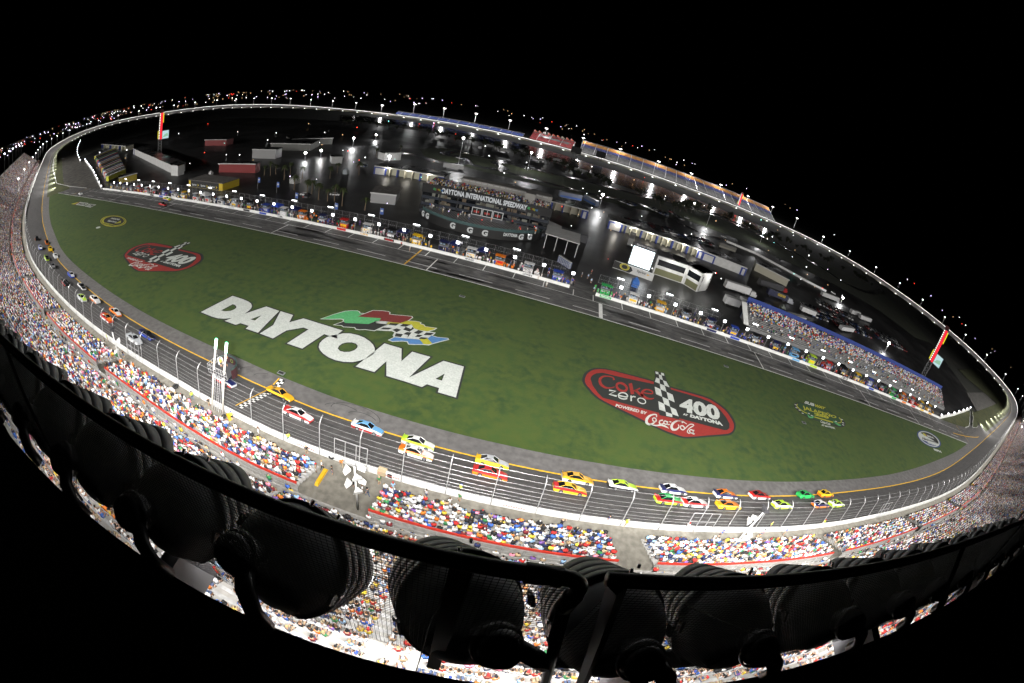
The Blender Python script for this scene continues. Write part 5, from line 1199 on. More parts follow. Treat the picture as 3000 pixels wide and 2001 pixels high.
lake_m = mat('lake_water', (.004,.006,.008), .16, spec=.5, bump=.25, nscale=.12)
sheet('lake', zs(Z2, [(0,320),(120,325),(300,345),(600,385),(900,445),(1150,500),(1400,560),(1700,650),(2000,745),(2300,855),(2351,880),(2351,960),(2100,870),(1900,800),(1600,690),(1300,600),(1000,510),(700,440),(400,390),(200,370),(0,365)])+[], -.04, lake_m)
sheet('lake', zs(Z3, [(0,160),(200,240),(400,320),(560,390),(660,440),(600,440),(400,370),(150,260),(0,200)]), -.035, lake_m)
# ---------------------------------------------------------------- builders
def frame(A, B):
    A, B = Vector((A[0],A[1],0)), Vector((B[0],B[1],0)); u = (B-A).normalized(); n = Vector((-u.y,u.x,0))
    if n.y < 0 and abs(n.y) > .1 or (abs(n.y) <= .1 and n.dot(A) < 0): n = -n
    return A, B, u, n, (B-A).length
def slab(mb, A, u, n, L, d0, d1, z0, z1, mi=0, l0=0.):
    P = [A+u*l0+n*d0, A+u*L+n*d0, A+u*L+n*d1, A+u*l0+n*d1]
    if (P[1]-P[0]).cross(P[3]-P[0]).z < 0: P = P[::-1]
    mb.prism([(p.x,p.y) for p in P], z0, z1, mi)
wht = mat('white_metal_siding', (.5,.5,.49), .6, noise=.1, nscale=.5); roofd = layered('dark_flat_roof', [(.03,.03,.032),(.05,.05,.052),(.015,.015,.016)], [.1,.6], .5, wet=.2)
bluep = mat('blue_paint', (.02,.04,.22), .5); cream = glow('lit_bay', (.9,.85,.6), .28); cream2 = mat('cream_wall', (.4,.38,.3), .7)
def garage(name, label, A, B, depth, h, bays=0, lit=True, wall=wht, roof=roofd, ends=True, cat='garage'):
    A, B, u, n, L = frame(A, B); r = empty(name, A, 0, label, cat); O = Vector((0,0,0))
    mb = MB(); 
    if bays: slab(mb, O, u, n, L, 3.5, depth, 0, h)
    else: slab(mb, O, u, n, L, 0, depth, 0, h)
    mb.build('wall', wall, r)
    mb = MB(); slab(mb, O, u, n, L+.4, -.5, depth+.5, h, h+.35, 0, -.4); mb.build('roof', roof, r)
    mb = MB(); slab(mb, O, u, n, L+.42, -.56, -.46, h-.1, h+.45, 0, -.42); mb.build('fascia', wht, r)
    if bays:
        w_ = L/bays
        for k in range(bays+1): mb = MB(); slab(mb, O, u, n, min(L, k*w_+.25), 0, 3.5, 0, h, 0, max(0, k*w_-.25)); mb.build('bay_divider', cream2 if k % 3 else bluep, r)
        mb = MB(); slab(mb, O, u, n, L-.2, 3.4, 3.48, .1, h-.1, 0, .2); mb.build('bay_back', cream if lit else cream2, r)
        if lit:
            for k in range(0, bays, 2): mb = MB(); slab(mb, O, u, n, (k+.8)*w_, 1.5, 1.8, h-.25, h-.1, 0, (k+.2)*w_); mb.build('strip_light', tubeL, r)
    if ends:
        for l0, l1 in ((-.6,7),(L-3,L+.6)): mb = MB(); slab(mb, O, u, n, l1, -.3, -.05, 0, h, 0, l0); slab(mb, O, u, n, l1-1, -.36, -.3, .2, h-.8, 1, l0+1); mb.build('end_panel', [bluep, wht], r)
    return r, A, u, n, L
def warmlight(p, P, col=(1,.93,.8), size=.4): return point('bay_lamp', p, P, size, col)
r, A, u, n, L = garage('garage', 'long dark-roofed garage with lit open bays behind the screen building', ZD(285,178,4.5), ZD(850,365,4.5), 15, 4.5, 18)
for t in (.08,.25,.42,.6,.78,.93): p = A+u*L*t-n*1.5; warmlight((p.x,p.y,4.2), 900)
garage('garage', 'white garage continuation with small blue doors, right of the lit bays', ZD(856,368,4.5), ZD(1110,468,4.5), 14, 4.5, 0)
r, A, u, n, L = garage('garage', 'lit garage bays with blue end, left of the dark glass building', at(1100,487,4.5), at(1300,519,4.5), 15, 4.5, 9)
for t in (.2,.5,.8): p = A+u*L*t-n*1.5; warmlight((p.x,p.y,4.2), 900)
garage('garage', 'white and blue garage end to the right of the dark glass building', at(1583,583,4.5), at(1722,618,4.5), 14, 4.5, 6, False)
garage('garage', 'long white-fronted garage with people on its roof in the left infield', at(391.5,436,5), at(506,486,5), 9, 5, 0, False)
garage('building', 'small white hut at the near end of the long white garage', at(501,514,0), at(521,516,0), 5, 6, 0, False, ends=False, cat='building')
garage('garage', 'cream building with yellow lit end in the far left infield', at(297,434,0), at(368,443,0), 10, 5, 8, True, cream2, ends=False)
garage('building', 'low yellow-ended shed beside the left pit end wall', at(350,541,0), at(401,527,0), 8, 4, 0, False, mat('mustard_wall', (.35,.27,.03), .6), ends=False, cat='building')
garage('building', 'flat-roofed single storey building left of the dark glass building', at(1084,593,0), at(1157,601,0), 14, 4.2, 0, False, mat('pale_cladding', (.3,.3,.3), .6), layered('grey_flat_roof', [(.13,.12,.11),(.17,.16,.15),(.09,.085,.08)], [.1,.6], .8), ends=False, cat='building')
for A0, B0, d, h, lb, wl in ((ZB(310,188),ZB(462,192),10,6,'pale boxy building beyond the left-hand palms',mat('pale_cladding',(.3,.3,.3),.6)),(ZB(92,280),ZB(330,285),6,5,'long red-fronted hospitality building beyond the palms',mat('dark_red_front',(.2,.015,.015),.5)),(ZB(430,135),ZB(690,140),30,5,'wide low building with pale roof edge in the middle infield',mat('dim_cladding',(.12,.12,.11),.6)),(ZB(570,105),ZB(835,95),26,5,'long low building with white roofline in the far infield',mat('dim_cladding',(.12,.12,.11),.6)),(ZB(0,105),ZB(140,105),10,5,'red building with pale roof edge at far left infield',mat('dark_red_front',(.2,.015,.015),.5)),(ZB(1176,203),ZB(1284,200),8,5,'white shed with a lamp above the lit garage bays',wht),(ZB(830,222),ZB(900,222),10,4,'small white marquee by the orange lamps',wht),(ZC(425,300),ZC(680,430),16,4.5,'lit open shed behind the dark hauler',cream2)):
    garage('building', lb, A0, B0, d, h, 0, False, wl, ends=False, cat='building')
# red bars and bleacher-like white ramps at far left
# ---------------------------------------------------------------- the dark glass building
bk = mat('black_glass', (.006,.007,.009), .12, spec=.6); spn = mat('navy_spandrel', (.012,.017,.028), .4)
Bb = at(1594,697,0); Hh = height_over(Bb, 1617, 613.5); Tl = at(1242,536,Hh); Tr = at(1617,613.5,Hh)
A, B, u, n, L = frame(Tl, Tr); O = Vector((0,0,0)); dis = empty('glass_building', A, 0, 'four storey dark glass building with white lettering and a crowded roof terrace', 'building')
mb = MB(); slab(mb, O, u, n, L, 0, 20, 0, Hh-1.0); mb.build('glass_front', bk, dis)
mb = MB()
for k in range(4): slab(mb, O, u, n, L+.2, -.25, 0, Hh*(.05+.23*k), Hh*(.05+.23*k)+1.1, 0, -.2)
mb.build('spandrels', spn, dis)
mb = MB()
for k in range(8): slab(mb, O, u, n, L*(k+.03)/7.0 if k < 7 else L, -.35, 0, 0, Hh-3.2, 0, L*k/7.0-.15 if k < 7 else L-.3)
mb.build('columns', mat('black_column', (.01,.01,.012), .4), dis)
mb = MB(); slab(mb, O, u, n, L+.3, -.5, -.2, Hh-3.4, Hh+.1, 0, -.3); mb.build('fascia', mat('black_fascia', (.01,.01,.011), .35), dis)
mb = MB(); slab(mb, O, u, n, L, -.2, 20, Hh-1.0, Hh-.8); slab(mb, O, u, n, L, 13, 20, Hh-.8, Hh+2.2, 1, L*.25); slab(mb, O, u, n, L*.86, 5, 9, Hh-.8, Hh+3.2, 1, L*.78); mb.build('roof_terrace', [roofd, mat('terrace_wall', (.3,.29,.27), .6)], dis)
mb = MB()
for k in range(14): slab(mb, O, u, n, L*(.27+.05*k)+2.2, 12.4, 13, Hh+1.5, Hh+1.9, 0, L*(.27+.05*k))
mb.build('terrace_awnings', wht, dis)
def fascia_pt(a, z, d=-.56): p = u*a+n*d; return (p.x, p.y, z)
mb = MB(); put_word(mb, 'DAYTONA INTERNATIONAL SPEEDWAY', [(L*.155,Hh-.55),(L*.815,Hh-.55),(L*.815,Hh-2.75),(L*.155,Hh-2.75)], lambda x, y: fascia_pt(x, y), 0, .035); mb.build('lettering', glow('lit_white_letters', (.85,.88,.9), .55), dis)
for a0 in (.1,.835):
    mb = MB()
    for k, mi in enumerate((0,1,2,3)): x = L*a0+.9*k-.9; mb.poly([fascia_pt(x,Hh-1.9+.1*k,-.6),fascia_pt(x+1.3,Hh-2.2,-.6),fascia_pt(x+1.5,Hh-1.3,-.6),fascia_pt(x+.2,Hh-1.0-.1*k,-.6)], mi)
    mb.build('flag_mark', [P_grn, P_mar, P_yel, P_blu], dis)
warm = [glow('warm_room', (.5,.3,.12), .12), glow('dim_room', (.45,.4,.3), .1), glow('pale_room', (.5,.5,.4), .2)]
mb = MB()
for k in range(95):
    f = rnd.randrange(4); z0 = Hh*(.05+.23*f)+1.2; a = rnd.uniform(.03,.95)*L; w_ = rnd.uniform(.4,2.6); z1_ = z0+rnd.uniform(.5,2.0); mb.poly([fascia_pt(a,z0,-.03),fascia_pt(a+w_,z0,-.03),fascia_pt(a+w_,z1_,-.03),fascia_pt(a,z1_,-.03)], rnd.randrange(3))
mb.build('lit_rooms', warm, dis)
P = np.array([[*(A+u*rnd.uniform(1,L-1)+n*rnd.uniform(.3,11))[:2], Hh-.8] for _ in range(330)]); hi = nr.choice(len(SHIRT), len(P), p=_sw)
def people(P, lb, turn=PI):
    hi = nr.choice(len(SHIRT), len(P), p=_sw); n_ = len(P)
    o = crowd_mesh('crowd', [(fig('stand'), P, nr.uniform(0,6.3,n_), SHC[hi], PAC[nr.choice(4,n_)], SKC[nr.choice(4,n_)], HAC[nr.choice(8,n_)], nr.uniform(.95,1.05,n_))], cloth_v); o['label'] = lb
people(P, 'guests crowding the roof terrace of the glass building')
# chequered terrace in front of it
ck = empty('chequered_terrace', (0,0,0), 0, 'raised black and grey chequered terrace with glass rail in front of the glass building', 'terrace')
zt_ = 3.2; W1 = MB(); a0, a1 = L*.05, L*.97; nn = 44; front_d = lambda t: -2-15*math.sin(PI*min(1,max(0,.04+.96*t)))**.6
Pf = [A+u*(a0+(a1-a0)*t)+n*front_d(t) for t in np.linspace(0,1,nn)]; Pb = [A+u*(a0+(a1-a0)*t)-n*.8 for t in np.linspace(0,1,nn)]
W1.strip([(p.x,p.y,0) for p in Pf], [(p.x,p.y,zt_) for p in Pf], 0); W1.build('terrace_front', mat('black_banner', (.01,.01,.01), .5), ck)
W1 = MB(); nx_ = 62; ny_ = 13
for i in range(nx_):
    for j in range(ny_):
        q = []
        for ii, jj in ((i,j),(i+1,j),(i+1,j+1),(i,j+1)):
            t = ii/nx_; d = jj/ny_; p = A+u*(a0+(a1-a0)*t)+n*(-.8+(front_d(t)+.8)*d); q.append((p.x,p.y,zt_))
        W1.poly(q, (i+j) % 2)
W1.build('chequered_floor', [mat('floor_black', (.012,.012,.013), .3), mat('floor_grey', (.28,.28,.28), .35)], ck)
W1 = MB(); W1.strip([(p.x,p.y,zt_) for p in Pf], [(p.x,p.y,zt_+1.2) for p in Pf]); W1.build('glass_rail', mat('greenish_glass', (.06,.1,.1), .15), ck)
g_or = glow('lit_white_mark', (.8,.82,.8), .5)
for t in (.015,.06,.3,.42,.54,.7,.82,.9):
    k = int(t*(nn-1)); p, q = Pf[k], Pf[min(nn-1,k+1)]; d = (q-p).normalized(); o_ = Vector((d.y,-d.x,0))
    if o_.y > 0: o_ = -o_
    W1 = MB(); put_word(W1, 'G' if t != .7 else 'DAYTONA', [(0,2.9),(2.2 if t != .7 else 5.5,2.9),(2.2 if t != .7 else 5.5,.6 if t != .7 else 1.6),(0,.6 if t != .7 else 1.6)], lambda x, y: ((p+d*x+o_*.08).x, (p+d*x+o_*.08).y, y), 0, .05); W1.build('banner_mark', g_or, ck)
A2 = A+u*L*.42-n*6; sb = empty('sign_board', A2, 0, 'white framed board of three red and black race panels on the chequered terrace', 'sign'); mb = MB()
for k in range(3):
    slab(mb, O, u, n, 4.1*k+3.9, -.1, .1, zt_+1.6, zt_+4.6, 0, 4.1*k); slab(mb, O, u, n, 4.1*k+3.65, -.16, -.1, zt_+1.85, zt_+4.35, 1, 4.1*k+.25); slab(mb, O, u, n, 4.1*k+2.9, -.2, -.16, zt_+2.6, zt_+3.4, 2, 4.1*k+.8); slab(mb, O, u, n, 4.1*k+2.0, -.24, -.2, zt_+2.3, zt_+4.2, 0, 4.1*k+1.8)
mb.build('panel', [glow('lit_white_frame', (.8,.8,.8), .5), P_blk, mat('red_sign', (.3,.02,.015), .5)], sb)
mb = MB(); slab(mb, O, u, n, 13.5, 1, 3, zt_, zt_+1.5, 0, -1.5); mb.build('stage', dkst, sb)
P = np.array([[*(A+u*rnd.uniform(4,L-4)-n*rnd.uniform(1,9))[:2], zt_+.01] for _ in range(26)]); people(P, 'a few people standing on the chequered terrace')
# white canopy beside it
c_ = [Q4(1600,575,5.5),Q4(1745,640,5.5),Q4(1745,668,5.5),Q4(1965,730,5.5),Q4(1955,845,5.5),Q4(1560,720,5.5)]
cn = empty('canopy_building', (0,0,0), 0, 'white flat canopy over a dark kiosk right of the glass building', 'canopy'); mb = MB(); mb.prism([(p[0],p[1]) for p in c_], 5.3, 5.6); mb.build('canopy_roof', wht, cn)
for q in (Q4(1580,728,5.5),Q4(1700,765,5.5),Q4(1820,800,5.5),Q4(1940,838,5.5)): mb = MB(); mb.tube([(q[0],q[1],0),(q[0],q[1],5.3)], .15, 6); mb.build('leg', wht, cn)
mb = MB(); q = Q4(1760,790,0); mb.box((q[0],q[1]+6,1.6), (20,4,3.2)); mb.build('kiosk', dkst, cn)
# big screen, its sign and the white suites
def facing(p, q, h0, h1, name, m, par, off=0.):
    mb = MB(); a, b = Vector(p), Vector(q); d = (b-a).normalized(); o_ = Vector((d.y,-d.x,0)); o_ = -o_ if o_.y > 0 else o_; a = a+o_*off; b = b+o_*off
    mb.add([(a.x,a.y,h0),(b.x,b.y,h0),(b.x,b.y,h1),(a.x,a.y,h1)], [(0,1,2,3)]); mb.add([(a.x-o_.x*.3,a.y-o_.y*.3,h0),(b.x-o_.x*.3,b.y-o_.y*.3,h0),(b.x-o_.x*.3,b.y-o_.y*.3,h1),(a.x-o_.x*.3,a.y-o_.y*.3,h1)], [(0,1,2,3)]); return mb.build(name, m, par)
sc_l, sc_r = Q5(760,720,0), Q5(1215,880,0)
A, B, u, n, L = frame(sc_l, sc_r); ss_ = empty('screen_stage', A, 0, 'bright outdoor video screen above a white and black wall sign', 'video screen'); H1 = height_over(sc_l, *[1600+765/3.918, 600+645/3.918]); 
H1 = max(3., min(6, H1))
mb = MB(); slab(mb, O, u, n, L, 0, .5, 0, H1); mb.build('sign_wall', wht, ss_)
mb = MB(); pts = [(0,.2),(L*.42,.2),(L*.48,1.4),(L*.42,2.6),(L*.3,H1-.2),(0,H1-.05)]; mb.poly([(*(u*a-n*.05)[:2], z) for a, z in pts]); mb.build('black_panel', black_p, ss_)
mb = MB()
for rr, mi, dd in ((1.5,0,-.1),(1.25,1,-.13),(1.1,0,-.16),(.95,1,-.19)): mb.poly([(*(u*(L*.27+rr*1.25*math.cos(t))+n*dd)[:2], H1*.62+rr*.85*math.sin(t)) for t in np.linspace(0,2*PI,24,endpoint=False)], mi)
mb.build('round_emblem', [glow('lit_yellow_ring', (.75,.65,.05), .6), black_p], ss_)
mb = MB(); put_word(mb, 'Sprint', [(L*.58,H1*.8),(L*.8,H1*.8),(L*.8,H1*.42),(L*.58,H1*.42)], lambda x, y: (*(u*x-n*.08)[:2], y), 0, .02); mb.build('lettering', black_p, ss_)
mb = MB(); mb.poly([(*(u*(L*a)-n*.08)[:2], H1*z) for a, z in ((.82,.75),(.9,.6),(.82,.42),(.85,.6))]); mb.build('arrow_mark', yel_p, ss_)
scr = glow('bright_screen', (.82,.96,1), 2.6); z0 = H1+.1; z1_ = z0+7.2
mb = MB(); slab(mb, O, u, n, L*.86, 2.0, 2.6, z0, z1_, 0, L*.33); mb.build('screen', scr, ss_)
mb = MB(); slab(mb, O, u, n, L*.88, 2.1, 4, z0-.4, z1_+.4, 0, L*.31); slab(mb, O, u, n, L*.88, 2.0, 3.0, z1_+.05, z1_+1.5, 0, L*.31); mb.build('screen_housing', dkst, ss_)
mb = MB(); put_word(mb, 'Sprint Vision', [(L*.38,z1_+1.3),(L*.84,z1_+1.3),(L*.84,z1_+.4),(L*.38,z1_+.4)], lambda x, y: (*(u*x+n*1.94)[:2], y), 0, .03); mb.build('lettering', glow('dim_white_letters', (.7,.7,.7), .5), ss_)
pc = A+u*L*.6+n*.5; sa_ = bpy.data.lights.new('screen_glow', 'AREA'); sa_.energy = 900*LS; sa_.shape = 'RECTANGLE'; sa_.size = 9; sa_.size_y = 6; so = bpy.data.objects.new('screen_glow', sa_); COL.objects.link(so); so.location = (pc.x,pc.y,z0+3.5); so.rotation_euler = (-n).to_track_quat('-Z','Z').to_euler()
for p, q, h, lb in ((Q5(1215,790,0),Q5(1560,905,0),8,'white two storey suite building with a long dark window band, right of the bright screen'),(Q5(1565,905,0),Q5(1720,1000,0),8,'white angled suite wing with dark windows beside the suite building'),(Q5(1730,1000,0),Q5(1850,960,0),8,'curved-roof white end block of the suites')):
    A, B, u, n, L = frame(p, q); r = empty('suite_building', A, 0, lb, 'building'); mb = MB(); slab(mb, O, u, n, L, 0, 9, 0, h); mb.build('wall', wht, r)
    mb = MB(); slab(mb, O, u, n, L+.3, -.3, 9.3, h, h+.35, 0, -.3); mb.build('roof', roofd, r); mb = MB(); slab(mb, O, u, n, L*.94, -.06, 0, h*.52, h*.82, 0, L*.06); mb.build('window_band', bk, r)
    mb = MB(); slab(mb, O, u, n, L*.95, -.04, 0, .3, h*.36, 0, L*.05); mb.build('lower_opening', mat('olive_interior', (.12,.12,.06), .6), r)
    p_ = A+u*L*.5-n*3; warmlight((p_.x,p_.y,6.5), 700, (1,1,.95))
# trailers and trucks
trm = {}
def trailer(label, p, q, w_=2.6, h=4.0, col=(.55,.55,.55), stripe=None, txt=None, tcol=None, cab=None):
    A, B, u, n, L = frame(p, q); r = empty('hauler_trailer', A, 0, label, 'trailer'); r['group'] = 'trailers parked in the infield'; m_ = mat('trailer_%.2f_%.2f_%.2f' % col, col, .45, noise=.05)
    mb = MB(); slab(mb, O, u, n, L, 0, w_, .9, h); mb.build('box_body', m_, r); mb = MB(); slab(mb, O, u, n, L+.05, -.05, w_+.05, h, h+.1, 0, -.05); mb.build('roof', mat('trailer_roof_%.2f' % min(.5, col[0]*.8+.02), (min(.5, col[0]*.8+.02),)*3, .5), r)
    for t in (.12,.8,.88): mb = MB(); c = u*L*t; mb.cyl((c-n*.05)+Vector((0,0,.5)), (c+n*(w_+.05))+Vector((0,0,.5)), .5, 10); mb.build('wheel', tyre_m, r)
    if stripe: mb = MB(); slab(mb, O, u, n, L-.3, -.04, 0, 1.2, 1.2+(h-1.2)*.35, 0, .3); mb.build('side_stripe', mat('stripe_%.2f_%.2f' % (stripe[0], stripe[2]), stripe, .5), r)
    if txt:
        mb = MB(); put_word(mb, txt, [(L*.45,h-.5),(L*.85,h-.5),(L*.85,h-1.8),(L*.45,h-1.8)], lambda x, y: (*(u*x-n*.08)[:2], y), 0, .03); mb.build('lettering', mat('let_%s' % txt.split()[0].lower(), tcol, .5), r)
    if cab:
        mb = MB(); slab(mb, O, u, n, L+3.4, .1, w_-.1, .6, 3.0, 0, L+.6); slab(mb, O, u, n, L+4.6, .3, w_-.3, .6, 1.9, 0, L+3.4); mb.build('cab', mat('cab_%.2f' % cab[0], cab, .35), r); mb = MB(); slab(mb, O, u, n, L+3.46, .3, w_-.3, 1.95, 2.8, 0, L+3.4); mb.build('windscreen', glass_m, r)
    return r
trailer('white trailer with truck cab nearest the white suite block', ZC(195,450), ZC(385,510), cab=(.5,.5,.5)); trailer('long white trailer with small black lettering behind the bleachers', ZC(315,590), ZC(550,655), txt='bsi', tcol=(.01,.01,.01), stripe=(.02,.03,.15))
trailer('dark navy hauler with yellow lettering', ZC(530,500), ZC(680,560), col=(.012,.015,.05), txt='GOODYEAR', tcol=(.7,.5,.02), cab=(.4,.42,.45)); trailer('white box trailer beside the blue awning', ZC(190,575), ZC(305,612), h=3.8); trailer('black-roofed hauler parallel to the navy one', ZC(465,430), ZC(650,480), col=(.05,.05,.055), cab=(.3,.02,.02))
trailer('row of white cabins near the paddock cars', ZC(795,632), ZC(905,675), h=3.2); trailer('white cabin beside the red awnings', ZC(670,690), ZC(820,728), h=3.2); trailer('white trailer far right by the fence', ZC(960,510), ZC(1090,560), h=3.6); trailer('white cabin in the right-hand car park', ZC(1110,785), ZC(1205,800), h=3); trailer('pale cabins by the far fence line', ZC(1190,650), ZC(1255,670), h=3.4); trailer('pale long cabin by the far fence line, right', ZC(1260,690), ZC(1344,720), h=3.4)
trailer('silver and dark motor coach parked beyond the garages', ZD(940,345), ZD(1040,380), col=(.12,.115,.1), stripe=(.25,.24,.2)); trailer('grey truck parked behind the bright screen', ZD(415,345), ZD(428,300), col=(.35,.35,.34)); trailer('white trailer above the glass building', Z2(700,690), Z2(838,708), h=3.6)
for p, q, s_, lb in ((Z2(1500,895),Z2(1650,925),(.05,.12,.4),'curved white and blue transporter right of the glass building roof'),(Z2(1660,915),Z2(1745,960),(.03,.1,.3),'dark blue transporter beside the curved white one')): trailer(lb, p, q, h=4.4, col=(.16,.18,.24), stripe=s_)
HC = [(.6,.55,.05),(.03,.03,.035),(.1,.3,.1),(.5,.05,.04),(.05,.08,.3),(.6,.6,.6),(.45,.2,.03),(.05,.05,.05),(.3,.02,.02),(.5,.5,.1),(.04,.1,.25),(.55,.55,.55),(.5,.06,.04),(.6,.6,.62),(.1,.1,.1),(.55,.55,.04)]
HN = ['yellow','black','green','red','blue','white','orange','black','dark red','olive yellow','navy','white','red','white','grey','lime yellow']
for k in range(16):
    t = k/15; p = ZA(228+105*t, 268+195*t); q = ZA(228+105*t+170-20*t, 268+195*t-75+5*t); trailer('%s race hauler, %s in the slanting row behind the left pit end wall' % (HN[k], ORD[k]), p, q, h=4.0, col=HC[k], stripe=HC[(k*5+3) % 16])
# black sponsor building on the left
A_, B_ = at(553.6,547,0), at(651.8,560,0); Hs = max(3.5, height_over(A_, 553.6, 529.5)); A, B, u, n, L = frame(A_, B_); r = empty('sponsor_building', A, 0, 'black fronted building with yellow ends and three white word signs behind the left pits', 'building')
mb = MB(); slab(mb, O, u, n, L, 0, 12, 0, Hs); mb.build('wall', mat('yellow_wall', (.5,.36,.02), .5), r); mb = MB(); slab(mb, O, u, n, L*.9, -.1, 0, .1, Hs-.05, 0, L*.06); mb.build('black_front', black_p, r); mb = MB(); slab(mb, O, u, n, L+.2, -.2, 12.2, Hs, Hs+.3, 0, -.2); mb.build('roof', _M['grey_flat_roof'], r)
for k in range(3):
    a = L*(.11+.27*k); mb = MB(); put_word(mb, 'Sprint', [(a,Hs*.55),(a+L*.14,Hs*.55),(a+L*.14,Hs*.2),(a,Hs*.2)], lambda x, y: (*(u*x-n*.14)[:2], y), 0, .03); mb.poly([(*(u*(a+L*s_)-n*.14)[:2], Hs*z) for s_, z in ((.165,.62),(.215,.4),(.165,.15),(.185,.4))], 1); mb.build('lettering', [glow('lit_white_mark', (.8,.82,.8), .5), glow('lit_yellow_mark', (.8,.6,.03), .5)], r)
# blue pole banners, flags, palms
for px, py, lb in ((756,528,'first'),(811,541,'second'),(865,572,'third'),(980,604,'fourth'),(1112,619,'fifth'),(600+1146/2.24,380+530/2.24,'sixth')):
    if lb == 'sixth': continue
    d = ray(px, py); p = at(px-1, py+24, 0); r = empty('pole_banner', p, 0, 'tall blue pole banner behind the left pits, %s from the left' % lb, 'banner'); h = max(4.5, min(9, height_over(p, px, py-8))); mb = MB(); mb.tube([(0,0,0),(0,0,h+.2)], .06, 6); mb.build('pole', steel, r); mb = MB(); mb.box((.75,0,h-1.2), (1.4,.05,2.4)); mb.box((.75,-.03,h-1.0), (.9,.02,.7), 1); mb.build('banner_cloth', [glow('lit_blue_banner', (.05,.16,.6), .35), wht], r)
lf = layered('palm_leaf', [(.03,.045,.012),(.045,.06,.015)], [1.], .8); bark = mat('palm_bark', (.14,.1,.065), .9)
def palm():
    r = empty('palm_tree', (0,0,0)); tag(r, 'palm tree in the left infield', 'palm tree', 'palm trees in the left infield'); mb = MB(); mb.tube([(0,0,0),(.1,0,2.5),(.05,.05,5.2)], [.24,.18,.15], 8); mb.build('trunk', bark, r); mb = MB()
    for k in range(26):
        a = rnd.uniform(0,2*PI); e0 = rnd.uniform(-.2,1.2); P = []; Lf = rnd.uniform(1.7,2.5)
        for s in np.linspace(0,1,6): rr = Lf*s*math.cos(e0*(1-.3*s)); z = 5.2+Lf*(s*math.sin(e0)-.75*s*s); P.append((rr*math.cos(a), rr*math.sin(a), z))
        sd = Vector((-math.sin(a),math.cos(a),0)); wd = [.05,.32,.36,.3,.2,.04]
        mb.strip([tuple(Vector(p)+sd*w_) for p, w_ in zip(P, wd)], [tuple(Vector(p)-sd*w_-Vector((0,0,.1))) for p, w_ in zip(P, wd)])
    mb.build('crown', lf, r); return r
pm = palm()
for k, (x, y) in enumerate([(585,395),(590,370),(520,330),(640,320),(820,320),(745,460),(805,470),(850,470),(900,500),(1050,530),(670,430),(430,300),(465,290),(870,280),(1125,175),(1280,150),(390,300),(700,430),(1010,300),(560,300)]):
    r = pm if k == 0 else copy_tree(pm); r.location = ZB(x, y, 0); r.rotation_euler = (0,0,rnd.uniform(0,6)); r.scale = (1,1,rnd.uniform(.9,1.4))
# leafy trees along the lake
tl = layered('tree_leaves', [(.016,.022,.009),(.03,.036,.014),(.01,.014,.006)], [.4,1.5], .9); tb = mat('tree_bark', (.05,.04,.03), .9)
def tree(seed, R_=3.6, H_=7.5):
    g_ = random.Random(seed); r = empty('tree', (0,0,0)); tag(r, 'dark leafy tree on the bank of the infield lake', 'tree', 'dark trees along the infield lake'); mb = MB(); mb.tube([(0,0,0),(.1,.1,H_*.35),(0,.1,H_*.6)], [.3,.22,.12], 6)
    for k in range(4): a = g_.uniform(0,6.28); mb.tube([(0,0,H_*.35),(math.cos(a)*R_*.5,math.sin(a)*R_*.5,H_*.62)], [.14,.05], 5)
    mb.build('trunk', tb, r); mb = MB(); cl = [(g_.uniform(-.6,.6)*R_, g_.uniform(-.6,.6)*R_, H_*g_.uniform(.45,.9), R_*g_.uniform(.28,.5)) for _ in range(9)]
    for k in range(330):
        cx, cy, cz, cr = g_.choice(cl); v = Vector((g_.gauss(0,1),g_.gauss(0,1),g_.gauss(0,.8))).normalized()*cr*g_.uniform(.6,1.05); c = Vector((cx,cy,cz))+v; s_ = g_.uniform(.25,.5); a = Vector((g_.gauss(0,1),g_.gauss(0,1),g_.gauss(0,1))).normalized(); b = a.orthogonal().normalized(); b.rotate(Matrix.Rotation(g_.uniform(0,6.28),3,a)); c2 = a.cross(b)
        mb.add([c+b*s_, c+c2*s_*.6, c-b*s_, c-c2*s_*.6], [(0,1,2,3)])
    mb.build('crown', tl, r); return r
T0 = [tree(s) for s in (1,2,3,4)]; tn = 0
bank_line = zs(Z2, [(0,385),(200,395),(400,420),(700,475),(1000,545),(1300,635),(1600,725),(1900,835),(2100,900),(2300,985)])+zs(Z3, [(100,250),(300,330),(500,430),(700,500),(900,590),(1100,690),(1300,800)])
bl_ = np.array(bank_line); dd_ = np.r_[0, np.cumsum(np.linalg.norm(np.diff(bl_, axis=0), axis=1))]
for k in range(150):
    t = rnd.uniform(0, dd_[-1]); x, y = np.interp(t, dd_, bl_[:,0]), np.interp(t, dd_, bl_[:,1]); r = T0[tn] if tn < 4 else copy_tree(T0[tn % 4]); tn += 1
    r.location = (x+rnd.gauss(0,4), y+rnd.uniform(-14,12), 0); r.rotation_euler = (0,0,rnd.uniform(0,6)); s_ = rnd.uniform(.6,1.25); r.scale = (s_,s_,s_*rnd.uniform(.85,1.2))
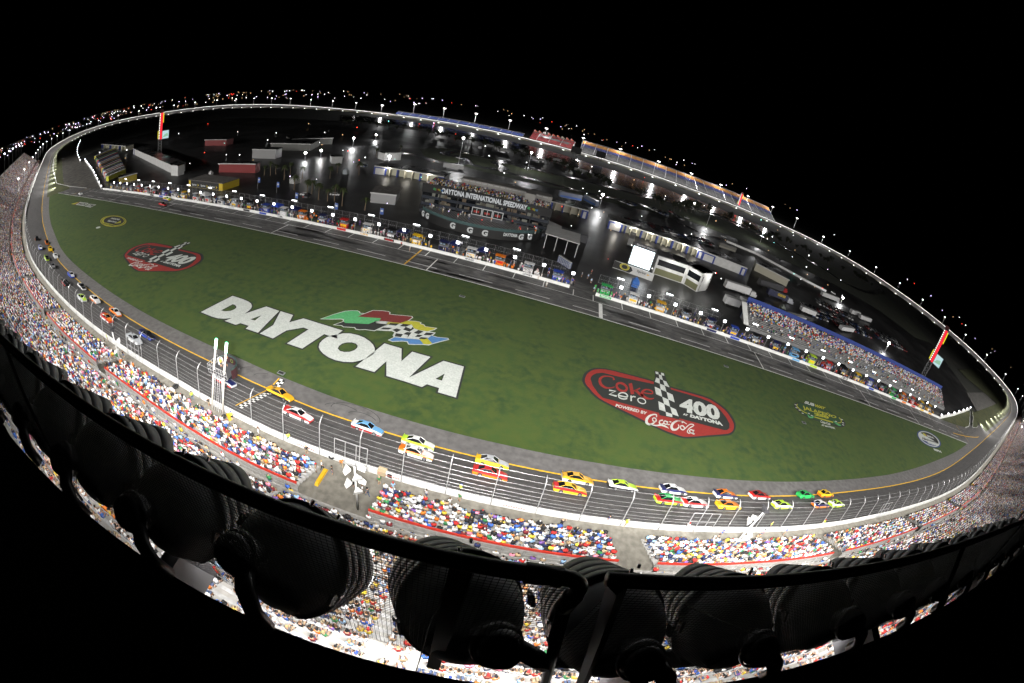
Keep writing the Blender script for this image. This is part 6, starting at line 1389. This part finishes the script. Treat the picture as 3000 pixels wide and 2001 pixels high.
# ---------------------------------------------------------------- parked cars and motorhomes
def small_car(kind):
    r = empty('parked_car', (0,0,0)); r['category'] = 'parked car'; mb = MB(); L_, H_ = (4.5,1.45) if kind == 0 else (5.0,1.8)
    mb.box((0,0,.62), (L_,1.78,.6), 0, taper=.96); mb.build('body', dummy, r); mb = MB(); mb.box((-.2,0,(H_+.9)/2), (L_*.58,1.6,H_-.9), 0, taper=.78); mb.build('windows', glass_m, r); mb = MB(); mb.box((-.2,0,H_+.01), (L_*.43,1.2,.04)); mb.build('roof', dummy, r)
    for x in (-1.4,1.4):
        for y in (-.82,.82): mb = MB(); mb.cyl((x,y-.1,.32),(x,y+.1,.32), .32, 8); mb.build('wheel', tyre_m, r)
    return r
SCp = [small_car(0), small_car(1)]; PK = [((.5,.5,.5),'white'),((.25,.26,.27),'silver'),((.02,.02,.022),'black'),((.03,.05,.12),'dark blue'),((.2,.02,.02),'dark red'),((.08,.08,.085),'grey')]; pcn = 0
def park(x, y, rz, where, col=None, grp=None):
    global pcn
    k = 1 if rnd.random() < .4 else 0; used_ = SCp[k].get('used', 0); r = SCp[k] if not used_ else copy_tree(SCp[k]); SCp[k]['used'] = 1
    c, cn_ = PK[col] if col is not None else rnd.choice(PK); r.location = (x,y,0); r.rotation_euler = (0,0,rz)
    for ch in r.children:
        if ch.name.split('.')[0] in ('body','roof'): ch.material_slots[0].link = 'OBJECT'; ch.material_slots[0].material = mat('parked_paint_'+cn_.replace(' ','_'), c, .25, coat=.5)
    r['label'] = '%s car parked %s' % (cn_, where); r['group'] = grp or 'cars parked %s' % where; pcn += 1
def rows_of(f, a, b, nrow, ncol, where, gap=.12):
    pa, pb = np.array(f(*a)[:2]), np.array(f(*b)[:2]); d = pb-pa; Ld = np.linalg.norm(d); d = d/Ld; nn = np.array([-d[1], d[0]]); nn = nn if nn[1] > 0 else -nn
    for i in range(nrow):
        for j in range(ncol):
            if rnd.random() < gap: continue
            q = pa+d*Ld*(j+.5)/ncol+nn*i*6.2+np.array([rnd.uniform(-.3,.3)]*2); park(q[0], q[1], math.atan2(nn[1],nn[0])+rnd.uniform(-.06,.06)+(PI if rnd.random() < .5 else 0), where)
rows_of(ZD, (380,190), (690,262), 2, 26, 'in rows behind the lit garage roof'); rows_of(ZD, (340,60), (420,92), 2, 6, 'in a cluster on the dark grass, left'); rows_of(ZD, (520,105), (610,145), 2, 8, 'in a cluster on the dark grass, middle'); rows_of(ZD, (640,120), (720,178), 1, 8, 'along the road course edge'); rows_of(ZD, (760,300), (920,330), 2, 10, 'beyond the white garage continuation')
rows_of(ZC, (860,650), (1344,830), 3, 20, 'in the right-hand infield car park'); rows_of(ZC, (920,560), (1200,690), 2, 11, 'by the cabins of the right-hand car park'); rows_of(Q2, (200,430), (480,560), 3, 14, 'beside the brown track near the right pylon'); rows_of(ZB, (640,440), (690,445), 1, 3, 'on the lawn behind the left pits'); rows_of(ZB, (1020,240), (1060,245), 1, 3, 'on the dark paddock left of the lit bays')
for px, py, c, lb in ((2119,695,0,'alone on the road course by the white rail'),(981,573,0,'on the grass among the palms'),(893,573,0,'beside the third blue banner'),(2011,640,0,'at the front of the dark grass cluster'),(1345,465,0,'on the small road course infield'),(1490,470,1,'on the road course grass, upper'),(2440,860,0,'by the white rail at right')): p = at(px,py,0); park(p[0],p[1],rnd.uniform(-.5,.5),lb,c,'single parked cars in the infield')
mh = trailer('white motorhome parked on the lake bank', Q8(0,545), Q8(45,555), h=3.2, w_=2.4); mh['group'] = 'motorhomes parked along the lake bank'
for a, b in (((110,500),(290,530)),((300,560),(560,620)),((740,600),(920,640)),((960,740),(1200,790)),((1380,760),(1560,800)),((1760,940),(2000,1010)),((1560,860),(1640,885)),((2010,1040),(2120,1070)),((2220,1080),(2330,1105))):
    r = trailer('white motorhome parked on the lake bank', Q8(*a), Q8(*b), h=3.4, w_=2.6, col=(.3,.3,.3)); r['group'] = 'motorhomes parked along the lake bank'
# white rail wall of the road course
rw = empty('barrier_wall', (0,0,0), 0, 'long bright white barrier wall running across the right infield', 'wall'); Pw = [Z3(300,492),Z3(500,575),Z3(660,660),Z3(850,765),Z3(985,835)]
for a, b in zip(Pw, Pw[1:]): wall_seg(rw, a, b, 1.5, .8)
# portable toilets, little tents
for k in range(8): p = Q4(1712+17*k, 1045+11*k); mb = MB(); mb.box((0,0,1.1), (1.1,1.1,2.2)); mb.box((0,0,2.25), (1.0,1.0,.15), 1); mb.box((0,-.56,1.05), (.7,.03,1.9), 2); o = mb.build('portable_toilet', [mat('blue_plastic', (.05,.07,.16), .5), wht, mat('grey_door', (.22,.23,.26), .5)], loc=p); tag(o, 'blue-grey portable toilet in the row left of the pit gap', 'portable toilet', 'portable toilets left of the pit gap')
for f, x, y, s_, lb, c in ((Z3,1430,1350,3.4,'white peaked tent on the brown ground behind the blue bleacher wall',(.6,.58,.56)),(ZB,590,350,4,'pale marquee beside the flagpole in the left infield',(.35,.35,.34)),(ZB,40,305,2,'small white peaked tent at the left of the infield',(.5,.5,.5)),(Q5,1010,935,2.6,'blue tent on the grass before the bright screen',(.03,.12,.4)),(ZB,925,290,2.6,'small pale peaked tent by the blue fence',(.3,.33,.35)),(ZC,640,620,2.5,'small dark tent behind the bleacher end',(.15,.17,.15))):
    r = empty('tent', f(x,y,0), 0, lb, 'tent'); mb = MB(); q = s_/2; mb.add([(-q,-q,2.2),(q,-q,2.2),(q,q,2.2),(-q,q,2.2),(0,0,2.2+s_*.55)], [(0,1,4),(1,2,4),(2,3,4),(3,0,4)]); mb.build('canopy', mat('tent_%.2f_%.2f' % (c[0],c[2]), c, .6), r); mb = MB(); mb.box((0,0,1.1), (s_*.97,s_*.97,2.2)); mb.build('side_wall', mat('tent_%.2f_%.2f' % (c[0],c[2]), c, .6), r)
# ---------------------------------------------------------------- scoring pylons
led = glow('red_led', (1,.012,.03), 1.5); ledw = glow('white_led', (1,1,.9), 2.2); ledy = glow('yellow_led', (.9,.8,.02), 1.2); vid = glow('video_picture', (.5,.72,.75), 1.0); vid2 = glow('video_green', (.35,.65,.45), .8)
def pylon(label, D, pb, pt, screen=True, wd=3.4):
    d0, d1 = ray(*pb), ray(*pt); k0 = D/math.hypot(d0[0],d0[1]); zb = CAMH+d0[2]*k0; X, Y_ = d0[0]*k0, d0[1]*k0; zt = CAMH+d1[2]*D/math.hypot(d1[0],d1[1])
    r = empty('scoring_pylon', (X,Y_,0), math.atan2(X,-Y_)+PI if False else -math.atan2(X,Y_), label, 'scoring pylon')
    mb = MB()
    for sx in (-1,1):
        for sy in (0,2.5): mb.tube([(sx*wd*.45,sy,0),(sx*wd*.45,sy,zb)], .16, 5)
    for k in range(6): z = zb*k/6; mb.tube([(-wd*.45,0,z),(wd*.45,0,z+zb/6)], .1, 4); mb.tube([(wd*.45,0,z),(-wd*.45,0,z+zb/6)], .1, 4)
    mb.build('lattice_legs', steel, r); mb = MB(); mb.box((0,1.5,(zb+zt)/2), (wd,3,zt-zb+.6)); mb.build('tower', dkst, r)
    mb = MB(); mb.box((wd*.17,-.05,(zb+zt)/2), (wd*.5,.12,zt-zb)); mb.build('red_panel', led, r); mb = MB(); nr_ = 16
    for k in range(nr_): z = zb+(zt-zb)*(k+.5)/nr_; mb.box((-wd*.3,-.06,z), (wd*.16,.1,(zt-zb)/nr_*.55))
    mb.build('numbers', ledw, r); mb = MB(); mb.box((-wd*.6,-.02,zb+(zt-zb)*.18), (.5,.1,(zt-zb)*.3)); mb.box((wd*.62,-.02,zt-(zt-zb)*.2), (.6,.1,(zt-zb)*.36)); mb.build('yellow_sign', ledy, r)
    if screen:
        sw, sh = wd*1.7, wd*1.9; mb = MB(); mb.box((wd*.55+sw/2,.3,zb+sh/2), (sw+.5,.8,sh+.5)); mb.build('screen_case', dkst, r); mb = MB(); mb.box((wd*.55+sw/2,-.16,zb+sh/2), (sw,.08,sh)); mb.build('video_screen', vid, r); mb = MB(); mb.poly([(wd*.6,-.22,zb+sh*.15),(wd*.55+sw*.95,-.22,zb+sh*.3),(wd*.55+sw*.8,-.22,zb+sh*.7),(wd*.55+sw*.3,-.22,zb+sh*.5)]); mb.build('picture_field', vid2, r)
    mb = MB(); mb.box((0,1.5,zt+1.6), (wd*.9,2,2.6)); mb.build('crown_box', mat('dark_red_box', (.1,.03,.03), .5), r); return r
Dr = math.hypot(*at(2703,1104,0)[:2]); pylon('tall red lit scoring pylon with video screen at the right end of the infield', Dr, (2727,1058), (2772,968))
pylon('red lit scoring pylon with small video screen in the far left infield', 375., (469,408), (474,331)); pylon('thin red lit scoring pylon before the far backstretch stand', 770., (2163,602), (2174,568), False, 4.6)
# ---------------------------------------------------------------- lamp masts in the infield
lw = glow('mast_lamp', (1,.98,.95), 30)
for k, (px, py, gx, gy, P_) in enumerate([(1031,404,1033,430,6000),(1356,404,1343,480,9000),(1557.5,447,1545,500,7000),(2088,620,2070,660,5000),(2236,681,2226,712,4000),(2469,872,2462,890,5000),(1137,462,1138,480,3000),(1766,570,1755,610,4000),(893,455,893,470,2500),(939,450,939,462,2000),(2603,1003,2592,1030,2500),(2035,595,2030,610,3000),(1100,395,1100,410,2500)]):
    B = at(gx, gy, 0); h = max(5, height_over(B, px, py)); r = empty('lamp_mast', B, 0, 'lit lamp mast in the infield', 'lamp mast', 'lit lamp masts in the infield'); mb = MB(); mb.tube([(0,0,0),(0,0,h)], [.2,.1], 6); mb.build('pole', steel, r); mb = MB(); mb.lathe([(0,-.7),(.7,-.5),(.9,0),(.7,.5),(0,.7)], Matrix.Translation((0,0,h)), 10); mb.build('lamp', lw, r); point('mast_light', (B[0],B[1],h-1.2), P_*2, .5)
for a, b in (((2425,905),(2436,850)),((1606,674+40),(1591+12,640)),((2480,930),(2500,870))): pass
dots = [glow('dot_white', (1,1,1), 8), glow('dot_amber', (1,.62,.3), 2.5), glow('dot_red', (1,.06,.03), 5), glow('dot_violet', (.75,.6,1), 9), glow('dot_green', (.3,.9,.8), 4)]
def lights_cloud(name, label, pts):
    mb = MB()
    for x, y, z, s_, mi in pts: mb.lathe([(0,-s_),(s_*.8,-s_*.5),(s_*.8,s_*.5),(0,s_)], Matrix.Translation((x,y,z)), 6, mi)
    o = mb.build(name, dots); o['kind'] = 'stuff'; o['label'] = label
pts = []
for _ in range(300):
    px = rnd.uniform(220, 2500); py = rnd.uniform(290, 900); 
    x, y, _z = at(px, py, 0) if ray(px,py)[2] < -.03 else (0,0,0); i = near_i(x, y); inside = (x-_W[i,0])*-_N[i,0]+(y-_W[i,1])*-_N[i,1]
    if y < 150 or inside < 25: continue
    D = math.hypot(x,y); pts.append((x, y, rnd.uniform(1.5,5), D*rnd.uniform(.0006,.0012), rnd.choices([0,1,2,3,4],[.6,.2,.1,.06,.04])[0]))
lights_cloud('infield_lights', 'small scattered lamps and vehicle lights across the dark infield', pts)
pts = []
for _ in range(430):
    a = rnd.choice([rnd.uniform(-82,-20), rnd.uniform(-60,10), rnd.uniform(-82,-60), rnd.uniform(-70,-35), rnd.uniform(10,75)]); D = 10**rnd.uniform(3.18,3.75)
    if a > 12 and rnd.random() < .6: continue
    pts.append((D*math.sin(math.radians(a)), D*math.cos(math.radians(a)), rnd.uniform(3,14), D*rnd.uniform(.00035,.0008), rnd.choices([0,1,2,3],[.34,.42,.1,.14])[0] if a > -62 else rnd.choices([0,1,2,3],[.25,.25,.12,.38])[0]))
lights_cloud('town_lights', 'distant town lights scattered beyond the far side of the oval', pts)
# ---------------------------------------------------------------- lights round the far side of the oval
far_i = [i for i in range(NW) if math.hypot(_W[i,0],_W[i,1]) > 330 and _W[i,1] > 60]
hd = glow('pole_head_lamp', (1,.97,.98), 14)
def fpole():
    r = empty('light_pole', (0,0,0)); tag(r, 'tall light pole outside the far wall of the oval', 'light pole', 'light poles round the far side of the oval'); mb = MB(); mb.tube([(0,0,-6),(0,0,15)], .22, 6); mb.build('pole', steel, r); mb = MB(); mb.box((0,0,15.3), (3.0,.6,.7)); mb.build('lamp_head', hd, r); return r
fp = None; seq = list(range(0, NW, 16)); cnt = 0
for i in seq:
    if i not in far_i: continue
    r = fp if fp is not None and cnt == 0 else (copy_tree(fp) if fp is not None else fpole()); fp = fp or r; cnt += 1
    x, y, _ = wpt(i, -10-(14 if _W[i,1] > 560 and -330 < _W[i,0] < 480 else 0), 0); r.location = (x, y, WT[i]-1+(9 if _W[i,1] > 560 and -330 < _W[i,0] < 480 else 0)); r.rotation_euler = (0,0,math.atan2(_T[i,1],_T[i,0])); s_ = 1.6 if _W[i,1] > 560 and -400 < _W[i,0] < 500 else 1.0
    r.scale = (s_,s_,1)
    if -420 < _W[i,0] < 520 and _W[i,1] > 560: point('pole_light', (x,y,r.location.z+16.5), LAKE_W, 1.6)
def wedge():
    r = empty('track_light', (0,0,0)); tag(r, 'low white track light on the inside of the far track', 'track light', 'low track lights inside the far track'); mb = MB(); mb.add([(-2.2,-.5,0),(2.2,-.5,0),(2.2,.6,0),(-2.2,.6,0),(-.5,0,1.5),(.5,0,1.5)], [(0,1,5,4),(1,2,5),(2,3,4,5),(3,0,4)]); mb.build('reflector', glow('reflector_lamp', (1,1,.97), 3.0), r); return r
wg = None
for k, i in enumerate(range(0, NW, 9)):
    if i not in far_i: continue
    x, y, _ = wpt(i, HALF[i]+13, 0)
    if k % 1 == 0 and _W[i,1] > 330:
        r = wg if False else (copy_tree(wg) if wg else wedge()); wg = wg or r; r.location = (x,y,.1); r.rotation_euler = (0,0,math.atan2(_T[i,1],_T[i,0])); s_ = .8; r.scale = (s_,s_,s_)
    t = wpt(i, 0, WT[i]-.2); spot('track_beam', (x,y,1.9), t, TRACK_W, 150, .8, .6)
# grass strip inside the far track
mb = MB(); ids = far_i
segs = []; cur = [ids[0]]
for a, b in zip(ids, ids[1:]):
    if b == a+1: cur.append(b)
    else: segs.append(cur); cur = [b]
segs.append(cur)
for sg in segs:
    if len(sg) > 3: mb.strip([wpt(i, HALF[i]+4, .1) for i in sg], [wpt(i, HALF[i]+24, .05) for i in sg])
tag(mb.build('verge_grass', og), kind='structure')
# ---------------------------------------------------------------- backstretch stands
def far_stand(label, xa_, xb_, rows_n, rise, cols, y_off=5, z0=3.5, roof=False):
    ia, ib = near_i(xa_, 690), near_i(xb_, 690); ia, ib = min(ia,ib), max(ia,ib); I = list(range(ia, ib+1)); r = empty('far_grandstand', (0,0,0), 0, label, 'grandstand'); tread = .9; bands = len(cols)
    for b_, (cn_, c) in enumerate(cols):
        mb = MB(); k0, k1 = rows_n*b_//bands, rows_n*(b_+1)//bands; prof = []
        for k in range(k0, k1): prof += [(-y_off-tread*k, z0+rise*k), (-y_off-tread*k, z0+rise*(k+1)), (-y_off-tread*(k+1), z0+rise*(k+1))]
        for p, q in zip(prof, prof[1:]): mb.strip([wpt(i, *p) for i in I], [wpt(i, *q) for i in I])
        mb.build('seating_band', mat('far_seats_'+cn_, c, .6, noise=.25, nscale=.2), r)
    mb = MB()
    for i in I[::5]:
        a, b = wpt(i, -y_off, z0+.4), wpt(i, -y_off-tread*rows_n, z0+rise*rows_n+.4); mb.tube([a, b], .35, 4)
    mb.build('stair_rails', steel, r); mb = MB(); mb.strip([wpt(i, -y_off-tread*rows_n, 0) for i in I], [wpt(i, -y_off-tread*rows_n, z0+rise*rows_n+1.5) for i in I]); mb.build('back_wall', dkst, r); return r
xA, xB = at(1400,368,4)[0], at(1530,392,4)[0]
far_stand('low blue far grandstand along the backstretch, left', at(1190,330,4)[0], at(1535,395,4)[0], 10, .4, [('blue',(.03,.06,.25))]); rs = far_stand('red far grandstand with white lettering on the backstretch', at(1560,400,4)[0], at(1675,432,4)[0], 22, .5, [('red',(.25,.025,.03))])
ia, ib = near_i(at(1560,400,4)[0], 690), near_i(at(1675,432,4)[0], 690); im = sorted((ia, ib))
mb = MB(); ctr = im; n0 = len(range(im[0], im[1]))
def onred(t, h): i = int(im[1]-(im[1]-im[0])*t); k = 22*h; q = wpt(i, -5-.9*k, 3.5+.5*k+.5); return q
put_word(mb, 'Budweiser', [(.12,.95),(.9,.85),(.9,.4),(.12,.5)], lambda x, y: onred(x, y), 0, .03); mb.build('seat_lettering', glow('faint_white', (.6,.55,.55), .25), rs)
for k in range(9):
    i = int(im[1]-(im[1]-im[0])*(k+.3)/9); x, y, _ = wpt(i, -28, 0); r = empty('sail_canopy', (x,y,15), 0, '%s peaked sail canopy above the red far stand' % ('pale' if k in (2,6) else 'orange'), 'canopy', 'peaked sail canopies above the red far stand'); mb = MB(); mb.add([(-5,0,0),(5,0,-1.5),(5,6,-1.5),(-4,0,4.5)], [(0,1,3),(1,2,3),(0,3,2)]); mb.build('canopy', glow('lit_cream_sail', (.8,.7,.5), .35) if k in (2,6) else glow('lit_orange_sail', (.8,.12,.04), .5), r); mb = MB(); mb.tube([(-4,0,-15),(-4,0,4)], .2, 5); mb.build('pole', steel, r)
far_stand('huge far grandstand with grey, blue and orange seat bands on the backstretch', at(1690,440,4)[0], at(2278,650,4)[0], 34, .5, [('grey',(.13,.13,.135)),('grey_b',(.11,.11,.115)),('blue_mix',(.05,.06,.18)),('orange_mix',(.3,.14,.03))])
for px, py, gx, gy in ((1687,440,1683,462),(1769,455,1755,475)): B = at(gx, gy, 0); h = height_over(B, px, py); r = empty('dark_board', B, 0, 'black screen board seen from behind beside the lake, %s one' % ('left' if px < 1700 else 'right'), 'board'); mb = MB(); mb.tube([(-2,0,0),(-2,0,h)], .4, 5); mb.tube([(2,0,0),(2,0,h)], .4, 5); mb.build('leg', dkst, r); mb = MB(); mb.box((0,0,h), (14,1,9)); mb.build('board', black_p, r)
print('PEOPLE', NPEOPLE[0], 'CARS', pcn)
# beams of the roof floodlights further along the stand, left and right
bank_w = glow('flood_bank_lamp', (.93,.88,1), 40)
def bank_proto():
    r = empty('floodlight_bank', (0,0,0)); r['category'] = 'floodlight bank'; r['group'] = 'floodlight banks on the grandstand roof line'
    mb = MB(); mb.cyl((0,0,-18),(0,0,0), .25, 8); mb.build('mast', blk2, r)
    mb = MB(); mb.box((0,0,.2), (3.2,.5,1.3)); mb.build('housing', blk2, r)
    mb = MB()
    for k in (-1.1, 0, 1.1): mb.lathe([(.0,0),(.42,0),(.45,-.1)], Matrix.Translation((k,.3,.2)) @ Matrix.Rotation(-PI/2, 4, 'X'), 10)
    mb.build('lamps', bank_w, r); return r
bp_ = None
W_ = ['first','second','third','fourth','fifth','sixth','seventh','eighth','ninth','tenth','eleventh','twelfth','thirteenth','fourteenth','fifteenth','sixteenth']
for side in (-1, 1):
    for k in range(15):
        s = (-34-k*34) if side < 0 else 82+k*34; x, y, r_ = SP(s, 30 if abs(s) < 140 else 27.5); z = 40. if abs(s) > 70 else 44.
        bp_ = bank_proto() if bp_ is None else bp_; o = bp_ if (k == 0 and side == -1) else copy_tree(bp_)
        o.location = (float(x), float(y), z); o.rotation_euler = (0,0,float(r_))
        o['label'] = 'floodlight bank on a black mast above the %s crowd, %s from our roof' % ('left' if side < 0 else 'right', W_[k])
        p = Vector((float(x), float(y), z))+Vector((-math.sin(float(r_)), math.cos(float(r_)), 0))*.8
        xi, yi, _ = SP(s, -45); spot('bank_beam', p, (float(xi), float(yi), 0), BANK_W, 110, 1., .6)
        xi, yi, _ = SP(s, 8); spot('bank_spill', p, (float(xi), float(yi), 8), BANK_W*.13, 150, 1., .6)
